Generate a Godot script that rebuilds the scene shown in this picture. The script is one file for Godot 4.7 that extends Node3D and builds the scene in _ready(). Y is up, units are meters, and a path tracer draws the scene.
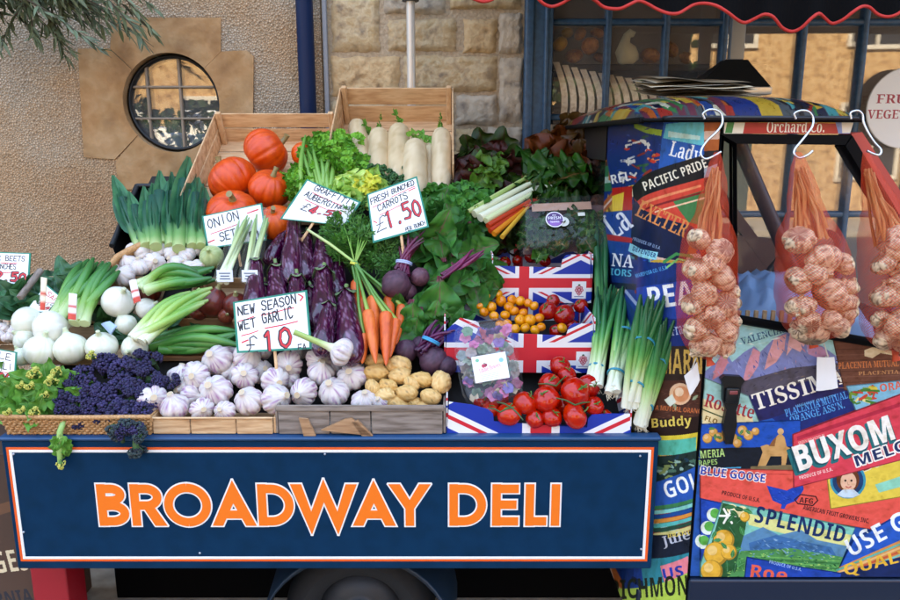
extends Node3D
# Market stall on a small three-wheeled truck in front of a stone shop. Units are metres, y up, z towards the viewer; the truck's side board stands on the plane z = 0.

const FOCAL := 750.0
const EYE := Vector3(0.0, 1.55, 1.745)
const PITCH := 12.1
const WALL := -1.55

var rng := RandomNumberGenerator.new()
var nz := FastNoiseLite.new()
var used := {}
var mats := {}

# ---------------------------------------------------------------- mesh builder
class MB:
	var v := PackedVector3Array()
	var c := PackedColorArray()
	var uv := PackedVector2Array()
	var idx := PackedInt32Array()
	var x := Transform3D.IDENTITY
	var col := Color(1, 1, 1)
	func pt(p: Vector3, color = null, t := Vector2.ZERO) -> int:
		v.append(x * p)
		c.append(col if color == null else color)
		uv.append(t)
		return v.size() - 1
	func tri(a: int, b: int, d: int) -> void:   # counter-clockwise as seen from outside
		idx.append(a); idx.append(d); idx.append(b)
	func quad(a: int, b: int, d: int, e: int) -> void:
		tri(a, b, d); tri(a, d, e)
	func face(pts: Array, color = null, uvs: Array = []) -> void:
		var f := v.size()
		for i in pts.size():
			pt(pts[i], color, uvs[i] if uvs.size() > i else Vector2.ZERO)
		for i in range(1, pts.size() - 1):
			tri(f, f + i, f + i + 1)
	func box(o: Vector3, s: Vector3, bev := 0.002, color = null) -> void:
		var h := s * 0.5
		bev = minf(bev, minf(h.x, minf(h.y, h.z)) * 0.9)
		var id := {}
		for sx in [-1, 1]:
			for sy in [-1, 1]:
				for sz in [-1, 1]:
					var k := Vector3(sx, sy, sz)
					for a in 3:
						var p := Vector3(sx * h.x, sy * h.y, sz * h.z) - k * bev
						p[a] += k[a] * bev
						var t := Vector2(p.z, p.y) if a == 0 else (Vector2(p.x, p.z) if a == 1 else Vector2(p.x, p.y))
						id[[sx, sy, sz, a]] = pt(o + p, color, t)
		for a in 3:
			var b := (a + 1) % 3
			var d := (a + 2) % 3
			for s0 in [-1, 1]:
				var q := []
				for w in [[-1, -1], [1, -1], [1, 1], [-1, 1]]:
					var k := [0, 0, 0, a]
					k[a] = s0; k[b] = w[0]; k[d] = w[1]
					q.append(id[k])
				if s0 > 0: quad(q[0], q[1], q[2], q[3])
				else: quad(q[3], q[2], q[1], q[0])
			for sb in [-1, 1]:
				for sd in [-1, 1]:
					var q := []
					for w in [[-1, b], [1, b], [1, d], [-1, d]]:
						var k := [0, 0, 0, w[1]]
						k[a] = w[0]; k[b] = sb; k[d] = sd
						q.append(id[k])
					_edge(q, -sb * sd)
		for sx in [-1, 1]:
			for sy in [-1, 1]:
				for sz in [-1, 1]:
					var q := [id[[sx, sy, sz, 0]], id[[sx, sy, sz, 1]], id[[sx, sy, sz, 2]]]
					if sx * sy * sz > 0: tri(q[0], q[1], q[2])
					else: tri(q[0], q[2], q[1])
	func _edge(q: Array, s: int) -> void:
		if s > 0: quad(q[0], q[1], q[2], q[3])
		else: quad(q[3], q[2], q[1], q[0])
	# grid of nu x nv cells; fn(u, v) -> [Vector3, Color]; u runs right, v runs up when seen from outside
	func grid(nu: int, nv: int, fn: Callable, wrap_u := false) -> void:
		var f := v.size()
		var w := nu if wrap_u else nu + 1
		for j in nv + 1:
			for i in w:
				var r: Array = fn.call(float(i) / nu, float(j) / nv)
				pt(r[0], r[1] if r.size() > 1 else null, r[2] if r.size() > 2 else Vector2(float(i) / nu, float(j) / nv))
		for j in nv:
			for i in nu:
				var a := f + j * w + i
				var b := f + j * w + (i + 1) % w
				quad(a, b, b + w, a + w)
	func tube(pts: Array, radii, sides := 8, caps := true, colors = null) -> void:
		var f := v.size()
		var nrm := Vector3.UP
		var n := pts.size()
		for i in n:
			var t: Vector3 = (pts[mini(i + 1, n - 1)] - pts[maxi(i - 1, 0)]).normalized()
			if i == 0:
				nrm = t.cross(Vector3(0.31, 0.2, 0.93)).normalized()
				if nrm.length() < 0.5: nrm = t.cross(Vector3.UP).normalized()
			else:
				nrm = (nrm - t * nrm.dot(t)).normalized()
			var bin := t.cross(nrm)
			var r: float = radii[i] if radii is Array or radii is PackedFloat32Array else radii
			for k in sides:
				var a := TAU * k / sides
				pt(pts[i] + (nrm * cos(a) + bin * sin(a)) * r, colors[i] if colors else null, Vector2(float(k) / sides, float(i) / maxi(n - 1, 1)))
		for i in n - 1:
			for k in sides:
				var a := f + i * sides + k
				var b := f + i * sides + (k + 1) % sides
				quad(a, b, b + sides, a + sides)
		if caps:
			for e in [0, n - 1]:
				var m := pt(pts[e], colors[e] if colors else null)
				for k in sides:
					var a: int = pt(x.affine_inverse() * v[f + e * sides + k], colors[e] if colors else null)
					var b: int = pt(x.affine_inverse() * v[f + e * sides + (k + 1) % sides], colors[e] if colors else null)
					if e == 0: tri(m, b, a)
					else: tri(m, a, b)
	# polygon (x, y) from z0 (back) to z1 (front)
	func prism(poly: PackedVector2Array, z0: float, z1: float, color = null, sides := true) -> void:
		if Geometry2D.is_polygon_clockwise(poly): poly.reverse()
		var t := Geometry2D.triangulate_polygon(poly)
		for s in [1, 0]:
			var f := v.size()
			for p in poly: pt(Vector3(p.x, p.y, z1 if s else z0), color, p)
			for i in range(0, t.size(), 3):
				var a := poly[t[i]]
				var ccw := (poly[t[i + 1]] - a).cross(poly[t[i + 2]] - a) > 0
				if ccw == (s == 1): tri(f + t[i], f + t[i + 1], f + t[i + 2])
				else: tri(f + t[i], f + t[i + 2], f + t[i + 1])
		if sides:
			for i in poly.size():
				var a := poly[i]
				var b := poly[(i + 1) % poly.size()]
				face([Vector3(a.x, a.y, z0), Vector3(b.x, b.y, z0), Vector3(b.x, b.y, z1), Vector3(a.x, a.y, z1)], color, [a, b, b, a])
	func mesh(flip := false) -> ArrayMesh:
		var n := PackedVector3Array()
		n.resize(v.size())
		if flip:
			for i in range(0, idx.size(), 3):
				var k := idx[i]; idx[i] = idx[i + 1]; idx[i + 1] = k
		for i in range(0, idx.size(), 3):
			var a := idx[i]
			var b := idx[i + 2]
			var d := idx[i + 1]
			var q := (v[b] - v[a]).cross(v[d] - v[a])
			n[a] += q; n[b] += q; n[d] += q
		for i in n.size():
			n[i] = n[i].normalized() if n[i].length_squared() > 1e-24 else Vector3.UP
		var arr := []
		arr.resize(Mesh.ARRAY_MAX)
		arr[Mesh.ARRAY_VERTEX] = v; arr[Mesh.ARRAY_NORMAL] = n; arr[Mesh.ARRAY_COLOR] = c; arr[Mesh.ARRAY_TEX_UV] = uv; arr[Mesh.ARRAY_INDEX] = idx
		var m := ArrayMesh.new()
		m.add_surface_from_arrays(Mesh.PRIMITIVE_TRIANGLES, arr)
		return m

# ---------------------------------------------------------------- flat print, drawn into an image
class Print:
	var img: Image
	var map: Callable            # drawing coordinates -> image pixels
	func _init(w: int, h: int, base: Color) -> void:
		img = Image.create(w, h, false, Image.FORMAT_RGBA8)
		img.fill(base)
		map = func(p): return p
	func raw(q: Array, color: Color) -> void:   # even-odd scanline fill
		var lo := 1e9
		var hi := -1e9
		for p in q:
			lo = minf(lo, p.y); hi = maxf(hi, p.y)
		var n := q.size()
		for y in range(maxi(0, int(floor(lo))), mini(img.get_height() - 1, int(ceil(hi))) + 1):
			var yy := y + 0.5
			var xs := []
			for i in n:
				var a: Vector2 = q[i]
				var b: Vector2 = q[(i + 1) % n]
				if (a.y <= yy) != (b.y <= yy):
					xs.append(a.x + (yy - a.y) / (b.y - a.y) * (b.x - a.x))
			xs.sort()
			for i in range(0, xs.size() - 1, 2):
				var x0 := int(round(xs[i]))
				var x1 := int(round(xs[i + 1]))
				if x1 > x0: img.fill_rect(Rect2i(x0, y, x1 - x0, 1), color)
	func poly(pts: Array, color: Color) -> void:
		var q := []
		for p in pts: q.append(map.call(p))
		raw(q, color)
	func disc(o: Vector2, r: float, color: Color, ry := -1.0) -> void:
		var q := []
		for k in 24: q.append(o + Vector2(cos(TAU * k / 24) * r, sin(TAU * k / 24) * (r if ry < 0 else ry)))
		poly(q, color)
	func line(pts: Array, w: float, color: Color) -> void:
		for i in pts.size() - 1:
			var d: Vector2 = (pts[i + 1] - pts[i]).normalized().orthogonal() * w * 0.5
			poly([pts[i] + d, pts[i + 1] + d, pts[i + 1] - d, pts[i] - d], color)
		for p in pts: disc(p, w * 0.5, color)
	# text set by a font: baseline from a to b, letters h tall; slant leans them
	func text(s: String, font: Font, a: Vector2, b: Vector2, h: float, color: Color, grow := 0.0) -> void:
		var t := TextMesh.new()
		t.text = s; t.font = font; t.font_size = 64; t.pixel_size = 0.01; t.depth = 0.0; t.curve_step = 1.5
		t.horizontal_alignment = HORIZONTAL_ALIGNMENT_LEFT; t.vertical_alignment = VERTICAL_ALIGNMENT_BOTTOM
		var arr := t.get_mesh_arrays()
		var vv: PackedVector3Array = arr[Mesh.ARRAY_VERTEX]
		if vv.is_empty(): return
		var ii: PackedInt32Array = arr[Mesh.ARRAY_INDEX]
		var lo := vv[0]
		var hi := vv[0]
		for p in vv:
			lo = lo.min(p); hi = hi.max(p)
		var ux := (b - a) / (hi.x - lo.x)
		var up := (b - a).normalized().orthogonal() * h / (hi.y - lo.y)
		if up.y > 0: up = -up
		for i in range(0, ii.size(), 3):
			var q := []
			for k in 3:
				var p := vv[ii[i + k]] - lo
				q.append(a + ux * p.x + up * p.y)
			if grow > 0:
				for k in 3: line([q[k], q[(k + 1) % 3]], grow, color)
			poly(q, color)
	func tex() -> ImageTexture:
		return ImageTexture.create_from_image(img)

const STROKES := {
	"A": "0,0 2,6 4,0;1,2 3,2", "B": "0,0 0,6 3,6 3.6,4.6 2.6,3.2 0,3;2.6,3.2 4,2 3.4,.2 0,0", "C": "4,5 3,6 1,6 0,4 0,2 1,0 3,0 4,1", "D": "0,0 0,6 2.4,6 4,4 4,2 2.4,0 0,0",
	"E": "4,6 0,6 0,0 4,0;0,3 3,3", "F": "4,6 0,6 0,0;0,3 3,3", "G": "4,5 3,6 1,6 0,4 0,2 1,0 3,0 4,1 4,3 2.4,3", "H": "0,0 0,6;4,0 4,6;0,3 4,3", "I": "2,0 2,6", "J": "3,6 3,1 2,0 1,0 0,1",
	"K": "0,0 0,6;4,6 0,3 4,0", "L": "0,6 0,0 4,0", "M": "0,0 .6,6 2,2 3.4,6 4,0", "N": "0,0 0,6 4,0 4,6", "O": "2,0 .5,1 0,3 .5,5 2,6 3.5,5 4,3 3.5,1 2,0", "P": "0,0 0,6 3,6 4,4.6 3,3 0,3",
	"R": "0,0 0,6 3,6 4,4.6 3,3 0,3;1.6,3 4,0", "S": "4,5 3,6 1,6 0,5 .4,3.6 3.4,2.6 4,1.2 3,0 1,0 0,1", "T": "2,0 2,6;0,6 4,6", "U": "0,6 0,1.4 1,0 3,0 4,1.4 4,6", "V": "0,6 2,0 4,6", "W": "0,6 1,0 2,4 3,0 4,6",
	"Y": "0,6 2,3 4,6;2,3 2,0", "Z": "0,6 4,6 0,0 4,0", "0": "2,0 .5,1 0,3 .5,5 2,6 3.5,5 4,3 3.5,1 2,0", "1": "1,5 2,6 2,0", "2": "0,5 1,6 3,6 4,4.6 0,0 4,0", "3": "0,5.4 2,6 3.6,5 2.4,3.2 1.4,3.2;2.4,3.2 4,1.6 2.4,0 0,.6",
	"4": "3,0 3,6 0,2 4,2", "5": "4,6 .6,6 .4,3.6 2.6,3.8 4,2 2.6,0 0,.5", "8": "2,3.2 .4,4.6 2,6 3.6,4.6 2,3.2 0,1.5 2,0 4,1.5 2,3.2", "9": "3.6,4.4 2,3 .4,4.4 2,6 3.6,4.6 3,0", "£": "4,5 3,6 1.6,5.6 1.4,2 0,0 4,.2;0,3 3,3", ".": "1.8,0 2.2,.3", "'": "2,6 2,5",
}
func hand(p: Print, s: String, a: Vector2, b: Vector2, h: float, w: float, color: Color, seed_ := 1) -> void:
	var r := RandomNumberGenerator.new()
	r.seed = seed_
	var n := s.length()
	var step := (b - a) / n
	var up := (b - a).normalized().orthogonal()
	if up.y > 0: up = -up
	for i in n:
		if not STROKES.has(s[i]): continue
		var o := a + step * i + up * r.randf_range(-0.06, 0.06) * h
		var sl := r.randf_range(0.05, 0.25)
		for part in STROKES[s[i]].split(";"):
			var q := []
			for k in part.split(" "):
				var e: PackedStringArray = k.split(",")
				var e0 := float(e[0]) / 4.0 + r.randf_range(-.03, .03)
				var e1 := float(e[1]) / 6.0 + r.randf_range(-.03, .03)
				q.append(o + step * (e0 * 0.72 + e1 * sl * 0.5) + up * h * e1)
			p.line(q, w, color)

# ---------------------------------------------------------------- places
# a pixel of the 900 x 600 photograph gives a direction; the distance comes from the plane the thing touches
func ray(px: float, py: float) -> Vector3:
	return (Vector3((px - 450.0) / FOCAL, (300.0 - py) / FOCAL, -1.0)).rotated(Vector3.RIGHT, -deg_to_rad(PITCH))
func on_z(px: float, py: float, z := 0.0) -> Vector3:
	var d := ray(px, py)
	return EYE + d * ((z - EYE.z) / d.z)
func on_y(px: float, py: float, y: float) -> Vector3:
	var d := ray(px, py)
	return EYE + d * ((y - EYE.y) / d.y)
const SLOPE_AT := Vector3(0, 0.87, -0.05)
const SLOPE_N := Vector3(0, 0.8423, 0.539)
const SLOPE_UP := Vector3(0, 0.539, -0.8423)
func on_d(px: float, py: float, h := 0.0) -> Vector3:   # the heaped face of the display, h metres proud of it
	var d := ray(px, py)
	return EYE + d * ((SLOPE_AT + SLOPE_N * h - EYE).dot(SLOPE_N) / d.dot(SLOPE_N))
func mpp(p: Vector3) -> float:                          # metres that one pixel spans at p
	return (p - EYE).dot(ray(450, 300)) / FOCAL

# ---------------------------------------------------------------- things and materials
func lin(hex: String) -> Color:
	return Color(hex).srgb_to_linear()
func numbered(called: String) -> String:
	var k: int = used.get(called, 0)
	used[called] = k + 1
	return called if k == 0 else "%s_%03d" % [called, k]
func tag(o: Node3D, label: String, category: String, group := "", kind := "") -> Node3D:
	if label: o.set_meta("label", label)
	if category: o.set_meta("category", category)
	if group: o.set_meta("group", group)
	if kind: o.set_meta("kind", kind)
	return o
func thing(called: String, label: String, category: String, group := "", at := Transform3D.IDENTITY) -> Node3D:
	var o := Node3D.new()
	o.name = numbered(called)
	o.transform = at
	add_child(o)
	return tag(o, label, category, group)
func part(parent: Node3D, called: String, m: Mesh, material: Material, at := Transform3D.IDENTITY, label := "") -> MeshInstance3D:
	var o := MeshInstance3D.new()
	o.name = called
	o.mesh = m
	o.material_override = material
	o.transform = at
	if label: o.set_meta("label", label)
	parent.add_child(o, true)
	return o
func solo(called: String, m: Mesh, material: Material, label: String, category: String, group := "", at := Transform3D.IDENTITY) -> MeshInstance3D:
	var o := MeshInstance3D.new()
	o.name = numbered(called)
	o.mesh = m
	o.material_override = material
	o.transform = at
	add_child(o)
	tag(o, label, category, group)
	return o
func struct(called: String, m: Mesh, material: Material) -> MeshInstance3D:
	var o := MeshInstance3D.new()
	o.name = numbered(called)
	o.mesh = m
	o.material_override = material
	add_child(o)
	o.set_meta("kind", "structure")
	return o
func mat(key: String, hex := "ffffff", rough := 0.6, metal := 0.0) -> StandardMaterial3D:
	if mats.has(key): return mats[key]
	var m := StandardMaterial3D.new()
	m.resource_name = key
	m.albedo_color = Color(hex)
	m.roughness = rough
	m.metallic = metal
	mats[key] = m
	return m
func vmat(key: String, rough := 0.5, back := "", coat := 0.0) -> StandardMaterial3D:   # base colours come with the vertices
	if mats.has(key): return mats[key]
	var m := mat(key, "ffffff", rough)
	m.vertex_color_use_as_albedo = true
	if back:
		m.backlight_enabled = true
		m.backlight = Color(back)
	if coat > 0:
		m.clearcoat_enabled = true
		m.clearcoat = coat
		m.clearcoat_roughness = 0.12
	return m
func noise_tex(size: int, freq: float, stops: Array, type := FastNoiseLite.TYPE_SIMPLEX_SMOOTH, oct := 4, seed_ := 1, cell := -1) -> NoiseTexture2D:
	var n := FastNoiseLite.new()
	n.noise_type = type
	n.frequency = freq
	n.fractal_octaves = oct
	n.seed = seed_
	if cell >= 0: n.cellular_return_type = cell
	var t := NoiseTexture2D.new()
	t.width = size; t.height = size; t.seamless = true
	if stops.size():
		var g := Gradient.new()
		g.offsets = PackedFloat32Array(stops.map(func(s): return s[0]))
		g.colors = PackedColorArray(stops.map(func(s): return Color(s[1])))
		t.color_ramp = g
	t.noise = n
	return t
func tri_mat(key: String, tex: Texture2D, scale: float, rough: float, height: Texture2D = null, relief := 0.0, world := true, tint := "ffffff") -> StandardMaterial3D:
	if mats.has(key): return mats[key]
	var m := mat(key, tint, rough)
	m.albedo_texture = tex
	m.uv1_triplanar = true
	m.uv1_world_triplanar = world
	m.uv1_scale = Vector3.ONE * scale
	if height:
		m.heightmap_enabled = true
		m.heightmap_texture = height
		m.heightmap_scale = relief
	return m
func glass(key: String, hex := "ffffff", alpha := 0.04, rough := 0.0, spec := 0.5) -> StandardMaterial3D:
	if mats.has(key): return mats[key]
	var m := mat(key, hex, rough)
	m.albedo_color.a = alpha
	m.transparency = BaseMaterial3D.TRANSPARENCY_ALPHA
	m.metallic_specular = spec
	return m
func basis_to(y: Vector3, spin := 0.0) -> Basis:         # local y axis along y, turned by spin about it
	y = y.normalized()
	var z := y.cross(Vector3(1, 0.01, 0.02)).normalized()
	var b := Basis(y.cross(z).normalized(), y, z)
	if b.determinant() < 0: b.x = -b.x
	return b * Basis(Vector3.UP, spin)
func rr(a: float, b: float) -> float:
	return rng.randf_range(a, b)
func r3() -> Vector3:
	return Vector3(rr(-1, 1), rr(-1, 1), rr(-1, 1))

# ================================================================ scene
func _ready() -> void:
	rng.seed = 7
	nz.seed = 3
	nz.frequency = 1.0
	nz.fractal_octaves = 3
	var cam := Camera3D.new()
	cam.name = "camera"
	cam.position = EYE
	cam.rotation_degrees = Vector3(-PITCH, 0, 0)
	cam.fov = rad_to_deg(2.0 * atan(300.0 / FOCAL))
	cam.near = 0.05
	cam.far = 400.0
	add_child(cam)
	cam.current = true
	var env := Environment.new()
	env.background_mode = Environment.BG_SKY
	var sky := Sky.new()
	var sm := ProceduralSkyMaterial.new()
	sm.sky_top_color = Color(0.64, 0.73, 0.87)
	sm.sky_horizon_color = Color(0.58, 0.61, 0.65)
	sm.sky_curve = 0.2
	sm.ground_bottom_color = Color(0.35, 0.32, 0.28)
	sm.ground_horizon_color = Color(0.6, 0.58, 0.54)
	sm.sun_angle_max = 2.0
	sm.energy_multiplier = 1.0
	sky.sky_material = sm
	env.sky = sky
	env.tonemap_mode = Environment.TONE_MAPPER_LINEAR
	env.tonemap_exposure = 5.2
	env.sdfgi_enabled = true
	env.ssao_enabled = true
	env.ssil_enabled = true
	var we := WorldEnvironment.new()
	we.name = "environment"
	we.environment = env
	add_child(we)
	var sun := DirectionalLight3D.new()
	sun.name = "sun"
	sun.light_energy = 1.6
	sun.light_angular_distance = 0.5
	sun.light_color = Color(1.0, 0.92, 0.78)
	sun.shadow_enabled = true
	add_child(sun)
	sun.look_at_from_position(Vector3.ZERO, Vector3(0.32, -0.58, 0.80), Vector3.UP)
	build_ground()
	build_shop()
	build_street()
	build_truck()
	build_stall()

func qpoly(pts: Array) -> PackedVector2Array:
	return PackedVector2Array(pts)

func build_ground() -> void:
	var asphalt := tri_mat("asphalt", noise_tex(512, 0.08, [[0.0, "3a3937"], [0.5, "55524d"], [1.0, "6d6962"]]), 0.9, 0.9)
	var mb := MB.new()
	mb.face([Vector3(-150, 0, 150), Vector3(150, 0, 150), Vector3(150, 0, -150), Vector3(-150, 0, -150)])
	struct("ground", mb.mesh(), asphalt)
	var flag := tri_mat("paving", noise_tex(512, 0.03, [[0.0, "8d8475"], [0.5, "a59b8a"], [1.0, "b8ae9d"]]), 0.7, 0.9)
	mb = MB.new()
	mb.box(Vector3(0, 0.055, -0.55), Vector3(24, 0.11, 2.0), 0.01)
	struct("pavement", mb.mesh(), flag)
	mb = MB.new()
	mb.box(Vector3(0, 0.055, 8.6), Vector3(40, 0.11, 2.4), 0.01)
	struct("pavement", mb.mesh(), flag)

func stains_and_light(m: StandardMaterial3D, scale: float, stops: Array, seed_: int) -> void:   # broad patches over the fine grain, for weathering and for tints of light
	m.detail_enabled = true
	m.detail_blend_mode = BaseMaterial3D.BLEND_MODE_MUL
	m.detail_uv_layer = BaseMaterial3D.DETAIL_UV_2
	m.uv2_triplanar = true
	m.uv2_world_triplanar = true
	m.uv2_scale = Vector3.ONE * scale
	m.detail_albedo = noise_tex(512, 0.008, stops, FastNoiseLite.TYPE_SIMPLEX_SMOOTH, 5, seed_)

# a stone block whose outline is a pixel box on the wall, its face uneven and its arrises worn
func stone_mesh(a: Vector3, b: Vector3, deep: float, seed_: int) -> ArrayMesh:
	var mb := MB.new()
	var w := absf(b.x - a.x)
	var h := absf(b.y - a.y)
	var o := Vector3(minf(a.x, b.x), minf(a.y, b.y), a.z)
	var off := seed_ * 7.3
	mb.grid(14, 10, func(u, v):
		var e: float = minf(minf(u, 1 - u) * w, minf(v, 1 - v) * h)
		var edge: float = clampf(e / 0.016, 0, 1)
		var jx: float = nz.get_noise_3d(u * 5 + off, v * 5, 1.0) * 0.012
		var jy: float = nz.get_noise_3d(u * 5, v * 5 + off, 4.0) * 0.010
		var zz: float = deep * sqrt(edge) + nz.get_noise_3d((o.x + u * w) * 22 + off, (o.y + v * h) * 26, 2.0) * 0.007 * edge
		return [o + Vector3(u * w + jx, v * h + jy, zz), Color(1, 1, 1)])
	return mb.mesh()

func build_shop() -> void:
	var shop := thing("stone_shop", "stone and pebbledash shop front with a round window and blue timber shop window", "building")
	var pebble_h := noise_tex(1024, 0.045, [], FastNoiseLite.TYPE_CELLULAR, 1, 5)
	var pebble := tri_mat("pebbledash", noise_tex(1024, 0.045, [[0.0, "7a6c5a"], [0.25, "a8967e"], [0.5, "c2b098"], [0.75, "d6c7b0"], [1.0, "a29078"]], FastNoiseLite.TYPE_CELLULAR, 3, 5, FastNoiseLite.RETURN_DISTANCE2_SUB), 2.3, 0.95, pebble_h, 0.6)
	stains_and_light(pebble, 0.22, [[0.0, "ecccae"], [0.4, "f4e2cc"], [0.55, "f4f0ea"], [0.75, "e2e5e8"], [1.0, "d4c6b6"]], 15)  # warm bounce and cool sky light on the wall, put into its colour
	var sand := tri_mat("sandstone", noise_tex(1024, 0.006, [[0.0, "8e6e4a"], [0.4, "a5845a"], [0.6, "b09068"], [1.0, "9c7b52"]], FastNoiseLite.TYPE_SIMPLEX_SMOOTH, 6, 11), 0.8, 0.9, noise_tex(512, 0.05, [], FastNoiseLite.TYPE_SIMPLEX_SMOOTH, 5, 12), 0.25)
	stains_and_light(sand, 0.6, [[0.0, "c0ae9a"], [0.35, "f4e8d8"], [0.6, "ffffff"], [1.0, "dccab2"]], 16)
	var rub_h := noise_tex(1024, 0.02, [], FastNoiseLite.TYPE_SIMPLEX_SMOOTH, 6, 21)
	var rubble := []
	for k in 3:
		rubble.append(tri_mat("rubble_stone_%d" % k, noise_tex(1024, 0.012, [[[0.0, "6e6052"], [0.0, "746b62"], [0.0, "7a6246"]][k], [0.3, ["ae9672", "a59680", "b6966a"][k]], [0.5, ["c4ae88", "bcac94", "caae82"][k]], [0.7, ["b2966a", "c2b298", "b89a6e"][k]], [1.0, ["d0bf9e", "ccc0ac", "d4c09a"][k]]], FastNoiseLite.TYPE_SIMPLEX_SMOOTH, 5, 30 + k), 0.9, 0.95, rub_h, 0.7))
	var mortar := tri_mat("mortar", noise_tex(512, 0.06, [[0.0, "a08c70"], [1.0, "bfab8e"]]), 2.0, 0.95, rub_h, 0.4)
	var blue := tri_mat("blue_frame_paint", noise_tex(512, 0.02, [[0.0, "2a4358"], [0.5, "34536c"], [1.0, "3d5d76"]], FastNoiseLite.TYPE_SIMPLEX_SMOOTH, 5, 41), 3.0, 0.42)
	# wall pieces: pebbledash round a square hole for the round window, rubble bay, wall above and behind
	var c := on_z(172, 103, WALL)
	var hl := on_z(78, 103, WALL).x
	var hr := on_z(255, 103, WALL).x
	var ht := on_z(172, 17, WALL).y
	var hb := on_z(172, 190, WALL).y
	var bay := on_z(322, 60, WALL).x
	var win := on_z(524, 60, WALL).x
	var mb := MB.new()
	for r in [[-7.0, hl, 0.0, 6.0], [hl, hr, 0.0, hb], [hl, hr, ht, 6.0], [hr, bay, 0.0, 6.0]]:
		mb.box(Vector3((r[0] + r[1]) * .5, (r[2] + r[3]) * .5, WALL - 0.2), Vector3(r[1] - r[0], r[3] - r[2], 0.4), 0.0005)
	part(shop, "pebbledash_wall", mb.mesh(), pebble)
	mb = MB.new()
	mb.box(Vector3((bay + win) * .5, 3.0, WALL - 0.22), Vector3(win - bay, 6.0, 0.4), 0.001)
	part(shop, "mortar_bed", mb.mesh(), mortar)
	mb = MB.new()
	mb.box(Vector3(4.5, 4.35, WALL - 0.2), Vector3(9.0 - 2 * win + 2 * win, 3.3, 0.4), 0.001)
	mb.box(Vector3((win + 9.0) * .5, 0.3, WALL - 0.2), Vector3(9.0 - win, 0.6, 0.4), 0.001)
	part(shop, "upper_wall", mb.mesh(), mortar)
	# dressed stones round the window: four pieces that meet on worn diagonal joints
	var rad := 47.5 * mpp(c) 
	var W := func(px: float, py: float) -> Vector2:
		var p := on_z(px, py, WALL)
		return Vector2(p.x, p.y)
	var cc := Vector2(c.x, c.y)
	var joints := [W.call(206, 67), W.call(132, 69), W.call(132, 142), W.call(208, 141)]
	var outers := [[W.call(222, 52), W.call(222, 17), W.call(112, 17), W.call(110, 49)], [W.call(110, 48), W.call(78, 48), W.call(84, 158), W.call(116, 160)], [W.call(116, 161), W.call(119, 190), W.call(222, 190), W.call(219, 151)], [W.call(219, 150), W.call(254, 150), W.call(255, 56), W.call(248, 50), W.call(222, 51)]]
	for k in 4:
		var poly := PackedVector2Array()
		var a0: float = (joints[k] - cc).angle()
		var a1: float = (joints[(k + 1) % 4] - cc).angle()
		while a1 < a0: a1 += TAU
		for i in 13: poly.append(cc + Vector2.from_angle(lerpf(a1, a0, i / 12.0) - signf(i - 6.0) * 0.008 * float(i == 0 or i == 12)) * rad)
		for p in outers[k]: poly.append(p)
		mb = MB.new()
		var worn := Geometry2D.offset_polygon(poly, -0.003)
		mb.prism(worn[0], WALL - 0.14, WALL + 0.005 + 0.002 * k)
		part(shop, "dressed_stone", mb.mesh(), sand)
	mb = MB.new()
	var q4 := PackedVector2Array([Vector2(hl, hb), Vector2(hr, hb), Vector2(hr, ht), Vector2(hl, ht)])
	var ring := PackedVector2Array()
	for i in 40: ring.append(cc + Vector2.from_angle(TAU * i / 40) * rad * 1.0)
	for half in 2:                                       # pebbledash that fills the corners round the dressed stones
		var poly := PackedVector2Array()
		for i in 21: poly.append(cc + Vector2.from_angle(PI * (half + 1 - i / 20.0)) * rad * 1.02)
		var s := 1 if half == 0 else -1
		poly.append_array(PackedVector2Array([Vector2(hr, cc.y), Vector2(hr, ht), Vector2(hl, ht), Vector2(hl, cc.y)]) if half == 0 else PackedVector2Array([Vector2(hl, cc.y), Vector2(hl, hb), Vector2(hr, hb), Vector2(hr, cc.y)]))
		mb.prism(poly, WALL - 0.15, WALL - 0.001)
	part(shop, "pebbledash_infill", mb.mesh(), pebble)
	# round window
	var frame_m := mat("window_iron", "8a7c6a", 0.6)
	mb = MB.new()
	mb.grid(48, 3, func(u, v):
		var r: float = [rad, rad - 0.001, rad - 0.016, rad - 0.016][int(round(v * 3))]
		var z: float = [WALL - 0.14, WALL - 0.03, WALL - 0.03, WALL - 0.14][int(round(v * 3))]
		return [Vector3(cc.x + r * sin(-u * TAU), cc.y + r * cos(u * TAU), z)], true)
	var rw := part(shop, "round_window", mb.mesh(), mat("dark_frame", "2b2a28", 0.5))
	for px in [154.0, 186.0]:
		mb = MB.new()
		var a := on_z(px, 103, WALL - 0.1)
		mb.box(Vector3(a.x, cc.y, WALL - 0.045), Vector3(0.011, rad * 1.9, 0.02), 0.003)
		part(rw, "glazing_bar", mb.mesh(), frame_m)
	for py in [88.0, 119.0]:
		mb = MB.new()
		var a := on_z(172, py, WALL - 0.1)
		mb.box(Vector3(cc.x, a.y, WALL - 0.0435), Vector3(rad * 1.93, 0.010, 0.02), 0.003)
		part(rw, "glazing_bar", mb.mesh(), frame_m)
	var pane_m := glass("window_glass", "ffffff", 0.02)
	var xs := [-rad, on_z(154, 103, WALL - .1).x - cc.x, on_z(186, 103, WALL - .1).x - cc.x, rad]
	var ys := [rad, on_z(172, 88, WALL - .1).y - cc.y, on_z(172, 119, WALL - .1).y - cc.y, -rad]
	var disc := PackedVector2Array()
	for i in 48: disc.append(Vector2.from_angle(TAU * i / 48) * (rad - 0.012))
	var tilt := [Vector2(0.012, 0.01), Vector2(-0.02, 0.016), Vector2(0.015, -0.01), Vector2(0.0, 0.02), Vector2(-0.012, 0.0), Vector2(0.02, 0.012), Vector2(-0.015, 0.008), Vector2(0.01, -0.015), Vector2(0.018, 0.0)]
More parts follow.
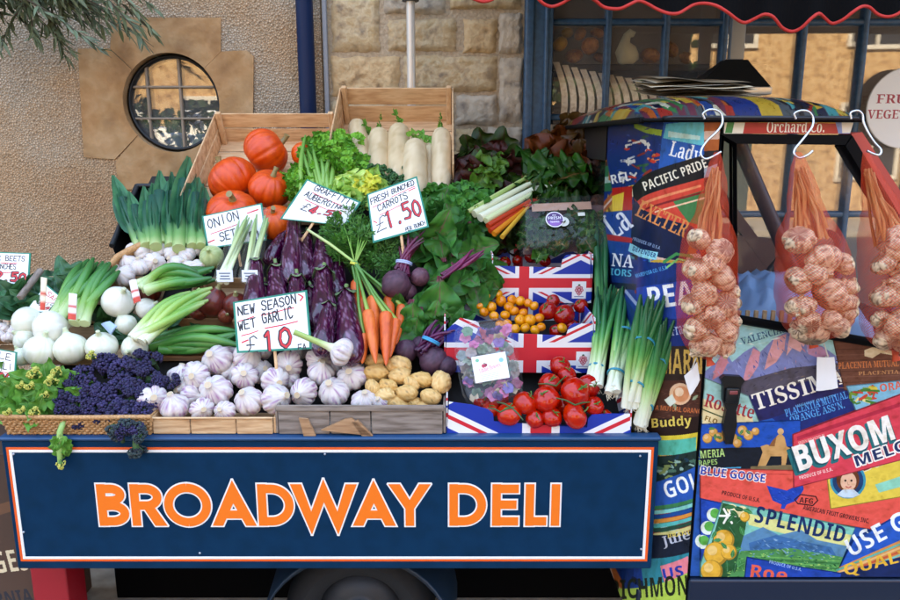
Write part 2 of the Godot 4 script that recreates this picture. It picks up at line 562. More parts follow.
	for j in 3:
		for i in 3:
			var cell := PackedVector2Array([Vector2(xs[i] + .004, ys[j + 1] + .004), Vector2(xs[i + 1] - .004, ys[j + 1] + .004), Vector2(xs[i + 1] - .004, ys[j] - .004), Vector2(xs[i] + .004, ys[j] - .004)])
			var cut := Geometry2D.intersect_polygons(cell, disc)
			if cut.is_empty(): continue
			mb = MB.new()
			var t: Vector2 = tilt[j * 3 + i] * 0.5
			mb.prism(cut[0], -0.0015, 0.0015)
			mb.x = Transform3D(Basis.IDENTITY, Vector3(0, 0, -0.02))
			mb.prism(cut[0], -0.0015, 0.0015)
			part(rw, "pane", mb.mesh(), pane_m, Transform3D(Basis.from_euler(Vector3(t.y, t.x, 0)), Vector3(cc.x, cc.y, WALL - 0.048)))
	# rubble stones of the bay, in pixel boxes on the wall
	var boxes := [[331, -60, 388, -8], [392, -64, 470, -22], [474, -60, 521, -20], [331, -4, 380, 52], [384, -18, 446, 14], [450, -16, 521, 9], [388, 19, 456, 51], [464, 19, 496, 53], [499, 13, 522, 54], [331, 57, 400, 97], [404, 56, 497, 92], [500, 58, 522, 122], [331, 101, 388, 150], [392, 96, 452, 146], [456, 95, 497, 125], [456, 129, 484, 152], [487, 127, 522, 160], [331, 154, 420, 205], [424, 150, 483, 200], [487, 164, 522, 205], [331, 209, 400, 260], [404, 204, 470, 262], [474, 209, 522, 258]]
	var n := 0
	for b in boxes:
		var a := on_z(b[0], b[1], WALL - 0.018)
		var d := on_z(b[2], b[3], WALL - 0.018)
		d.z = a.z
		part(shop, "stone", stone_mesh(a, d, 0.019, n), rubble[[0, 2, 1, 0, 1, 0, 0, 2, 1, 2, 0, 1][n % 12]])
		n += 1
	# shop window: frame, mullions, rails, panes
	var zf := WALL + 0.02
	var X := func(px: float) -> float: return on_z(px, 70, zf).x
	var y_top := 2.62
	var y_low := 0.6
	var sw := MB.new()
	sw.box(Vector3(X.call(538.0), (y_top + y_low) * .5, zf - 0.05), Vector3(X.call(552.0) - X.call(524.5), y_top - y_low, 0.14), 0.008)
	sw.box(Vector3(X.call(528.0), (y_top + y_low) * .5, zf + 0.02), Vector3(0.035, y_top - y_low, 0.03), 0.006)
	sw.box(Vector3(X.call(545.0), (y_top + y_low) * .5, zf + 0.02), Vector3(0.018, y_top - y_low, 0.022), 0.006)
	var shopwin := part(shop, "shop_window", sw.mesh(), blue)
	var mull := [608.0, 666.0, 724.0, 803.0, 864.0, 926.0, 990.0, 1060.0]
	for px in mull:
		mb = MB.new()
		mb.box(Vector3(X.call(px), (y_top + y_low) * .5, zf - 0.04), Vector3(0.026, y_top - y_low, 0.05), 0.006)
		part(shopwin, "mullion", mb.mesh(), blue)
	var rails := [on_z(600, 21, zf).y, on_z(600, 117, zf).y, on_z(600, 215, zf).y, y_low + 0.03, y_top - 0.03]
	var x0: float = X.call(552.0)
	var x1: float = X.call(1060.0)
	for y in rails:
		mb = MB.new()
		mb.box(Vector3((x0 + x1) * .5, y, zf - 0.042), Vector3(x1 - x0, 0.026, 0.044), 0.006)
		part(shopwin, "window_rail", mb.mesh(), blue)
	var pxs := [x0]
	for px in mull: pxs.append(X.call(px))
	var pys := [y_top - .03, rails[0], rails[1], rails[2], y_low + 0.03]
	for i in pxs.size() - 1:
		for j in 4:
			mb = MB.new()
			for dz in [0.0, -0.014]:
				mb.box(Vector3(0, 0, dz), Vector3(pxs[i + 1] - pxs[i] - 0.022, pys[j] - pys[j + 1] - 0.022, 0.003), 0.0002)
			var t := Vector2(nz.get_noise_2d(i * 9.1, j * 7.7), nz.get_noise_2d(i * 3.1, j * 5.7 + 40)) * 0.006
			part(shopwin, "pane", mb.mesh(), pane_m, Transform3D(Basis.from_euler(Vector3(t.y, t.x, 0)), Vector3((pxs[i] + pxs[i + 1]) * .5, (pys[j] + pys[j + 1]) * .5, zf - 0.045)))
	# rooms behind the glass
	var plaster := mat("room_plaster", "6a5a48", 0.9)
	mb = MB.new()
	for r in [[Vector3(4.6, 1.5, -4.6), Vector3(9.4, 3.2, 0.1)], [Vector3(0.0, 1.5, -3.2), Vector3(0.1, 3.2, 2.8)], [Vector3(9.2, 1.5, -3.2), Vector3(0.1, 3.2, 2.8)], [Vector3(4.6, 2.95, -3.2), Vector3(9.4, 0.1, 2.8)], [Vector3(4.6, 0.06, -3.2), Vector3(9.4, 0.1, 2.8)],
			[Vector3(-2.2, 1.5, -3.6), Vector3(3.0, 3.2, 0.1)], [Vector3(-3.6, 1.5, -2.8), Vector3(0.1, 3.2, 1.7)], [Vector3(-0.8, 1.5, -2.8), Vector3(0.1, 3.2, 1.7)], [Vector3(-2.2, 2.95, -2.8), Vector3(3.0, 0.1, 1.7)], [Vector3(-2.2, 0.06, -2.8), Vector3(3.0, 0.1, 1.7)]]:
		mb.box(r[0], r[1], 0.002)
	part(shop, "room_shell", mb.mesh(), plaster)
	mb = MB.new()
	mb.box(Vector3(1.0, 6.05, -4.2), Vector3(17, 0.25, 5.9), 0.02)
	part(shop, "roof", mb.mesh(), mat("slate", "4a4d52", 0.7))
	# blue drainpipe
	var pipe := thing("drainpipe", "dark blue cast iron drainpipe on the pebbledash wall", "drainpipe")
	mb = MB.new()
	var pp := on_z(306, 50, WALL + 0.07)
	mb.tube([Vector3(pp.x, 0.1, WALL + 0.07), Vector3(pp.x, 1.0, WALL + 0.07), Vector3(pp.x, 3.0, WALL + 0.07), Vector3(pp.x, 5.9, WALL + 0.07)], 0.035, 20)
	var pm := mat("pipe_paint", "0e2040", 0.4)
	pm.metallic_specular = 0.3
	part(pipe, "pipe", mb.mesh(), pm)
	for y in [0.7, 2.5, 4.4]:
		mb = MB.new()
		mb.tube([Vector3(pp.x, y - .05, WALL + 0.07), Vector3(pp.x, y + .05, WALL + 0.07)], 0.044, 20)
		mb.box(Vector3(pp.x, y, WALL + 0.02), Vector3(0.15, 0.04, 0.04), 0.004)
		part(pipe, "bracket", mb.mesh(), pm)
	mb = MB.new()
	mb.box(Vector3(on_z(326, 50, WALL).x, 3.0, WALL + 0.006), Vector3(0.018, 5.9, 0.03), 0.003)
	part(shop, "lead_strip", mb.mesh(), mat("lead", "8d8f92", 0.6))
	build_window_display()
	build_awning()
	build_creeper()

func pumpkin_mesh(ribs: int, squash: float, hexa: String, hexb: String, seed_: int) -> ArrayMesh:
	var mb := MB.new()
	var a := lin(hexa)
	var b := lin(hexb)
	mb.grid(ribs * 8, 22, func(u, v):
		var th: float = u * TAU
		var ph: float = (v - 0.5) * PI
		var rib: float = absf(cos(th * ribs * 0.5))
		var r: float = cos(ph) * (1.0 - 0.045 * pow(1.0 - rib, 2.0)) * (1.0 + 0.04 * nz.get_noise_2d(cos(th) * 1.4 + seed_, sin(th) * 1.4))
		var y: float = sin(ph) * squash - 0.16 * exp(-pow(cos(ph) / 0.28, 2.0)) * signf(sin(ph))
		var k: float = clampf(0.5 + 0.9 * nz.get_noise_3d(sin(th) * 3.0 + seed_, y * 3.0, cos(th) * 3.0), 0, 1)
		return [Vector3(r * sin(th), y, r * cos(th)), a.lerp(b, k)], true)
	return mb.mesh()

func build_window_display() -> void:
	var zz := WALL - 0.2
	# shelf with gourds behind the glass
	var sh := thing("display_shelf", "dark timber shelf of gourds behind the shop window", "shelf")
	var sy := on_z(600, 64, zz).y
	var mb := MB.new()
	mb.box(Vector3(on_z(640, 64, zz).x, sy - 0.02, zz - 0.12), Vector3(1.1, 0.03, 0.34), 0.004)
	part(sh, "board", mb.mesh(), mat("dark_timber", "3a2a1c", 0.7))
	for x in [on_z(556, 64, zz).x - 0.03, on_z(700, 64, zz).x]:
		mb = MB.new()
		mb.box(Vector3(x, sy * 0.5 + 0.03, zz - 0.12), Vector3(0.04, sy - 0.13, 0.3), 0.004)
		part(sh, "upright", mb.mesh(), mats["dark_timber"])
	var gourd := pumpkin_mesh(10, 0.82, "d89a20", "f0bc40", 2)
	var brown := pumpkin_mesh(9, 0.7, "9a5418", "d08a34", 5)
	var gm := vmat("gourd_skin", 0.45)
	for g in [[560, 44, 8, 0], [574, 56, 9, 1], [590, 46, 9, 1], [600, 58, 7, 1], [567, 33, 6, 0], [580, 34, 7, 1], [597, 33, 7, 1], [650, 56, 10, 1], [672, 50, 8, 1], [686, 58, 7, 1]]:
		var p := on_z(g[0], g[1], zz - 0.1 * float(int(g[0]) % 3 == 0))
		var r: float = g[2] * mpp(p)
		var o := solo("gourd", gourd if g[3] == 0 else brown, gm, "amber ribbed gourd piled behind the shop window" if g[3] == 0 else "brown ribbed squash piled behind the shop window", "gourd", "gourds in the shop window", Transform3D(Basis.from_euler(r3()) * r, p))
	# pale swan-necked gourd
	var p0 := on_z(628, 58, zz + 0.04)
	var k := mpp(p0)
	mb = MB.new()
	mb.col = lin("e9dcae")
	mb.tube([p0 + Vector3(2, -6, 0) * k, p0 + Vector3(2, -4, 0) * k, p0 + Vector3(0, 0, 0) * k, p0 + Vector3(-3, 8, 0) * k, p0 + Vector3(-4, 15, 0) * k, p0 + Vector3(-2, 21, 0) * k, p0 + Vector3(1, 24, 0) * k, p0 + Vector3(3, 22, 0) * k, p0 + Vector3(4, 20, 0) * k], [3 * k, 9 * k, 11 * k, 10.5 * k, 5 * k, 4 * k, 4 * k, 4.5 * k, 1 * k], 16)
	solo("swan_gourd", mb.mesh(), gm, "cream swan-necked gourd standing behind the shop window", "gourd")
	# whitewashed slatted tub
	var tub := thing("slatted_tub", "pale slatted wooden tub under the gourds inside the shop window", "tub")
	var wood := tri_mat("pale_slat", noise_tex(512, 0.02, [[0.0, "cdb592"], [0.5, "ead8ba"], [1.0, "f4e8d2"]]), 4.0, 0.7)
	for i in 13:
		var px := 556.0 + i * 9.0
		var py := 62.0 + 22.0 * pow(i / 12.0, 0.8)
		var a := on_z(px, py, zz + 0.14)
		var b := on_z(px + 5.0 - i * 0.3, 128, zz + 0.14)
		mb = MB.new()
		var mid := (a + b) * .5 + Vector3(0.012, 0, 0.03)
		var w := 0.0135
		var pts := []
		for t in 7:
			var s := t / 6.0
			pts.append(a.lerp(b, s) + Vector3(0.02 * sin(s * PI), 0, 0.04 * sin(s * PI)))
		for t in 6:
			mb.face([pts[t] + Vector3(-w, 0, 0), pts[t + 1] + Vector3(-w, 0, 0), pts[t + 1] + Vector3(w, 0, 0), pts[t] + Vector3(w, 0, 0)])
			mb.face([pts[t] + Vector3(w, 0, 0), pts[t + 1] + Vector3(w, 0, 0), pts[t + 1] + Vector3(w, 0, -.012), pts[t] + Vector3(w, 0, -.012)])
		part(tub, "slat", mb.mesh(), wood)
	mb = MB.new()
	mb.box(on_z(608, 128, zz + 0.12), Vector3(0.56, 0.03, 0.06), 0.004)
	mb.box(Vector3(on_z(608, 128, zz).x, on_z(608, 128, zz).y * 0.5, zz + 0.1), Vector3(0.5, on_z(608, 130, zz).y - 0.12, 0.05), 0.004)
	part(tub, "hoop", mb.mesh(), wood)
	# blue pots on the sill inside the round window
	for q in [[172, 146, 13, 0], [199, 143, 9, 1]]:
		var o := on_z(q[0], q[1], WALL - 0.3)
		var s: float = q[2] * mpp(o)
		var pot := thing("plant_pot", ["wide blue plant pot behind the round window", "narrow blue plant pot behind the round window"][q[3]], "plant pot")
		mb = MB.new()
		mb.x = Transform3D(Basis.IDENTITY, o)
		mb.tube([Vector3(0, -s * 1.2, 0), Vector3(0, s * .7, 0), Vector3(0, s * .72, 0), Vector3(0, s, 0), Vector3(0, s, 0)], [s * .75, s * .95, s * 1.08, s * 1.1, s * .95], 20)
		part(pot, "pot", mb.mesh(), mat("pot_glaze", "5c86a8", 0.35))
		mb = MB.new()
		for i in 70:
			var b := o + Vector3(rr(-1, 1) * s, s, rr(-1, 1) * s * .6)
			leaf(mb, b, (Vector3(rr(-.6, .6), 1, rr(-.5, .5))).normalized(), r3(), s * rr(.6, 1.4), s * .25, 0.3, 3, lin("1e3a1a"), lin("2c5226"))
		var f := part(pot, "foliage", mb.mesh(), vmat("leaf_matte", 0.55, "4a6a20"))
		f.set_meta("kind", "stuff")
	var sill := MB.new()
	var so := on_z(172, 158, WALL - 0.3)
	sill.box(so + Vector3(0, -0.02, 0), Vector3(0.7, 0.03, 0.3), 0.004)
	solo("inner_sill", sill.mesh(), mats["dark_timber"], "dark timber sill under the blue pots inside the round window", "sill")
	# hood hanging in the shop, round-topped shop sign
	var hood := thing("extractor_hood", "black pyramid hood on a grey stem hanging before the shop window", "hood")
	var hz := WALL + 0.16
	mb = MB.new()
	var h0 := on_z(724, 60, hz)
	var h1 := on_z(724, 88, hz)
	var kk := mpp(h0)
	var t0 := [Vector3(0, 0, 4), Vector3(22, 0, 4), Vector3(22, 0, -8), Vector3(0, 0, -8)].map(func(q): return h0 + q * kk)
	var t1 := [Vector3(-36, 0, 26), Vector3(36, 0, 26), Vector3(36, 0, -26), Vector3(-36, 0, -26)].map(func(q): return h1 + q * kk)
	for i in 4:
		mb.face([t1[i], t1[(i + 1) % 4], t0[(i + 1) % 4], t0[i]])
	part(hood, "hood_body", mb.mesh(), mat("black_enamel", "20201f", 0.4))
	mb = MB.new()
	mb.box(h1 + Vector3(0, -0.016, 0), Vector3(75, 0, 54) * kk + Vector3(0, 0.03, 0), 0.004)
	part(hood, "rim", mb.mesh(), mat("hood_steel", "c9c5bc", 0.35, 0.6))
	mb = MB.new()
	mb.box(Vector3(h0.x + 11 * kk, (h0.y + 2.5) * .5, h0.z), Vector3(14 * kk, 2.5 - h0.y, 9 * kk), 0.003)
	part(hood, "duct", mb.mesh(), mat("duct_grey", "8a8d8e", 0.4, 0.3))
	var sgn := thing("oval_sign", "white oval fruit and vegetable sign on the shop window", "sign")
	var sz := WALL + 0.035
	var so2 := on_z(906, 108, sz)
	var sk := mpp(so2)
	var pr := Print.new(512, 512, Color("f1ece2"))
	var serif := SystemFont.new(); serif.font_names = ["Droid Serif"]; serif.font_weight = 700
	pr.map = func(p): return Vector2(p.x * 512, p.y * 512)
	pr.text("FRUIT &", serif, Vector2(.15, .45), Vector2(.85, .45), 0.1, Color("a8323a"))
	pr.text("VEGETABLES", serif, Vector2(.07, .62), Vector2(.93, .62), 0.1, Color("a8323a"))
	mb = MB.new()
	mb.x = Transform3D(Basis.IDENTITY, so2)
	var el := []
	for i in 40: el.append(Vector3(cos(TAU * i / 40) * 39 * sk, sin(TAU * i / 40) * 39 * sk, 0))
	var euv := el.map(func(p): return Vector2(p.x / (88 * sk) + .5, .5 - p.y / (88 * sk)))
	mb.face(el, null, euv)
	var sm := mat("oval_sign_print", "ffffff", 0.5)
	sm.albedo_texture = pr.tex()
	part(sgn, "sign_face", mb.mesh(), sm)
	mb = MB.new()
	for i in 40: pass
	var rim := []
	for i in 41: rim.append(so2 + Vector3(cos(TAU * i / 40) * 39 * sk, sin(TAU * i / 40) * 39 * sk, -0.004))
	mb.tube(rim, 0.003, 8, false)
	part(sgn, "sign_rim", mb.mesh(), mat("sign_rim", "d8d2c4", 0.5))

func build_awning() -> void:
	var aw := thing("awning", "black canvas awning with red scalloped trim over the shop window", "awning")
	var z := -0.42
	var edge := [[462, -5], [472, -1], [481, 2], [490, 0], [500, -5], [520, -7], [534, -3], [543, 4], [552, 6], [562, 3], [572, -2], [584, -3], [594, 0], [602, 5], [610, 8], [620, 9], [629, 5], [638, 1], [648, 3], [658, 9], [668, 14], [677, 14], [686, 9], [695, 4], [704, 3], [714, 6], [726, 13], [738, 20], [747, 22], [756, 18], [763, 15], [772, 18], [782, 27], [793, 31], [801, 28], [808, 20], [817, 14], [826, 18], [834, 23], [842, 20], [850, 13], [860, 7], [871, 7], [880, 14], [888, 17], [896, 14], [905, 7], [915, 6], [925, 12], [935, 16], [945, 10], [960, 5]]
	var mb := MB.new()
	var n := edge.size()
	var lo := []
	for i in n - 1:
		for j in 3:
			var q := []
			for k in [i - 1, i, i + 1, i + 2]: q.append(Vector2(edge[clampi(k, 0, n - 1)][0], edge[clampi(k, 0, n - 1)][1]))
			var e: Vector2 = q[1].cubic_interpolate(q[2], q[0], q[3], j / 3.0)
			lo.append(on_z(e.x, e.y, z))
	n = lo.size()
	var top := 2.16
	for i in n - 1:
		var w0 := 0.012 * sin(i * .43)
		var w1 := 0.012 * sin((i + 1) * .43)
		for dz in [0.0]:
			mb.face([lo[i] + Vector3(0, 0, w0), lo[i + 1] + Vector3(0, 0, w1), Vector3(lo[i + 1].x, top, z), Vector3(lo[i].x, top, z)])
			mb.face([Vector3(lo[i].x, top, z - .002), Vector3(lo[i + 1].x, top, z - .002), lo[i + 1] + Vector3(0, 0, w1 - .002), lo[i] + Vector3(0, 0, w0 - .002)])
	var cloth := mat("awning_canvas", "0b0b0c", 0.9)
	cloth.metallic_specular = 0.2
	part(aw, "valance", mb.mesh(), cloth)
	mb = MB.new()
	var tr := []
	for i in n: tr.append(lo[i] + Vector3(0, 0, 0.012 * sin(i * .43) + 0.001))
	mb.tube(tr, 0.0046, 8)
	part(aw, "red_trim", mb.mesh(), mat("red_braid", "b5271c", 0.7))
	mb = MB.new()
	var xa: float = lo[0].x
	var xb: float = lo[n - 1].x + 1.2
	mb.grid(8, 4, func(u, v): return [Vector3(lerpf(xa, xb, u), lerpf(top, 2.66, v) - 0.03 * sin(v * PI), lerpf(z, WALL + .01, v))])
	part(aw, "canopy", mb.mesh(), cloth)
	mb = MB.new()
	mb.box(Vector3((xa + xb) * .5, top - 0.01, z - 0.02), Vector3(xb - xa, 0.03, 0.03), 0.005)
	for x in [xa + 0.05, xb - 0.1]:
		mb.tube([Vector3(x, top - 0.01, z - 0.02), Vector3(x, 2.2, WALL)], 0.012, 8)
	part(aw, "awning_frame", mb.mesh(), mat("awning_iron", "222222", 0.5, 0.5))

# one leaf added to a builder: from base along dir, blade facing nrm
func leaf(mb: MB, base: Vector3, dir: Vector3, nrm: Vector3, length: float, width: float, droop: float, seg: int, ca: Color, cb: Color, wave := 0.0, round_ := 0.5, cup := 0.25) -> void:
	dir = dir.normalized()
	var side := dir.cross(nrm).normalized()
	if side.length() < 0.5: side = dir.cross(Vector3(0.3, 0.9, 0.2)).normalized()
	var up := side.cross(dir).normalized()
	var f := mb.v.size()
	var ph := base.x * 91.0 + base.y * 57.0
	var p := base
	var d := dir
	for i in seg + 1:
		var t := float(i) / seg
		var w := width * pow(sin(PI * pow(clampf(t * 0.94 + 0.06, 0, 1), round_ + 0.3)), 0.75)
		if i == seg: w = width * 0.06
		var lift := wave * width * sin(t * 17.0 + ph)
		var lift2 := wave * width * sin(t * 15.0 + ph + 2.0)
		var shade := ca.lerp(cb, 0.5 + 0.5 * sin(ph + t * 3.0))
		mb.pt(p - side * w + up * (w * cup + lift), shade)
		mb.pt(p, shade.lerp(cb, 0.6))
		mb.pt(p + side * w + up * (w * cup + lift2), shade)
		d = (d - up * droop / seg).normalized()
		up = side.cross(d).normalized()
		p += d * length / seg
	for i in seg:
		var a := f + i * 3
		mb.quad(a, a + 1, a + 4, a + 3)
		mb.quad(a + 1, a + 2, a + 5, a + 4)

func build_creeper() -> void:
	var pl := thing("olive_shrub", "grey-green narrow-leaved shrub hanging over the pebbledash wall", "shrub")
	var br := MB.new()
	br.col = lin("4a4032")
	var lf := MB.new()
	for b in 60:
		var s := on_z(rr(-70, 60), rr(-60, -10), WALL + rr(0.25, 0.6))
		var tip := on_z(clampf(rr(-40, 160), -40, 155), rr(-15, 62), WALL + rr(0.1, 0.5))
		if tip.x > -1.2 and rr(0, 1) < 0.4: tip.y += 0.12
		var pts := []
		for i in 6:
			var t := i / 5.0
			pts.append(s.lerp(tip, t) + Vector3(0, 0.05 * sin(t * PI), 0))
		br.tube(pts, [0.006, 0.005, 0.004, 0.003, 0.002, 0.001], 5)
		for i in 34:
			var t := rr(0.25, 1.0)
			var k := mini(int(t * 5), 4)
			var p: Vector3 = pts[k].lerp(pts[k + 1], t * 5 - k)
			var dir: Vector3 = ((tip - s).normalized() + r3() * 0.9 + Vector3(0, -0.35, 0)).normalized()
			leaf(lf, p, dir, r3() + Vector3(0, 1, 0.5), rr(0.035, 0.075), rr(0.004, 0.0075), 0.4, 3, lin("39442f"), lin("6f7d5e"))
	part(pl, "branches", br.mesh(), vmat("bark", 0.9))
	var f := part(pl, "foliage", lf.mesh(), vmat("leaf_matte", 0.55, "4a6a20"))
	f.set_meta("kind", "stuff")

# ---------------------------------------------------------------- the far side of the street, which the glass mirrors
func build_street() -> void:
	var stone := tri_mat("far_sandstone", noise_tex(1024, 0.01, [[0.0, "8a6a44"], [0.4, "be9866"], [0.7, "cfae7e"], [1.0, "aa8656"]], FastNoiseLite.TYPE_SIMPLEX_SMOOTH, 6, 61), 0.5, 0.9)
	var dark := glass("far_glass", "20262c", 0.9)
	var trim := mat("far_trim", "d8d0c0", 0.6)
	var roofm := mat("far_roof", "5a4a42", 0.8)
	for hs in [[-6.5, 6.6, "sunlit sandstone house opposite the round window"], [5.2, 8.0, "sunlit sandstone house opposite the shop window"]]:
		var h := thing("sandstone_house", hs[2], "house")
		var x: float = hs[0]
		var w: float = hs[1]
		var mb := MB.new()
		mb.box(Vector3(x, 2.6, 11.6), Vector3(w, 5.2, 4.0), 0.02)
		part(h, "wall", mb.mesh(), stone)
		mb = MB.new()
		mb.prism(PackedVector2Array([Vector2(-2.3, 5.18), Vector2(2.3, 5.18), Vector2(0, 7.4)]), -w * .5 - .15, w * .5 + .15)
		part(h, "roof", mb.mesh(), roofm, Transform3D(Basis(Vector3.UP, PI / 2), Vector3(x, 0, 11.6)))
		for wx in [-0.34, 0.0, 0.34]:
			for wy in [1.5, 3.9]:
				if wx == 0.0 and wy == 1.5:
					mb = MB.new()
					mb.box(Vector3(x, 1.1, 9.57), Vector3(0.95, 2.1, 0.08), 0.01)
					part(h, "door", mb.mesh(), mat("far_door", "2c3f36", 0.4))
					continue
				mb = MB.new()
				for e in [[0, .66, 1.1, .08], [0, -.66, 1.1, .08], [-.51, 0, .08, 1.24], [.51, 0, .08, 1.24], [0, 0, .05, 1.24], [0, 0, 0.94, .05]]:
					mb.box(Vector3(x + wx * w + e[0], wy + e[1], 9.58), Vector3(e[2], e[3], 0.1), 0.006)
				var f := part(h, "window", mb.mesh(), trim)
				mb = MB.new()
				mb.box(Vector3(x + wx * w, wy, 9.595), Vector3(1.0, 1.3, 0.02), 0.002)
				part(f, "pane", mb.mesh(), dark)
	var t := thing("street_tree", "dark leafy tree standing across the road between two sandstone houses", "tree")
	var mb := MB.new()
	mb.tube([Vector3(2.7, 0, 7.9), Vector3(2.75, 1.4, 7.9), Vector3(2.65, 2.6, 7.9), Vector3(2.8, 4.2, 7.9)], [0.16, 0.13, 0.1, 0.04], 12)
	for k in 8:
		var a := k * 2.4
		mb.tube([Vector3(2.7, 1.9 + k * .25, 7.9), Vector3(2.7 + cos(a) * .6, 2.4 + k * .28, 7.9 + sin(a) * .6), Vector3(2.7 + cos(a) * 1.2, 2.8 + k * .3, 7.9 + sin(a) * 1.2)], [0.05, 0.03, 0.01], 6)
	part(t, "trunk", mb.mesh(), vmat("bark", 0.9))
	mb = MB.new()
	for k in 5200:
		var d := r3()
		if d.length() > 1.0: continue
		var p := Vector3(2.7, 2.5, 7.9) + d * Vector3(1.6, 2.0, 1.3) * (0.75 + 0.5 * nz.get_noise_3d(d.x * 2, d.y * 2, d.z * 2))
		leaf(mb, p, r3(), r3(), 0.2, 0.08, 0.3, 2, lin("1c2c12"), lin("3a5220"))
	part(t, "crown", mb.mesh(), vmat("leaf_matte", 0.55, "4a6a20"))
	var hg := thing("added_hedge", "unseen hedge added on the far pavement to darken the round window reflection", "hedge")  # added out of view so the lower round panes mirror something dark
	mb = MB.new()
	for k in 5200:
		var p := Vector3(rr(-8.6, -2.4), rr(0.12, 2.0), rr(7.55, 8.35))
		leaf(mb, p, r3(), r3(), 0.16, 0.07, 0.3, 2, lin("16240f"), lin("2c421a"))
	part(hg, "hedge_leaves", mb.mesh(), vmat("leaf_matte", 0.55, "4a6a20"))
	mb = MB.new()
	for k in 16: mb.tube([Vector3(-8.4 + k * .4, 0, 7.95), Vector3(-8.35 + k * .4, .7, 7.95), Vector3(-8.4 + k * .4, 1.4, 7.95)], [0.03, 0.02, 0.008], 6)
	mb.box(Vector3(-5.5, 1.0, 7.95), Vector3(6.0, 1.8, 0.5), 0.1)
	mb.col = lin("1a2412")
	part(hg, "hedge_stems", mb.mesh(), vmat("bark", 0.9))

# ================================================================ truck
const DOOR_L := 703.0
var cab_rear := 0.48
var cab_door := 0.62
var arc_r := 0.14

func strip_poly(c: Array, hw: float, ext := 0.0) -> PackedVector2Array:
	var n := c.size()
	var q := c.duplicate()
	q[0] = c[0] + (c[0] - c[1]).normalized() * ext
	q[n - 1] = c[n - 1] + (c[n - 1] - c[n - 2]).normalized() * ext
	var l := PackedVector2Array()
	var r := PackedVector2Array()
	for i in n:
		var d0: Vector2 = (q[mini(i + 1, n - 1)] - q[maxi(mini(i, n - 2), 0)]).normalized()
		var d1: Vector2 = (q[maxi(mini(i, n - 1), 1)] - q[maxi(i - 1, 0)]).normalized()
		var t := (d0 + d1).normalized()
		var m := t.orthogonal() * hw / maxf(0.35, t.dot(d0))
		l.append(q[i] + m)
		r.append(q[i] - m)
	r.reverse()
	l.append_array(r)
	return l
func arc2(o: Vector2, rx: float, ry: float, a0: float, a1: float, n := 14) -> Array:
	var out := []
	for i in n + 1:
		var a := deg_to_rad(lerpf(a0, a1, float(i) / n))
		out.append(o + Vector2(cos(a) * rx, sin(a) * ry))
	return out

func letter_strokes(ch: String, w: float) -> Array:      # centre lines, y up, capital height 42
	var t := 4.6
	var V := func(a, b): return Vector2(a, b)
	match ch:
		"B": return [[V.call(t, 0), V.call(t, 42)], [V.call(2 * t - 1.2, 42 - t)] + arc2(Vector2(w - 17, 31.5), 9.5, 5.9, 90, -90) + [V.call(2 * t - 1.2, 25.6)], [V.call(2 * t - 1.2, 20)] + arc2(Vector2(w - 16.5, 12.5), 12, 7.9, 90, -90) + [V.call(2 * t - 1.2, t)]]
		"R": return [[V.call(t, 0), V.call(t, 42)], [V.call(2 * t - 1.2, 42 - t)] + arc2(Vector2(w - 19, 29), 11, 8.4, 90, -90) + [V.call(2 * t - 1.2, 20.6)], qpoly([Vector2(w - 24, 21), Vector2(w - 13, 21), Vector2(w, 0), Vector2(w - 12, 0)])]
		"O": return [arc2(Vector2(w * .5, 21), w * .5 - t, 21 - t + 1, 90, 270, 22), arc2(Vector2(w * .5, 21), w * .5 - t, 21 - t + 1, -90, 90, 22)]
		"A": return [qpoly([Vector2(0, 0), Vector2(w * .5, 46), Vector2(w * .5, 23), Vector2(10.5, 0)]), qpoly([Vector2(w, 0), Vector2(w * .5, 46), Vector2(w * .5, 23), Vector2(w - 10.5, 0)]), qpoly([Vector2(w * .26, 7.5), Vector2(w * .74, 7.5), Vector2(w * .68, 15.5), Vector2(w * .32, 15.5)])]
		"D": return [[V.call(t, 0), V.call(t, 42)], [V.call(2 * t - 1.2, 42 - t)] + arc2(Vector2(w - 22, 21), 17.5, 16.4, 90, -90, 20) + [V.call(2 * t - 1.2, t)]]
		"W": return [qpoly([Vector2(0, 42), Vector2(11, 42), Vector2(w * .3, 15), Vector2(w * .3, -9)]), qpoly([Vector2(w * .3, -9), Vector2(w * .5, 24), Vector2(w * .5, 47), Vector2(w * .3, 14)]), qpoly([Vector2(w * .5, 24), Vector2(w * .7, -9), Vector2(w * .7, 14), Vector2(w * .5, 47)]), qpoly([Vector2(w * .7, -9), Vector2(w, 42), Vector2(w - 11, 42), Vector2(w * .7, 15)])]
		"Y": return [qpoly([Vector2(0, 42), Vector2(11.5, 42), Vector2(w * .5, 26), Vector2(w * .5, 11)]), qpoly([Vector2(w, 42), Vector2(w - 11.5, 42), Vector2(w * .5, 26), Vector2(w * .5, 11)]), [V.call(w * .5, 19), V.call(w * .5, 0)]]
		"E": return [[V.call(t, 0), V.call(t, 42)], [V.call(2 * t - 1.2, 42 - t), V.call(w, 42 - t)], [V.call(2 * t - 1.2, 21.5), V.call(w - 2, 21.5)], [V.call(2 * t - 1.2, t), V.call(w, t)]]
		"L": return [[V.call(t, 0), V.call(t, 42)], [V.call(2 * t - 1.2, t), V.call(w, t)]]
		"I": return [[V.call(w * .5, 0), V.call(w * .5, 42)]]
	return []

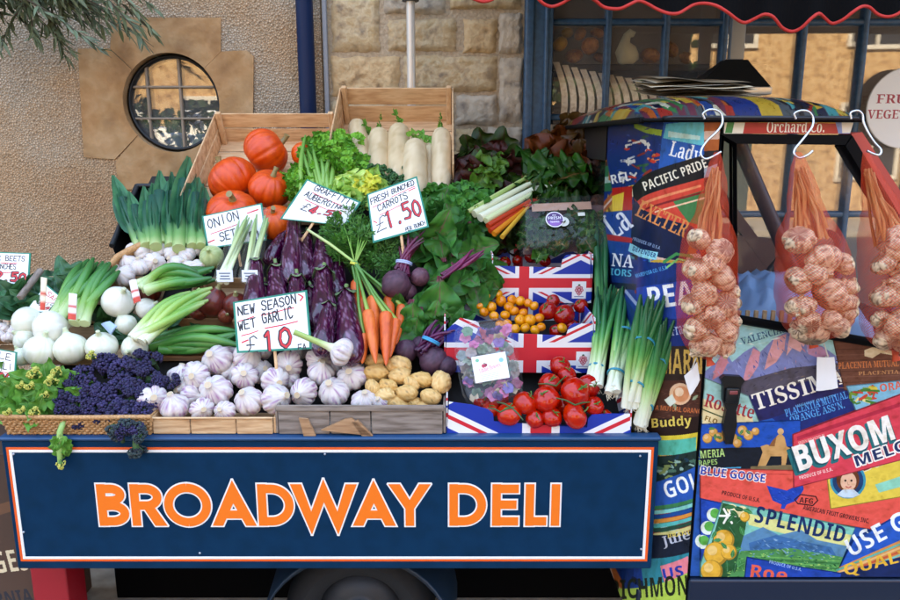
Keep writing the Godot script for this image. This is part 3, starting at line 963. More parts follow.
func build_truck() -> void:
	var truck := thing("market_truck", "small blue three-wheeled truck pasted with fruit crate labels and heaped with vegetables", "truck")
	var navy := tri_mat("navy_paint", noise_tex(512, 0.012, [[0.0, "0a2a42"], [0.5, "0c2e4a"], [1.0, "0e324f"]], FastNoiseLite.TYPE_SIMPLEX_SMOOTH, 5, 71), 2.0, 0.5)
	navy.metallic_specular = 0.2
	var edge_m := mat("navy_edge", "18426a", 0.4)
	# ---- side board
	var a := on_z(1, 441, 0)
	var b := on_z(659.5, 569, 0)
	var l0 := on_z(1.0, 442, 0).x
	var r0 := on_z(659, 442, 0).x
	var top: float = a.y
	var low: float = b.y
	var mb := MB.new()
	mb.box(Vector3((l0 + r0) * .5, (top + low) * .5, -0.0125), Vector3(r0 - l0, top - low, 0.025), 0.003)
	var board := part(truck, "side_board", mb.mesh(), navy)
	mb = MB.new()
	mb.box(Vector3((l0 + r0) * .5, top + 0.006, -0.012), Vector3(r0 - l0 + 0.01, 0.012, 0.034), 0.004)
	part(board, "top_rail", mb.mesh(), edge_m)
	var il := on_z(6, 446, 0).x
	var ir := on_z(654, 446, 0).x
	var it := on_z(300, 447.2, 0).y
	var ib := on_z(300, 561.2, 0).y
	var k := mpp(on_z(300, 500, 0))
	for q in [[0.0, 2.6, 0.0010, "orange_line", "e65a10"], [2.6, 5.4, 0.0013, "white_line", "e9e6df"]]:
		var i0: float = q[0] * k
		var i1: float = q[1] * k
		mb = MB.new()
		var w := i1 - i0
		mb.box(Vector3((il + ir) * .5, it - (i0 + i1) * .5, q[2] * .5), Vector3(ir - il - 2 * i0, w, q[2]), 0.0003)
		mb.box(Vector3((il + ir) * .5, ib + (i0 + i1) * .5, q[2] * .5), Vector3(ir - il - 2 * i0, w, q[2]), 0.0003)
		for x in [il + (i0 + i1) * .5, ir - (i0 + i1) * .5]:
			mb.box(Vector3(x, (it + ib) * .5, q[2] * .5), Vector3(w, it - ib - 2 * i1 + 0.0002, q[2]), 0.0003)
		part(board, q[3], mb.mesh(), mat(q[3], q[4], 0.45))
	for s in [[14, 454], [325, 454], [640, 456], [24, 532], [641, 549], [200, 553]]:
		var p := on_z(s[0], s[1], 0)
		mb = MB.new()
		mb.tube([p, p + Vector3(0, 0, 0.002), p + Vector3(0, 0, 0.003)], [0.003, 0.0028, 0.0012], 10)
		part(board, "screw", mb.mesh(), mat("screw_zinc", "b9bcc0", 0.35, 0.7))
	var white := mat("letter_white", "ece9e2", 0.5)
	var orange := mat("letter_orange", "f07408", 0.5)
	for L in [["B", 100, 31], ["R", 133, 35], ["O", 166, 47], ["A", 213, 44], ["D", 259, 36], ["W", 292, 66], ["A", 353, 43], ["Y", 389, 42], ["D", 449, 37], ["E", 491.5, 26.5], ["L", 524.5, 21.5], ["I", 549.5, 10.5]]:
		var o := on_z(L[1], 525.5, 0)
		var e := on_z(L[1] + L[2], 525.5, 0)
		var h := on_z(L[1], 484, 0).y - o.y
		var sx: float = (e.x - o.x) / L[2]
		var sy := h / 42.0
		var wm := MB.new()
		var om := MB.new()
		var i := 0
		for s in letter_strokes(L[0], L[2]):
			for pass_ in 2:
				var poly := PackedVector2Array()
				if s is Array: poly = strip_poly(s, 4.25 + (1.5 if pass_ == 0 else 0.0), 1.5 if pass_ == 0 else 0.0)
				else: poly = Geometry2D.offset_polygon(s, 1.5, Geometry2D.JOIN_MITER)[0] if pass_ == 0 else s
				var q := PackedVector2Array()
				for p in poly: q.append(Vector2(o.x + p.x * sx, o.y + p.y * sy))
				if pass_ == 0: wm.prism(q, 0.0002, 0.0006 + i * 0.00012)
				else: om.prism(q, 0.0002, 0.0016 + i * 0.00012)
			i += 1
		var le := part(board, "letter", om.mesh(), orange)
		part(board, "letter_outline", wm.mesh(), white)
	# ---- bed, underframe, wheel
	mb = MB.new()
	mb.box(Vector3((l0 + r0) * .5 - .02, low + 0.12, -0.66), Vector3(r0 - l0, 0.04, 1.24), 0.004)
	mb.box(Vector3((l0 + r0) * .5, (top + low) * .5, -1.29), Vector3(r0 - l0, top - low, 0.025), 0.003)
	mb.box(Vector3(l0 + 0.014, (top + low) * .5, -0.655), Vector3(0.025, top - low - .01, 1.23), 0.003)
	part(truck, "bed", mb.mesh(), navy)
	var ply := tri_mat("deck_ply", noise_tex(512, 0.02, [[0.0, "14110e"], [1.0, "221c16"]]), 3.0, 0.85)  # near-black tone stands in for the shade in the gaps
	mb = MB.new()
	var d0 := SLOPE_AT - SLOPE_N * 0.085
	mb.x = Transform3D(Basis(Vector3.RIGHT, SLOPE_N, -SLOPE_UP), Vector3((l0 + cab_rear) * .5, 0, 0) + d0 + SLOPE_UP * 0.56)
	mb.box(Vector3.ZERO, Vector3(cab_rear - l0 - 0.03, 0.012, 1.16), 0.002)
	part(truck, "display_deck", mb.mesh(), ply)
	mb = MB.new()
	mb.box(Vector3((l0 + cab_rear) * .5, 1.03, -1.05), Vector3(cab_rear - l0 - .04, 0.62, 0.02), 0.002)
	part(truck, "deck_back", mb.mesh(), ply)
	var black := mat("underframe_black", "060607", 0.8)
	black.metallic_specular = 0.15
	mb = MB.new()
	mb.box(Vector3(0.2, low + 0.05, -0.62), Vector3(2.6, 0.09, 0.3), 0.01)
	mb.box(Vector3(0.2, low + 0.02, -0.2), Vector3(1.9, 0.05, 0.06), 0.01)
	mb.box(Vector3(-0.2, 0.285, -0.42), Vector3(1.74, 0.36, 0.02), 0.004)  # dark panel added in place of the shade under the bed
	part(truck, "underframe_and_shade", mb.mesh(), black)
	var wc := Vector3(on_z(357, 580, -0.12).x, 0.22, -0.2)
	mb = MB.new()
	for i in 1:
		var pr := []
		mb.grid(36, 12, func(u, v):
			var th: float = u * TAU
			var ph: float = v * TAU
			var r: float = 0.165 + 0.052 * sin(ph)
			return [wc + Vector3(cos(th) * r, sin(th) * r, cos(ph) * 0.058)], true)
	var wheel := part(truck, "wheel", mb.mesh(true), mat("tyre_rubber", "18181a", 0.85))
	mb = MB.new()
	mb.tube([wc + Vector3(0, 0, -.05), wc + Vector3(0, 0, 0.02), wc + Vector3(0, 0, 0.03), wc + Vector3(0, 0, 0.045)], [0.12, 0.125, 0.06, 0.05], 24)
	part(wheel, "rim", mb.mesh(), mat("rim_steel", "2a2c30", 0.5, 0.3))
	mb = MB.new()
	mb.grid(24, 3, func(u, v):
		var th: float = lerpf(PI * 1.02, -PI * 0.02, u)
		var rx: float = [0.28, 0.268, 0.262, 0.262][int(round(v * 3))]
		var zz: float = [-0.34, -0.11, -0.09, -0.115][int(round(v * 3))]
		return [Vector3(wc.x + cos(th) * rx, 0.2 + sin(th) * (rx - 0.005), zz + 0.02)])
	part(truck, "mudguard", mb.mesh(), mat("mudguard_blue", "1c2c3c", 0.4))
	build_cab(truck, navy, black)
	# ---- things below and behind the tail
	var red := MB.new()
	var rp := on_z(58, 590, -0.10)
	red.box(Vector3(rp.x - .028, 0.24, -0.16), Vector3(0.1, 0.46, 0.1), 0.006)
	red.box(Vector3(rp.x - .028, 0.475, -0.16), Vector3(0.108, 0.02, 0.11), 0.004)
	solo("red_crate", red.mesh(), mat("red_plastic", "96101e", 0.45), "red plastic crate standing under the tail of the truck", "crate")
	var pr := Print.new(256, 512, Color("4b3527"))
	var sans := sys_font("Droid Sans", 800)
	pr.text("ORANGES", sans, Vector2(20, 330), Vector2(250, 300), 60, Color("d8c9a4"))
	pr.text("CALIFORNIA", sans, Vector2(15, 420), Vector2(250, 390), 40, Color("20212a"))
	pr.line([Vector2(0, 200), Vector2(256, 120)], 26, Color("6e4a30"))
	pr.line([Vector2(0, 470), Vector2(256, 440)], 14, Color("8a7a5c"))
	var bx := on_z(8, 520, -0.16)
	var carton := thing("printed_carton", "brown printed fruit carton standing behind the truck's tail board", "carton")
	mb = MB.new()
	mb.box(Vector3(bx.x - 0.1, 0.41, -0.32), Vector3(0.3, 0.6, 0.3), 0.004)
	part(carton, "box", mb.mesh(), mat("carton_brown", "4b3527", 0.8))
	mb = MB.new()
	var cx0 := bx.x - 0.245
	mb.face([Vector3(cx0, .115, -0.1685), Vector3(cx0 + .29, .115, -0.1685), Vector3(cx0 + .29, .705, -0.1685), Vector3(cx0, .705, -0.1685)], null, [Vector2(0, 1), Vector2(1, 1), Vector2(1, 0), Vector2(0, 0)])
	var cm := mat("carton_print", "ffffff", 0.7)
	cm.albedo_texture = pr.tex()
	part(carton, "printed_panel", mb.mesh(), cm)

func sys_font(n: String, w: int, it := false) -> SystemFont:
	var key := "%s%d%s" % [n, w, it]
	if not mats.has(key):
		var f := SystemFont.new()
		f.font_names = [n]
		f.font_weight = w
		f.font_italic = it
		mats[key] = f
	return mats[key]

# the cab's outline seen from above, from the back of the rear wall round the corner to the door: s metres along it
func cab_at(s: float) -> Vector2:                        # (x, z)
	var flat := 1.0
	if s < flat: return Vector2(cab_rear, -arc_r - (flat - s))
	var q := (s - flat) / arc_r
	if q < PI / 2: return Vector2(cab_rear + arc_r * (1 - cos(q)), -arc_r + arc_r * sin(q))
	return Vector2(cab_rear + arc_r + (s - flat - arc_r * PI / 2), 0)
const CAB_S0 := 0.55
const CAB_S1 := 1.0 + 0.14 * PI / 2
const CAB_Y0 := 0.30
const CAB_Y1 := 1.62
func corner_px(p: Vector2) -> Vector2:                   # photograph pixel -> pixel of the corner panel's print, by where its ray meets the panel
	var lo := CAB_S0 - 0.4
	var hi := CAB_S1 + 0.0
	var d := ray(p.x, p.y)
	for i in 26:
		var m := (lo + hi) * .5
		var q := cab_at(m)
		var t := (q.y - EYE.z) / d.z
		if EYE.x + d.x * t > q.x: lo = m
		else: hi = m
	var c := cab_at(lo)
	var y := EYE.y + d.y * (c.y - EYE.z) / d.z
	return Vector2((lo - CAB_S0) / (CAB_S1 - CAB_S0) * 640.0, (CAB_Y1 - y) / (CAB_Y1 - CAB_Y0) * 1200.0)

func V(s: String) -> Array:
	var out := []
	for p in s.split(" "):
		var e := p.split(",")
		out.append(Vector2(float(e[0]), float(e[1])))
	return out

func wiggle(pr: Print, a: Vector2, b: Vector2, n: int, colors: Array, seed_: int) -> void:   # small painted scene of strokes between two corners
	var r := RandomNumberGenerator.new()
	r.seed = seed_
	for i in n:
		var p := Vector2(r.randf_range(a.x, b.x), r.randf_range(a.y, b.y))
		pr.line([p, p + Vector2(r.randf_range(-6, 6), r.randf_range(-3, 3)), p + Vector2(r.randf_range(-7, 7), r.randf_range(-4, 4))], r.randf_range(1.0, 3.0), Color(colors[r.randi() % colors.size()]))

func engrave(pr: Print, s: String, n: int, colors: Array, seed_: int, len_ := 4.0, w := 0.8, ang := 0.2) -> void:   # hand-drawn strokes of a printed picture
	var poly := PackedVector2Array(V(s))
	var r := RandomNumberGenerator.new()
	r.seed = seed_ * 31 + 5
	var lo := poly[0]
	var hi := poly[0]
	for p in poly:
		lo = lo.min(p); hi = hi.max(p)
	for i in n:
		var p := Vector2(r.randf_range(lo.x, hi.x), r.randf_range(lo.y, hi.y))
		var a := ang + r.randf_range(-.5, .5)
		var q := p + Vector2(cos(a), sin(a)) * len_ * r.randf_range(.4, 1.2)
		if Geometry2D.is_point_in_polygon(p, poly) and Geometry2D.is_point_in_polygon(q, poly):
			var d := (q - p).orthogonal().normalized() * w * r.randf_range(.2, .6)
			pr.poly([p, p.lerp(q, .5) + d, q, p.lerp(q, .5) - d], colors[r.randi() % colors.size()])
func fruit(pr: Print, o: Vector2, r: float, c: String) -> void:
	pr.disc(o, r, Color(c).darkened(0.25))
	pr.disc(o + Vector2(-.08, -.08) * r, r * .88, Color(c))
	pr.disc(o + Vector2(-.3, -.3) * r, r * .42, Color(c).lightened(0.3))
func leaf2(pr: Print, o: Vector2, a: float, l: float, c: String) -> void:
	var d := Vector2.from_angle(a) * l
	var n := d.orthogonal() * .22
	pr.poly([o, o + d * .35 + n, o + d * .75 + n * .7, o + d, o + d * .7 - n * .8, o + d * .3 - n], Color(c))
	pr.line([o, o + d * .9], 0.4, Color(c).lightened(.3))

func paint_corner() -> Print:
	var pr := Print.new(640, 1200, Color("15306c"))
	var rc := RandomNumberGenerator.new()
	rc.seed = 44
	for i in 150:
		var o := Vector2(rc.randf_range(0, 640), rc.randf_range(0, 1200))
		var w := Vector2(rc.randf_range(60, 190), rc.randf_range(30, 90)) * .5
		var ang := rc.randf_range(-.4, .4)
		var q := []
		for e in [Vector2(-1, -1), Vector2(1, -1), Vector2(1, 1), Vector2(-1, 1)]: q.append(o + (e * w).rotated(ang))
		var cc := Color(["16306a", "8a2420", "c09a34", "2f6a44", "141a30", "3f8490", "a85a2a", "4a2a24", "20222a", "1a3a86"][rc.randi() % 10])
		pr.raw(q, cc)
		pr.line([q[3].lerp(q[0], .45), q[2].lerp(q[1], .45)], w.y * .5, cc.lightened(.55) if i % 2 else cc.darkened(.5))
	pr.map = corner_px
	var bold := sys_font("Droid Sans", 800)
	var serif := sys_font("Droid Serif", 700)
	var it := sys_font("Droid Serif", 700, true)
	pr.poly(V("600,118 672,118 664,180 612,190"), Color("16316e"))
	pr.poly(V("634,122 662,130 661,136 634,128"), Color("9fb93a"))
	wiggle(pr, Vector2(624, 138), Vector2(648, 182), 22, ["d8d4c6", "c23a2a", "2c5a3a", "8c2f2a", "e4dcc8"], 4)
	wiggle(pr, Vector2(644, 150), Vector2(662, 176), 14, ["c0392b", "8a2a20", "e08a5a"], 5)
	for q in ["600,118 672,118 664,180 612,190", "600,250 704,262 704,284 600,284", "636,288 704,276 704,330 640,330", "640,318 704,316 704,346 644,346"]: engrave(pr, q, 90, [Color("16337a"), Color("2a50a4"), Color("122a66")], q.length() + 3, 6.0, 1.4, -.2)
	pr.text("NATIONAL", bold, Vector2(634, 118), Vector2(674, 124), 8, Color("e8e2cf"))
	pr.poly(V("664,118 704,118 704,185 658,172"), Color("2257a8"))
	pr.poly(V("666,124 704,120 704,146 663,138"), Color("67c3cf"))
	pr.poly(V("668,131 700,136 700,140 668,137"), Color("bfe6e0"))
	pr.text("Lady", it, Vector2(667, 160), Vector2(698, 168), 21, Color("f0f2f4"))
	pr.poly(V("612,188 632,186 632,236 612,240"), Color("b8241f"))
	pr.poly(V("612,196 624,192 622,214 612,218"), Color("e8c53a"))
	pr.text("REL", bold, Vector2(612, 184), Vector2(631, 180), 9, Color("f2efe4"))
	pr.poly(V("632,187 704,155 704,178 634,204"), Color("14151a"))
	pr.text("PACIFIC PRIDE", bold, Vector2(645, 191), Vector2(708, 167), 9.5, Color("eee6cd"))
	pr.poly(V("634,204 704,178 704,232 690,226 634,198"), Color("cc4231"))
	pr.poly(V("672,200 704,190 704,226 688,222"), Color("3f7a46"))
	pr.line(V("640,206 700,186"), 2.4, Color("e88a5c"))
	pr.line(V("646,209 704,192"), 2.0, Color("7d1f20"))
	pr.line(V("655,212 704,198"), 1.6, Color("f0c7a0"))
	pr.poly(V("634,199 692,226 686,262 630,242"), Color("101c3c"))
	pr.text("EXETER", serif, Vector2(634.5, 215), Vector2(684, 238), 17, Color("d98a4a"))
	pr.text("PRODUCE OF U.S.A.", bold, Vector2(632, 240), Vector2(660, 250), 3.5, Color("8fa4c0"))
	pr.poly(V("606,212 632,210 630,262 604,262"), Color("204690"))
	pr.text("La", it, Vector2(614, 240), Vector2(634, 226), 26, Color("f2f4f6"))
	pr.poly(V("606,234 632,238 632,243 606,240"), Color("b52a30"))
	pr.poly(V("630,243 658,252 656,260 628,251"), Color("8fd0d8"))
	pr.text("DEFENDER", bold, Vector2(632, 250.5), Vector2(655, 258), 4.5, Color("1a3a6a"))
	pr.poly(V("600,250 704,262 704,284 600,284"), Color("14306e"))
	pr.line(V("664,262 676,254 690,256 700,264"), 3.0, Color("3f8c4a"))
	pr.line(V("666,268 678,259 692,262 702,270"), 2.0, Color("7fc06a"))
	pr.text("NA", serif, Vector2(611, 266), Vector2(633, 268), 13, Color("f0f0ee"))
	pr.text("IORS", bold, Vector2(610, 275), Vector2(631, 277), 7, Color("5fc0d6"))
	pr.text("MARIPOSA CO. U.S.A.", bold, Vector2(636, 278), Vector2(668, 269), 4, Color("58a6d8"))
	pr.poly(V("606,282 636,284 636,290 606,288"), Color("101a36"))
	pr.poly(V("636,288 704,276 704,330 640,330"), Color("24459a"))
	pr.text("PEAR", bold, Vector2(650, 310), Vector2(712, 300), 23, Color("f3f1ea"))
	pr.poly(V("640,318 704,316 704,346 644,346"), Color("1a2f70"))
	pr.text("Francisco", it, Vector2(672, 336), Vector2(704, 330), 12, Color("b8c4e0"))
	pr.poly(V("640,344 704,344 704,380 644,380"), Color("332620"))
	pr.text("MARN", bold, Vector2(660, 374), Vector2(702, 374), 25, Color("c8a24e"))
	pr.poly(V("640,378 704,378 704,418 644,418"), Color("4a2c22"))
	engrave(pr, "640,378 704,378 704,418 644,418", 120, [Color("5c3a2c"), Color("3a2018"), Color("6a4634")], 81, 8.0, 1.0, 0.0)
	for i in 5: leaf2(pr, Vector2(668 + i * 6, 400 + (i * 3) % 6), i * 1.4, 8.0, "8a9a78")
	pr.disc(Vector2(680, 394), 11, Color("e0b48c"))
	pr.disc(Vector2(681, 394), 8, Color("d08a5c"))
	pr.disc(Vector2(679, 392), 4.5, Color("e8c8a4"))
	pr.poly(V("664,400 672,394 676,402 670,407"), Color("d8dcc8"))
	pr.text("A MUTUAL ORANGE", bold, Vector2(655, 410), Vector2(704, 414), 5, Color("c06a3a"))
	pr.poly(V("640,416 704,416 704,436 644,436"), Color("2a1c18"))
	pr.text("Buddy", bold, Vector2(652, 431), Vector2(692, 428), 13, Color("dcc35a"))
	pr.poly(V("640,434 704,432 704,462 644,462"), Color("d9c23c"))
	for i in 6: fruit(pr, Vector2(656 + i * 8, 458), 4.0, ["c8602a", "d8902a"][i % 2])
	pr.poly(V("654,440 696,437 696,452 654,455"), Color("57b39a"))
	pr.poly(V("640,456 704,450 704,482 644,482"), Color("20302c"))
	wiggle(pr, Vector2(656, 458), Vector2(696, 478), 26, ["4a6a58", "8aa89a", "16201e", "7a8a52", "203a4a"], 8)
	pr.poly(V("640,486 704,466 704,500 644,510"), Color("2a55a4"))
	pr.text("GOLD", bold, Vector2(667, 499), Vector2(712, 484), 17, Color("eef0ee"))
	for i in 7:
		pr.line([Vector2(655, 508 + i * 4.5), Vector2(704, 500 + i * 4.5)], 4.0, Color(["3c7a4a", "7fc6b8", "1f4a8a", "d08a3a", "57b0a8", "2a4a3a", "c8c07a"][i]))
	pr.poly(V("640,534 704,530 704,556 644,562"), Color("1c2230"))
	pr.text("Jules", it, Vector2(664, 549), Vector2(698, 540), 13, Color("b9bcc8"))
	pr.text("BRAND", bold, Vector2(668, 538), Vector2(692, 534), 4, Color("d8c25a"))
	pr.poly(V("640,558 704,552 704,586 644,590"), Color("2f7f8c"))
	pr.poly(V("660,566 688,556 694,574 664,582"), Color("df7f8a"))
	pr.text("US", bold, Vector2(664, 580), Vector2(684, 576), 11, Color("2a3aa0"))
	pr.poly(V("560,584 704,572 704,640 560,640"), Color("a9c24a"))
	pr.text("RICHMOND", bold, Vector2(612, 600), Vector2(700, 594), 20, Color("1e2414"))
	return pr

func door_px(p: Vector2) -> Vector2:
	var q := on_z(p.x, p.y, 0)
	return Vector2((q.x - 0.58) / 1.0 * 1280.0, (1.20 - q.y) / 0.8 * 1024.0)

func paint_door() -> Array:                              # print and the outlines of the pasted labels, in their order
	var pr := Print.new(1280, 1024, Color("2a55a0"))
	pr.map = door_px
	var bold := sys_font("Droid Sans", 800)
	var serif := sys_font("Droid Serif", 700)
	var it := sys_font("Droid Serif", 700, true)
	var sheets := []
	var sheet := func(s: String, c: String) -> void:
		sheets.append(V(s))
		pr.poly(V(s), Color(c))
		pr.line(V(s) + [V(s)[0]], 1.0, Color(c).darkened(0.35))
		engrave(pr, s, 110, [Color(c).darkened(0.07), Color(c).lightened(0.07), Color(c).darkened(0.04)], sheets.size(), 5.0, 1.3)
	# mountain label
	sheet.call("700,322 830,322 850,398 704,432", "a5d2cf")
	pr.text("VALENCIAS", serif, Vector2(742, 345), Vector2(786, 332), 7, Color("3a5a78"))
	pr.poly(V("704,372 716,362 724,350 732,362 744,352 754,346 760,352 774,338 790,330 806,342 822,346 836,356 842,376 704,412"), Color("7f86b8"))
	pr.poly(V("753,348 760,352 758,366 750,378 742,384 746,366"), Color("d3929c"))
	pr.poly(V("716,364 724,350 728,362 722,374 712,380"), Color("c9848e"))
	pr.poly(V("774,338 786,334 784,350 776,362 764,370 768,354"), Color("dba0a4"))
	pr.poly(V("790,331 806,342 800,352 792,348 786,356"), Color("e0aeae"))
	pr.poly(V("806,344 822,347 830,356 818,358 808,354"), Color("b98aa6"))
	engrave(pr, "704,372 716,362 724,350 732,362 744,352 754,346 760,352 774,338 790,330 806,342 822,346 836,356 842,376 704,412", 260, [Color("666ea6"), Color("9aa2cc"), Color("c98a98"), Color("585f94")], 71, 7.0, 1.4, 1.1)
	engrave(pr, "704,322 830,322 834,334 704,352", 60, [Color("bfe0da"), Color("8fc4c4"), Color("dceae0")], 72, 12.0, 1.6, -.1)
	pr.poly(V("704,398 740,382 790,368 846,362 850,400 704,434"), Color("56505c"))
	engrave(pr, "704,398 740,382 790,368 846,362 848,374 760,394 704,412", 140, [Color("6c6470"), Color("3f3a48"), Color("7a6a5a")], 73, 6.0, 1.3, -.3)
	pr.poly(V("704,410 760,392 846,372 850,400 704,434"), Color("2c2a58"))
	pr.text("ALTISSIMA", serif, Vector2(726, 420), Vector2(846, 383), 17, Color("f2ead8"))
	pr.poly(V("772,418 850,388 858,420 790,434"), Color("24306e"))
	pr.text("HIGHEST QUALITY", bold, Vector2(796, 408), Vector2(836, 397), 3.2, Color("6fa3d6"))
	pr.text("PLACENTIA MUTUAL", serif, Vector2(786, 417), Vector2(848, 398), 7.5, Color("5aa0dc"))
	pr.text("ORANGE ASS'N.", serif, Vector2(791, 424), Vector2(845, 408), 7.5, Color("5aa0dc"))
	# brown wood label
	sheet.call("832,336 960,330 960,396 844,390", "6e4636")
	for i in 9: pr.line([Vector2(836, 344 + i * 5.5), Vector2(960, 341 + i * 5.5)], 0.8, Color("5a382a" if i % 2 else "7d5444"))
	pr.poly(V("864,350 872,347 876,343 884,347 896,349 892,355 880,353 872,358 864,356"), Color("e4cfa8"))
	pr.text("PLACENTIA MUTUAL ORANGE", serif, Vector2(838, 369), Vector2(925, 365), 6.5, Color("cf7a44"))
	pr.text("PLACENTIA, CALIF.", serif, Vector2(858, 376), Vector2(925, 373), 4.5, Color("c08a5a"))
	# berries
	sheet.call("846,386 905,380 960,374 960,430 856,412", "7fb6cc")
	wiggle(pr, Vector2(852, 388), Vector2(878, 404), 26, ["d8c34a", "7a9a3a", "c84a3a", "4a7a34", "e4d68a"], 17)
	pr.text("ORANGES", bold, Vector2(880, 392), Vector2(930, 384), 8, Color("d8624a"))
	# rose
	sheet.call("700,376 748,396 762,430 702,436", "9ec8c0")
	pr.poly(V("702,398 752,418 756,432 702,436"), Color("e3cf9a"))
	pr.text("Rosette", it, Vector2(703, 406), Vector2(752, 419), 13, Color("a2333a"))
	pr.text("FLO", bold, Vector2(704, 420), Vector2(716, 424), 5, Color("7a5a1c"))
	pr.line(V("702,409 745,426"), 1.2, Color("3a4a2a"))
	# vineyard, rider
	sheet.call("700,424 800,420 800,472 700,472", "2450ac")
	pr.poly(V("700,448 800,446 800,472 700,472"), Color("1c2028"))
	for p in [[707, 438, 5], [713, 432, 4.5], [719, 437, 5], [726, 432, 5], [732, 438, 5.5], [742, 430, 5], [748, 435, 5], [755, 431, 4], [737, 443, 4.5]]: fruit(pr, Vector2(p[0], p[1]), p[2], "d8a050")
	for i in 7: leaf2(pr, Vector2(708 + i * 7, 428 + (i * 5) % 12), i * 1.7, 7.0, "4a7a3a")
	pr.text("ALMERIA", bold, Vector2(690, 459), Vector2(724.5, 456), 8, Color("b2d27a"))
	pr.text("GRAPES", bold, Vector2(694, 466), Vector2(717, 464), 5.5, Color("9fc06a"))
	pr.line(V("704,469 740,467"), 1.4, Color("4a9ac0"))
	pr.poly(V("757,466 762,452 760,446 766,444 774,446 776,436 780,432 784,437 786,446 792,449 790,456 787,454 785,466 781,466 781,456 770,456 765,466"), Color("c99a5e"))
	pr.poly(V("774,446 776,436 772,440 768,446"), Color("8a5a34"))
	pr.disc(Vector2(780, 431), 3.2, Color("d9b07c"))
	pr.poly(V("750,466 796,464 796,471 750,472"), Color("7a6a4a"))
	# salmon goose label
	sheet.call("700,468 796,470 905,478 960,486 960,520 890,532 720,504 700,500", "e2574a")
	pr.text("BLUE GOOSE", bold, Vector2(700, 474), Vector2(764, 482), 8.5, Color("f4e9dc"), 1.6)
	pr.text("BLUE GOOSE", bold, Vector2(700, 474), Vector2(764, 482), 8.5, Color("2a3f9c"))
	pr.poly(V("766,485 786,490 802,482 803,489 796,500 786,504 784,508 788,509 780,508 781,504 772,500"), Color("2344a8"))
	engrave(pr, "766,485 786,490 802,482 803,489 796,500 786,504 772,500", 50, [Color("17318a"), Color("3a5cc0")], 74, 5.0, 1.0, .5)
	pr.line(V("704,472 790,474"), 0.7, Color("b83c34"))
	pr.text("PRODUCE OF U.S.A.", bold, Vector2(721, 494), Vector2(759, 502), 4.2, Color("3a1e20"))
	pr.line(V("794,499 800,494 815,496 817,500 812,505 797,503 794,499"), 1.2, Color("3a1e20"))
	pr.text("AFG", bold, Vector2(798.5, 502), Vector2(812, 503.5), 5.5, Color("3a1e20"))
	pr.text("AMERICAN FRUIT GROWERS INC.", bold, Vector2(802, 509), Vector2(868, 523), 4.6, Color("3a1e20"))
	# yellow portrait label
	sheet.call("826,474 905,446 960,430 960,486 830,508", "e2c64a")
	pr.poly(V("874,484 960,456 960,470 878,492"), Color("8fd0b4"))
	pr.text("Buddy", bold, Vector2(864, 474), Vector2(914, 456), 15, Color("e8dcae"), 2.0)
	pr.text("Buddy", bold, Vector2(864, 474), Vector2(914, 456), 15, Color("7c1f1c"))
	pr.disc(Vector2(847, 480), 18, Color("3a8fa6"))
	pr.disc(Vector2(847, 480), 15.5, Color("24406a"))
	pr.disc(Vector2(847, 479), 11.5, Color("6a3a22"), 12.5)
	pr.disc(Vector2(847.5, 481), 8.0, Color("e4b594"), 9.5)
	pr.poly(V("836,494 842,489 853,489 859,494 852,497 843,497"), Color("c8d8e4"))
	engrave(pr, "836,470 842,467 853,467 858,471 859,480 856,476 847,472 838,476 835,482", 60, [Color("4a2414"), Color("8a5230"), Color("3a1a10")], 77, 5.0, 0.9, .8)
	pr.line(V("846.5,481 847,484 848.5,484"), 0.5, Color("b88464"))
	pr.disc(Vector2(844.5, 480), 1.1, Color("3a2418")); pr.disc(Vector2(850.5, 480), 1.1, Color("3a2418"))
	pr.line(V("845,486 847.5,487.2 850,486"), 0.9, Color("b03a3a"))
	# pink melons
	sheet.call("792,434 905,392 960,376 960,440 905,458 793,487", "d84452")
	pr.poly(V("796,440 905,404 905,400 796,436"), Color("b52f44"))
	for i in 9: leaf2(pr, Vector2(905 + i * 4, 410 + (i * 7) % 20), i * .8, 10, "4a8a50")
	pr.text("GROWN AND PACKED BY", bold, Vector2(798, 444), Vector2(824, 436), 3.0, Color("f0b8a8"))
	for g in [[3.2, "2a6c70", 1.6], [0.8, "1e4c54", 0.0], [0.0, "f4ece0", -1.6]]:
		var off := Vector2(-g[2], g[2])
		if g[0] > 0: pr.text("BUXOM", bold, Vector2(797, 472) + off, Vector2(895, 439) + off, 25, Color(g[1]), g[0])
		else: pr.text("BUXOM", bold, Vector2(799, 470), Vector2(894, 438), 25, Color(g[1]), 0.9)
	pr.text("MELONS", bold, Vector2(856, 466), Vector2(934, 440), 11, Color("f2ebe0"), 3.0)
	pr.text("MELONS", bold, Vector2(856, 466), Vector2(934, 440), 11, Color("24345c"))
	pr.text("PRODUCE OF U.S.A.", bold, Vector2(799, 479), Vector2(832, 470), 3.6, Color("f2d8cc"))
	# green discs
	sheet.call("700,498 728,504 706,570 700,574", "2448a8")
	for p in [[713, 514, 7], [707, 527, 7], [702, 541, 7]]:
		pr.disc(Vector2(p[0], p[1]), p[2], Color("dfe8da"))
		pr.disc(Vector2(p[0] + 1.5, p[1] - 1.5), p[2] * .7, Color("5fae4c"))
	# splendid
	sheet.call("722,500 854,527 832,580 700,580 700,562", "7fc3b0")
	pr.poly(V("745,512 850,534 846,548 748,524"), Color("d9d78a"))
	pr.poly(V("740,536 762,526 778,534 800,529 816,539 846,545 836,570 730,562"), Color("5a86a8"))
	pr.poly(V("748,542 775,534 800,540 830,546 838,560 750,556"), Color("3f6a9c"))
	pr.poly(V("740,550 790,547 842,556 832,580 720,580"), Color("4f8c4e"))
	for i in 8: pr.line([Vector2(748 + i * 3, 555 + i * 2.6), Vector2(838, 560 + i * 2.6)], 1.2, Color("36703a" if i % 2 else "6aa854"))
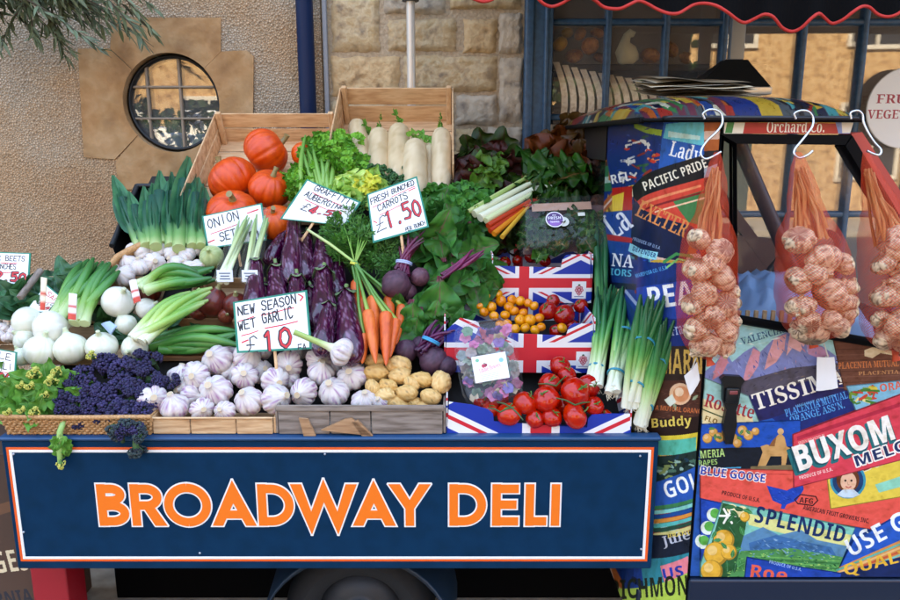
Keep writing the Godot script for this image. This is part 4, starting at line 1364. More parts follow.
	pr.poly(V("722,502 748,508 744,530 736,560 728,576 704,578 704,566"), Color("2f5a34"))
	for p in [[741, 511, 6], [731, 508, 5]]: pr.disc(Vector2(p[0], p[1]), p[2], Color("e8d9a0"))
	for i in 6: pr.line([Vector2(727, 515), Vector2(727, 515) + Vector2.from_angle(i * 1.05) * 8], 2.2, Color("f2f0e0"))
	engrave(pr, "748,542 775,534 800,540 830,546 838,560 750,556", 150, [Color("5a86b4"), Color("2f5688"), Color("86a8c4")], 75, 6.0, 1.2, .2)
	engrave(pr, "740,550 790,547 842,556 832,580 720,580", 220, [Color("2f6a34"), Color("7ab85c"), Color("1f5028"), Color("a8c868")], 76, 4.0, 1.4, .15)
	for i in 16: leaf2(pr, Vector2(724 + (i * 37) % 22, 506 + (i * 53) % 66), i * 1.3, 11.0, ["2f6a3a", "3f8446", "24562e"][i % 3])
	for p in [[723, 539, 10.5], [715, 553, 12], [711, 570, 11], [728, 551, 8], [744, 516, 5]]: fruit(pr, Vector2(p[0], p[1]), p[2], "e0ac3a")
	for i in 5: leaf2(pr, Vector2(716 + i * 5, 530 + i * 9), 2.2 + i * .9, 9.0, "3f8446")
	pr.text("SPLENDID", bold, Vector2(753, 521), Vector2(842, 542), 16.5, Color("1c2f5c"))
	# blue, lower right
	sheet.call("852,540 960,478 960,590 826,590", "2a58b4")
	pr.text("USE GOLD", bold, Vector2(851, 556), Vector2(950, 504), 18, Color("eef0f0"))
	pr.poly(V("838,566 960,512 960,540 832,578"), Color("d08a4a"))
	for i in 5: pr.line([Vector2(836, 569 + i * 3), Vector2(940, 526 + i * 4)], 2.0, Color(["5fae9c", "e0b070", "c85a3a", "7fc0b0", "3a6a4a"][i]))
	pr.poly(V("828,574 960,540 960,590 826,590"), Color("1c2a58"))
	pr.text("QUALITY", bold, Vector2(845, 577), Vector2(930, 556), 14, Color("e6b43a"))
	sheet.call("746,556 800,566 840,572 838,592 742,592", "2446a4")
	pr.text("PRODUCE OF U.S.A.", bold, Vector2(768, 562), Vector2(800, 570), 3.2, Color("9fb8e0"))
	pr.text("Roe", bold, Vector2(749, 576), Vector2(785, 581), 13, Color("e0604a"))
	return [pr, sheets]

func wear(m: StandardMaterial3D) -> void:                # faded and scuffed ink
	m.detail_enabled = true
	m.detail_blend_mode = BaseMaterial3D.BLEND_MODE_MUL
	if not mats.has("scuffs"):
		mats["scuffs"] = noise_tex(1024, 0.02, [[0.0, "c8bfae"], [0.3, "efebe2"], [0.6, "ffffff"], [0.82, "f4efe4"], [1.0, "d0c6b4"]], FastNoiseLite.TYPE_SIMPLEX_SMOOTH, 6, 91)
	m.detail_albedo = mats["scuffs"]
	m.roughness_texture = mats["scuffs"]

func build_cab(truck: Node3D, navy: Material, black: Material) -> void:
	cab_door = on_z(DOOR_L - 1.5, 400, 0).x
	cab_rear = cab_door - arc_r
	var gut := on_z(700, 119, 0).y
	# rear wall and rounded corner, one skin with its print
	var pc := paint_corner()
	var cm := mat("corner_labels", "ffffff", 0.32)
	cm.albedo_texture = pc.tex()
	cm.metallic_specular = 0.3
	wear(cm)
	var mb := MB.new()
	mb.grid(34, 10, func(u, v):
		var s: float = lerpf(CAB_S0, CAB_S1, u)
		var c := cab_at(s)
		var y: float = lerpf(CAB_Y0, gut, v)
		return [Vector3(c.x, y, c.y), Color(1, 1, 1), Vector2(u, (CAB_Y1 - y) / (CAB_Y1 - CAB_Y0))])
	part(truck, "rear_corner_panel", mb.mesh(), cm, Transform3D.IDENTITY, "rounded corner panel pasted with fruit labels")
	mb = MB.new()
	mb.box(Vector3(cab_rear + 0.012, 0.72, -0.88), Vector3(0.024, 0.86, 0.62), 0.003)
	mb.box(Vector3(cab_rear + 0.012, gut - 0.05, -0.88), Vector3(0.024, 0.12, 0.62), 0.003)
	mb.box(Vector3(cab_rear + 0.012, 0.9, -1.24), Vector3(0.024, 1.2, 0.12), 0.003)
	var rw := part(truck, "rear_wall", mb.mesh(), mat("cab_dark", "23201f", 0.5))
	mb = MB.new()
	mb.box(Vector3(cab_rear + 0.014, (1.15 + gut - .11) * .5, -0.87), Vector3(0.004, gut - .11 - 1.15, 0.62), 0.0004)
	part(rw, "rear_pane", mb.mesh(), glass("cab_glass", "2a3030", 0.25))
	# door
	var ds := paint_door()
	var dm := mat("door_labels", "ffffff", 0.45)
	dm.albedo_texture = ds[0].tex()
	dm.metallic_specular = 0.25
	wear(dm)
	var D := func(px: float, py: float) -> Vector2:
		var p := on_z(px, py, 0)
		return Vector2(p.x, p.y)
	var xl := cab_door + 0.004
	var belt_l: Vector2 = D.call(737, 318)
	var belt_r: Vector2 = D.call(940, 354)
	var low: float = D.call(760, 576).y
	mb = MB.new()
	var lowpoly := PackedVector2Array([Vector2(xl, low), Vector2(1.46, low), Vector2(1.46, belt_r.y - 0.01), belt_r, belt_l, Vector2(xl, belt_l.y)])
	mb.prism(lowpoly, -0.05, 0.0)
	for i in mb.uv.size(): mb.uv[i] = Vector2((mb.v[i].x - 0.58), (1.20 - mb.v[i].y) / 0.8)
	var door := part(truck, "door", mb.mesh(), dm)
	var lay := 0
	var clip := PackedVector2Array([Vector2(xl + .001, low + .001), Vector2(1.459, low + .001), Vector2(1.459, belt_r.y - .012), belt_r - Vector2(0, .001), belt_l - Vector2(0, .001), Vector2(xl + .001, belt_l.y - .001)])
	for s in ds[1]:
		var poly := PackedVector2Array()
		for p in s: poly.append(D.call(p.x, p.y))
		var cut := Geometry2D.intersect_polygons(poly, clip)
		if cut.is_empty(): continue
		lay += 1
		mb = MB.new()
		mb.prism(cut[0], 0.00005, 0.0005 * lay)
		for i in mb.uv.size(): mb.uv[i] = Vector2((mb.v[i].x - 0.58), (1.20 - mb.v[i].y) / 0.8)
		part(door, "pasted_label", mb.mesh(), dm, Transform3D.IDENTITY, ["mountain scene crate label", "brown wood grain crate label", "pale blue berry crate label", "rose crate label", "rider and vineyard crate label", "salmon red goose crate label", "yellow portrait crate label", "pink melon crate label", "green discs crate label", "lemon grove crate label", "blue house crate label", "blue and red crate label"][lay - 1])
	# window frame: left stile, head, sloping pillar, belt rubber
	var rubber := mat("frame_rubber", "0a0a0b", 0.55)
	rubber.metallic_specular = 0.2
	mb = MB.new()
	var wt: float = D.call(780, 144).y
	var ot: float = D.call(780, 134).y
	mb.prism(PackedVector2Array([Vector2(xl + .002, belt_l.y), Vector2(belt_l.x, belt_l.y), Vector2(D.call(736, 145).x, wt), Vector2(D.call(719, 136).x, ot), Vector2(xl + .002, ot)]), -0.045, 0.004)
	mb.prism(PackedVector2Array([Vector2(D.call(719, 136).x, ot + .0005), Vector2(D.call(736, 145).x, wt + .0005), D.call(844, 145), D.call(850, 135)]), -0.045, 0.0055)
	mb.prism(PackedVector2Array([D.call(844, 146), D.call(905, 246), D.call(936, 300), belt_r + Vector2(0.004, .002), belt_r + Vector2(0.03, .002), D.call(946, 300), D.call(914, 242), D.call(851, 136)]), -0.045, 0.007)
	mb.tube([Vector3(belt_l.x - .01, belt_l.y, 0.004), Vector3(belt_r.x, belt_r.y, 0.004)], 0.011, 8)
	part(door, "window_frame", mb.mesh(), rubber)
	mb = MB.new()
	mb.prism(PackedVector2Array([belt_l, belt_r, D.call(936, 300), D.call(905, 246), D.call(844, 146), Vector2(D.call(736, 145).x, wt)]), -0.026, -0.022)
	part(door, "window_pane", mb.mesh(), glass("door_glass", "ffffff", 0.01, 0.0, 0.25))
	# handle and lock
	mb = MB.new()
	var K := mpp(on_z(733, 400, 0))
	var h0 := on_z(732, 381, 0.012)
	mb.prism(PackedVector2Array(V("-12,3 -8,6 8,5 12,1 9,-4 8,-22 6,-30 8,-46 5,-66 -2,-66 -6,-46 -4,-30 -8,-20 -9,-3").map(func(p): return Vector2(h0.x + p.x * K, h0.y + p.y * K))), 0.002, 0.016)
	mb.box(h0 + Vector3(0, -14 * K, 0.008), Vector3(13, 16, 0) * K + Vector3(0, 0, 0.012), 0.003)
	part(door, "handle", mb.mesh(), mat("handle_black", "0e0f11", 0.3))
	mb = MB.new()
	mb.box(h0 + Vector3(0, -10 * K, 0.0155), Vector3(8, 4, 0) * K + Vector3(0, 0, 0.004), 0.0015)
	part(door, "handle_badge", mb.mesh(), mat("badge_red", "7c3a3a", 0.4))
	# pillar strip in front of the window with labels, head strip over it
	mb = MB.new()
	mb.prism(PackedVector2Array([D.call(851, 134), D.call(862, 132), D.call(935, 245), D.call(960, 300), D.call(962, 350), Vector2(belt_r.x + .03, belt_r.y), D.call(947, 300), D.call(915, 241)]), -0.06, 0.0)
	part(truck, "windscreen_pillar", mb.mesh(), mat("pillar_red", "a63a35", 0.4))
	var hp := Print.new(1024, 64, Color("b3262c"))
	var it := sys_font("Droid Serif", 700, true)
	hp.poly([Vector2(0, 0), Vector2(120, 0), Vector2(110, 64), Vector2(0, 64)], Color("f0ecd8"))
	hp.poly([Vector2(20, 10), Vector2(60, 4), Vector2(50, 60), Vector2(10, 60)], Color("3c8a4a"))
	hp.poly([Vector2(0, 0), Vector2(1024, 0), Vector2(1024, 22), Vector2(0, 14)], Color("d89a34"))
	hp.text("Orchard Co.", it, Vector2(240, 58), Vector2(560, 58), 52, Color("f4ece0"))
	hp.poly([Vector2(610, 0), Vector2(1024, 0), Vector2(1024, 64), Vector2(640, 64)], Color("7d8fc0"))
	hp.poly([Vector2(650, 10), Vector2(760, 20), Vector2(750, 60), Vector2(660, 60)], Color("e4dccb"))
	hp.poly([Vector2(820, 0), Vector2(960, 10), Vector2(930, 64), Vector2(800, 50)], Color("2c3c8a"))
	mb = MB.new()
	mb.prism(PackedVector2Array([Vector2(xl + 0.002, ot + .001), Vector2(D.call(850, 134).x, ot + .001), Vector2(D.call(855, 120).x, gut + 0.004), Vector2(xl + .002, gut + 0.004)]), -0.05, -0.001)
	for i in mb.uv.size(): mb.uv[i] = Vector2((mb.v[i].x - xl) / 0.42, (gut - mb.v[i].y) / (gut - ot))
	var hm := mat("head_labels", "ffffff", 0.32)
	hm.albedo_texture = hp.tex()
	part(truck, "head_strip", mb.mesh(), hm)
	# sill below the door
	mb = MB.new()
	mb.box(Vector3((cab_door + 1.5) * .5, low - 0.075, -0.02), Vector3(1.5 - cab_door, 0.14, 0.06), 0.008)
	mb.box(Vector3(1.0, low - 0.1, -0.65), Vector3(1.0, 0.06, 1.2), 0.008)
	part(truck, "sill", mb.mesh(), mat("sill_navy", "101c30", 0.35))
	mb = MB.new()
	var zz := 0.0
	mb.box(Vector3(cab_door - 0.0005, (gut + low) * .5 - .05, -0.014), Vector3(0.006, gut - low + .1, 0.03), 0.001)
	part(truck, "door_seal", mb.mesh(), black)
	# roof: shallow dome
	var rp := Print.new(1024, 512, Color("56606a"))
	var r := RandomNumberGenerator.new()
	r.seed = 12
	for i in 420:
		var o := Vector2(r.randf_range(0, 1024), r.randf_range(0, 512))
		var w := r.randf_range(14, 60)
		var h := r.randf_range(30, 110)
		var ang := r.randf_range(-.5, .5)
		var q := []
		for e in [Vector2(-1, -1), Vector2(1, -1), Vector2(1, 1), Vector2(-1, 1)]: q.append(o + (e * Vector2(w, h) * .5).rotated(ang))
		rp.poly(q, Color(["2a4f9c", "b8342c", "e0b43a", "3f8a50", "d8d2bd", "1b2340", "57a9b0", "c8662c", "7a3a52", "20222a"][r.randi() % 10]))
		if i % 3 == 0: rp.line([q[3].lerp(q[0], .4), q[2].lerp(q[1], .4)], h * .22, Color(["f0ead8", "e8c85a", "28304a"][i % 9 / 3]))
	rp.poly([Vector2(440, 330), Vector2(560, 330), Vector2(560, 512), Vector2(440, 512)], Color("203a8c"))
	rp.poly([Vector2(560, 300), Vector2(640, 300), Vector2(660, 512), Vector2(560, 512)], Color("dcb43a"))
	rp.poly([Vector2(420, 40), Vector2(560, 40), Vector2(560, 150), Vector2(420, 150)], Color("e0b83c"))
	rp.poly([Vector2(560, 40), Vector2(700, 40), Vector2(700, 150), Vector2(560, 150)], Color("4a8c3c"))
	var rm := mat("roof_labels", "a8a498", 0.3)
	rm.albedo_texture = rp.tex()
	rm.metallic_specular = 0.35
	wear(rm)
	mb = MB.new()
	var rx0 := cab_rear - 0.045
	var rx1: float = D.call(853, 119).x + 0.02
	mb.grid(36, 24, func(u, v):
		var cx: float = u * 2 - 1
		var cz: float = v * 2 - 1
		var ex: float = 1.0 - pow(absf(cx), 4.0)
		var ez: float = 1.0 - pow(absf(cz), 3.0)
		var y: float = gut - 0.004 + 0.075 * sqrt(maxf(ex, 0.0)) * sqrt(maxf(ez, 0.0))
		return [Vector3(lerpf(rx0, rx1 + 0.22 * v, u), y, lerpf(0.012, -1.31, v)), Color(1, 1, 1), Vector2(u, 1 - v)])
	part(truck, "roof", mb.mesh(), rm, Transform3D.IDENTITY, "domed cab roof pasted with fruit labels")
	mb = MB.new()
	mb.box(Vector3((rx0 + rx1) * .5, gut - 0.003, 0.012), Vector3(rx1 - rx0, 0.009, 0.016), 0.003)
	mb.box(Vector3(rx0, gut - 0.003, -0.65), Vector3(0.014, 0.014, 1.33), 0.003)
	part(truck, "gutter", mb.mesh(), rubber)
	mb = MB.new()
	var ra := on_z(668, 117.5, 0.045)
	var rb := on_z(861, 118, 0.045)
	mb.tube([Vector3(ra.x, ra.y, 0.01), Vector3(ra.x, ra.y, 0.03), ra + Vector3(0.01, 0, 0), rb - Vector3(0.01, 0, 0), rb, Vector3(rb.x, rb.y, 0.03), Vector3(rb.x, rb.y, -0.01)], 0.0046, 8)
	part(truck, "hanging_rail", mb.mesh(), mat("rail_steel", "2e3034", 0.35, 0.6))
	# windscreen, bonnet, far side, inside
	mb = MB.new()
	mb.face([Vector3(1.40, 1.02, -0.06), Vector3(1.40, 1.02, -1.24), Vector3(rx1 + 0.03, gut - .02, -1.24), Vector3(rx1 + 0.03, gut - .02, -0.06)])
	part(truck, "windscreen", mb.mesh(), glass("door_glass"))
	mb = MB.new()
	var zf := -1.3
	mb.prism(PackedVector2Array([Vector2(cab_rear, low), Vector2(1.46, low), Vector2(1.46, 1.14), Vector2(cab_rear, 1.24)]), zf, zf + 0.03)
	mb.prism(PackedVector2Array([Vector2(cab_rear, 1.241), Vector2(cab_rear + 0.12, 1.23), Vector2(cab_rear + 0.12, gut - .05), Vector2(cab_rear, gut - .05)]), zf, zf + 0.03)
	mb.prism(PackedVector2Array([Vector2(cab_rear, gut - .049), Vector2(rx1 - .02, gut - .049), Vector2(rx1, gut - .01), Vector2(cab_rear, gut - .01)]), zf, zf + 0.03)
	mb.prism(PackedVector2Array([Vector2(rx1 - .05, gut - .05), Vector2(rx1, gut - .05), Vector2(1.36, 1.02), Vector2(1.30, 1.02)]), zf, zf + 0.031)
	part(truck, "far_door", mb.mesh(), mat("far_door_red", "360c0e", 0.5))
	mb = MB.new()
	var s0 := D.call(752, 146)
	mb.tube([Vector3(0.80, gut - .04, -0.4), Vector3(1.02, 1.1, -0.36), Vector3(1.1, 0.9, -0.35)], [0.02, 0.02, 0.02], 8)
	part(truck, "belt_pillar", mb.mesh(), mat("far_door_red"))
	mb = MB.new()
	mb.box(Vector3(0.78, 0.72, -0.7), Vector3(0.4, 0.16, 1.1), 0.04)
	mb.box(Vector3(0.63, 0.93, -0.7), Vector3(0.1, 0.42, 1.1), 0.03)
	part(truck, "bench_seat", mb.mesh(), mat("seat_vinyl", "26272b", 0.5))
	mb = MB.new()
	mb.box(Vector3(1.3, 0.85, -0.66), Vector3(0.26, 0.32, 1.18), 0.04)
	part(truck, "dashboard", mb.mesh(), mat("dash_black", "1b1c20", 0.5))
	mb = MB.new()
	var ring := []
	for i in 29: ring.append(Vector3(1.1, 1.12, -0.62) + Vector3(cos(TAU * i / 28) * 0.10, cos(TAU * i / 28) * 0.14, sin(TAU * i / 28) * 0.17))
	mb.tube(ring, 0.011, 8, false)
	mb.tube([Vector3(1.1, 1.12, -0.62), Vector3(1.28, 0.9, -0.62)], 0.016, 8)
	part(truck, "steering_wheel", mb.mesh(), mats["dash_black"])

# ================================================================ shapes of the produce (unit size, y is the stalk's axis)
func surf(nu: int, nv: int, prof: Callable, color: Callable) -> ArrayMesh:   # prof(th, v) -> (r, y)
	var mb := MB.new()
	mb.grid(nu, nv, func(u, v):
		var th: float = u * TAU
		var p: Vector2 = prof.call(th, v)
		return [Vector3(p.x * sin(th), p.y, p.x * cos(th)), color.call(th, v, p)], true)
	return mb.mesh()
func n3(x: float, y: float, z: float) -> float:
	return nz.get_noise_3d(x, y, z)
func curve(pts: Array, v: float) -> Vector2:              # (r, y) along a polyline, smoothed
	var n := pts.size() - 1
	var f := clampf(v, 0, 1) * n
	var i := mini(int(f), n - 1)
	var p0: Vector2 = pts[maxi(i - 1, 0)]
	var p3: Vector2 = pts[mini(i + 2, n)]
	return pts[i].cubic_interpolate(pts[i + 1], p0, p3, f - i)

func garlic_mesh(seed_: int, purple: float, dirty: float) -> ArrayMesh:
	var prof := [Vector2(0.0, -0.62), Vector2(0.24, -0.66), Vector2(0.55, -0.66), Vector2(0.86, -0.42), Vector2(1.0, -0.05), Vector2(0.93, 0.28), Vector2(0.66, 0.56), Vector2(0.36, 0.76), Vector2(0.24, 0.92), Vector2(0.22, 1.05), Vector2(0.2, 1.07), Vector2(0.0, 1.06)]
	var white := lin("d3c9c0") if dirty < 0.5 else lin("d2b690")
	var mauve := lin("8c4a84")
	var tan_ := lin("c2ac84")
	var brown := lin("5c3f28")
	return surf(56, 33, func(th, v):
		var p := curve(prof, v)
		var k: float = clampf(1.0 - absf(p.y) * 0.8, 0, 1)
		var lobes: float = absf(sin(th * 4.0 + 0.5 * sin(th * 3.0 + seed_)))
		p.x *= 1.0 - 0.2 * k * pow(1.0 - lobes, 2.4) * (0.6 + 0.8 * clampf(0.5 + n3(sin(th) + seed_ * 2, 3.0, cos(th)), 0, 1)) + 0.03 * n3(sin(th) * 2 + seed_ * 3, p.y * 2, cos(th) * 2)
		p.x *= 1.0 + 0.05 * sin(th * 2 + seed_)
		return p,
	func(th, v, p):
		var streak: float = n3(sin(th) * 7 + seed_ * 5, p.y * 0.9, cos(th) * 7)
		var fine: float = n3(sin(th) * 26 + seed_, p.y * 1.5, cos(th) * 26)
		var c: Color = white.lerp(mauve, clampf((streak * 1.9 + 0.22 + fine * 0.9) * purple * clampf(0.75 + 1.8 * n3(sin(th) * 1.4 + seed_, p.y * 1.6, cos(th) * 1.4), 0.1, 1.6) * smoothstep(0.95, 0.4, absf(p.y)), 0, 0.85))
		c = c.lerp(lin("a9a08e"), clampf(fine * 0.5, 0, 0.3))
		if v > 0.9: c = c.lerp(tan_, 0.85)
		if v < 0.2: c = c.lerp(brown, clampf(0.75 + fine * 1.2, 0, 1) * (1.0 if dirty > 0.5 else 0.6))
		elif dirty > 0.5: c = c.lerp(brown, clampf(n3(p.x * sin(th) * 3 + seed_, p.y * 3, p.x * cos(th) * 3) * 2.4 + 0.05 + fine * 0.9, 0, 0.85))
		return c)

func onion_mesh(seed_: int, a: String, b: String, line: String) -> ArrayMesh:
	var prof := [Vector2(0.0, -0.86), Vector2(0.14, -0.88), Vector2(0.5, -0.8), Vector2(0.86, -0.46), Vector2(1.0, 0.0), Vector2(0.9, 0.42), Vector2(0.58, 0.76), Vector2(0.26, 0.96), Vector2(0.15, 1.15), Vector2(0.13, 1.35), Vector2(0.0, 1.36)]
	var ca := lin(a)
	var cb := lin(b)
	var cl := lin(line)
	return surf(48, 28, func(th, v):
		var p := curve(prof, v)
		p.x *= 1.0 + 0.035 * n3(sin(th) * 1.2 + seed_, p.y, cos(th) * 1.2)
		return p,
	func(th, v, p):
		var f: float = n3(sin(th) * 16 + seed_, p.y * 0.6, cos(th) * 16)
		var g: float = n3(sin(th) * 2 + seed_, p.y * 2, cos(th) * 2)
		var c: Color = ca.lerp(cb, clampf(0.5 + g, 0, 1)).lerp(cl, clampf(f * 0.9, 0, 0.5))
		if v < 0.1: c = c.lerp(lin("8a7550"), 0.7)
		if v > 0.72: c = c.lerp(lin("a9b878"), 0.5)
		return c)

func blob_mesh(seed_: int, a: String, b: String, sx: float, sz: float, rough: float) -> ArrayMesh:
	var ca := lin(a)
	var cb := lin(b)
	return surf(30, 18, func(th, v):
		var ph: float = (v - 0.5) * PI
		var k: float = 1.0 + rough * n3(cos(ph) * sin(th) * 1.3 + seed_ * 9, sin(ph) * 1.3, cos(ph) * cos(th) * 1.3)
		return Vector2(cos(ph) * k * (sx if absf(sin(th)) > 2.0 else lerpf(sz, sx, absf(sin(th)))), sin(ph) * k),
	func(th, v, p):
		var f: float = n3(sin(th) * p.x * 4 + seed_, p.y * 4, cos(th) * p.x * 4)
		var g: float = n3(sin(th) * p.x * 14 + seed_, p.y * 14, cos(th) * p.x * 14)
		return ca.lerp(cb, clampf(0.5 + f + g * 0.3, 0, 1)).lerp(lin("5a4326"), clampf((g - 0.33) * 4.0, 0, 0.7) if rough > 0.1 else 0.0))

func tomato_mesh(seed_: int, a: String, b: String) -> ArrayMesh:
	var ca := lin(a)
	var cb := lin(b)
	return surf(40, 20, func(th, v):
		var ph: float = (v - 0.5) * PI
		var r: float = cos(ph) * (1.0 + 0.03 * cos(th * 5.0 + seed_) * cos(ph))
		return Vector2(r, sin(ph) * 0.86 - 0.13 * exp(-pow(cos(ph) / 0.33, 2.0)) * maxf(0.0, signf(sin(ph)))),
	func(th, v, p): return ca.lerp(cb, clampf(0.45 + 0.8 * n3(sin(th) * 1.3 + seed_ * 3, p.y * 1.3, cos(th) * 1.3), 0, 1)))
func calyx_mesh(n: int, length: float, stem: float, seed_: int) -> ArrayMesh:
	var mb := MB.new()
	for i in n:
		var a := TAU * i / n + 0.2 * sin(seed_ + i * 3.0)
		var d := Vector3(sin(a), 0.25, cos(a))
		leaf(mb, Vector3(0, 0.74, 0), d, Vector3.UP, length, 0.07, 0.9 + 0.8 * sin(i * 2.1 + seed_), 4, lin("33561f"), lin("5d8a34"), 0.1)
	mb.col = lin("4d7030")
	mb.tube([Vector3(0, 0.7, 0), Vector3(0.03, 0.9, 0.02), Vector3(0.1, 0.8 + stem * .6, 0.05), Vector3(0.24, 0.8 + stem, 0.1)], [0.07, 0.055, 0.05, 0.06], 7)
	return mb.mesh()

func aubergine_mesh(seed_: int, l: float) -> ArrayMesh:    # radius 1, from y = 0 (cap) down to -l
	var prof := [Vector2(0.0, 0.02), Vector2(0.5, 0.0), Vector2(0.66, -0.12 * l), Vector2(0.74, -0.3 * l), Vector2(0.88, -0.5 * l), Vector2(1.0, -0.7 * l), Vector2(0.92, -0.86 * l), Vector2(0.55, -0.97 * l), Vector2(0.0, -l)]
	return surf(44, 44, func(th, v):
		var p := curve(prof, v)
		p.x *= 1.0 + 0.04 * n3(sin(th) * 1.2 + seed_, p.y * 0.7, cos(th) * 1.2)
		return p,
	func(th, v, p):
		var s: float = n3(sin(th) * 5.0 + seed_ * 4, p.y * 0.55, cos(th) * 5.0)
		var f: float = n3(sin(th) * 13.0 + seed_ * 4, p.y * 1.6, cos(th) * 13.0)
		var base := lin("22061c").lerp(lin("4c0e34"), clampf(0.5 + s, 0, 1))
		return base.lerp(lin("b090ac"), clampf((f * 1.3 + s * 0.7 - 0.34) * 2.4, 0, 0.34)))
func aub_cap(seed_: int) -> ArrayMesh:
	var mb := MB.new()
	mb.grid(30, 8, func(u, v):
		var th: float = u * TAU
		var lobe: float = pow(absf(sin(th * 2.5 + seed_)), 0.7)
		var t: float = 1.0 - v
		var y: float = 0.12 - t * (0.25 + 0.75 * lobe)
		var r: float = 0.16 + 0.72 * pow(t, 0.6) + 0.06 * lobe * t
		return [Vector3(r * sin(th), y, r * cos(th)), lin("4e6a3c").lerp(lin("8a9a70"), clampf(0.4 + n3(sin(th) * 4, v * 3, cos(th) * 4 + seed_), 0, 1))], true)
	mb.col = lin("6f8a50")
	mb.tube([Vector3(0, 0.08, 0), Vector3(0.02, 0.35, 0), Vector3(0.12, 0.75, 0.06), Vector3(0.16, 0.85, 0.08)], [0.2, 0.16, 0.17, 0.19], 10)
	return mb.mesh()

func root_mesh(seed_: int, prof: Array, a: String, b: String, ring: String, bend := 0.06) -> ArrayMesh:   # carrot, mooli: crown at y = 0, tip at y = -1
	var ca := lin(a)
	var cb := lin(b)
	var cr := lin(ring)
	var mb := MB.new()
	mb.grid(22, 30, func(u, v):
		var th: float = u * TAU
		var p := curve(prof, 1.0 - v)
		var k: float = 1.0 + 0.05 * n3(sin(th) + seed_, p.y * 9, cos(th))
		var f: float = n3(sin(th) * 0.8 + seed_ * 2, p.y * 34.0, cos(th) * 0.8)
		var g: float = n3(sin(th) * 1.5 + seed_, p.y * 3.0, cos(th) * 1.5)
		return [Vector3(p.x * k * sin(th) + bend * p.y * p.y * sin(seed_ * 1.7), p.y, p.x * k * cos(th) + bend * p.y * sin(p.y * 4 + seed_) * 0.5), ca.lerp(cb, clampf(0.5 + g, 0, 1)).lerp(cr, clampf((f - 0.15) * 1.6, 0, 0.55))], true)
	return mb.mesh()

func lush(hex: String) -> Color:
	var c := lin(hex)
	return Color(minf(c.r * 1.5, 1), minf(c.g * 1.4, 1), c.b * 0.95)
# a broad leaf: base at the origin, tip at y = 1, upper side towards +z
func blade(w: float, droop: float, wave: float, a: String, b: String, vein: String, seed_: int, stalk := 0.0, belly := 0.8, lobes := 0.0) -> ArrayMesh:
	var ca := lush(a)
	var cb := lush(b)
	var cv := lin(vein)
	var mb := MB.new()
	mb.grid(12, 18, func(u, v):
		var s: float = signf(u - .5) * pow(absf(u * 2 - 1), 1.5)
		var t: float = clampf((v - stalk) / (1 - stalk), 0, 1)
		var hw: float = maxf(w * pow(maxf(sin(PI * pow(t * 0.97 + 0.015, belly)), 0.0), 0.7) * (1.0 - lobes * pow(absf(sin(t * 11.0 + s)), 2.0)), 0.016)
		var z: float = -droop * v * v + 0.16 * w * absf(s) * 2.0 * hw / w - wave * w * absf(s) * sin(v * 19.0 + seed_ * 2.3 + 1.7 * signf(s)) + 0.05 * w * n3(s * 2.5, v * 5.0 + seed_, 1.0) * 2.0
		var rib: float = absf(s)
		var lat: float = absf(fposmod(v * 7.0 - rib * 2.0, 1.0) - 0.5)
		var k: float = maxf(1.0 - rib * 16.0, clampf(1.0 - lat * 7.0, 0, 1) * 0.5 * (1 - rib))
		var c: Color = ca.lerp(cb, clampf(0.5 + 0.8 * n3(s * 2 + seed_ * 5, v * 3, 0), 0, 1)).lerp(cv, clampf(k, 0, 0.75))
		if v < stalk: c = cv
		return [Vector3(s * hw, v - 0.25 * droop * v * v, z), c])
	return mb.mesh()
# a spray of small lobed leaves on forked stems, about one unit long
func spray(n: int, ls: float, lw: float, a: String, b: String, stem: String, seed_: int, fan := 0.6, lobes := 3) -> ArrayMesh:
	var mb := MB.new()
	var r := RandomNumberGenerator.new()
	r.seed = seed_
	var cs := lin(stem)
	for i in n:
		var t := 0.35 + 0.65 * float(i) / n
		var ang := r.randf_range(-1, 1) * fan
		var tip := Vector3(sin(ang) * t, cos(ang) * t, r.randf_range(-.25, .25) * t)
		mb.col = cs
		mb.tube([Vector3(0, 0, 0) + Vector3(sin(ang) * .1, .1, 0), tip * .55 + Vector3(0, .05, 0), tip], [0.014, 0.011, 0.006], 4, false)
		for k in lobes:
			var q := ang + (k - (lobes - 1) * .5) * 0.85 + r.randf_range(-.3, .3)
			var d := Vector3(sin(q), cos(q), r.randf_range(-.5, .5))
			leaf(mb, tip, d, Vector3(r.randf_range(-.7, .7), r.randf_range(-.2, .8), 1), ls * r.randf_range(.7, 1.2), lw * r.randf_range(.7, 1.2), r.randf_range(-.3, .8), 4, lush(a), lush(b), 0.25, 0.45)
	return mb.mesh()
# fine feathery frond
func feather(a: String, b: String, stem: String, seed_: int) -> ArrayMesh:
	var mb := MB.new()
	var r := RandomNumberGenerator.new()
	r.seed = seed_
	mb.col = lin(stem)
	var pts := []
	for i in 6: pts.append(Vector3(0.06 * sin(i * 1.1 + seed_), i / 5.0, 0.05 * cos(i * 0.9 + seed_)))
	mb.tube(pts, [0.018, 0.016, 0.013, 0.01, 0.007, 0.004], 5, false)
	for i in 16:
		var t := 0.22 + 0.78 * i / 16.0
		var k := mini(int(t * 5), 4)
		var p: Vector3 = pts[k].lerp(pts[k + 1], t * 5 - k)
		var side := (1.0 if i % 2 else -1.0)
		var d := Vector3(side, 0.7, r.randf_range(-.5, .5)).normalized()
		var ln := 0.34 * (1.1 - t)+ 0.06
		mb.tube([p, p + d * ln], [0.007, 0.003], 3, false)
		for j in 7:
			leaf(mb, p + d * ln * (0.2 + 0.8 * j / 7.0), (d + Vector3(r.randf_range(-.9, .9), r.randf_range(-.5, .9), r.randf_range(-.6, .6))).normalized(), Vector3(0, 0, 1), 0.10, 0.016, 0.2, 2, lush(a), lush(b))
	return mb.mesh()
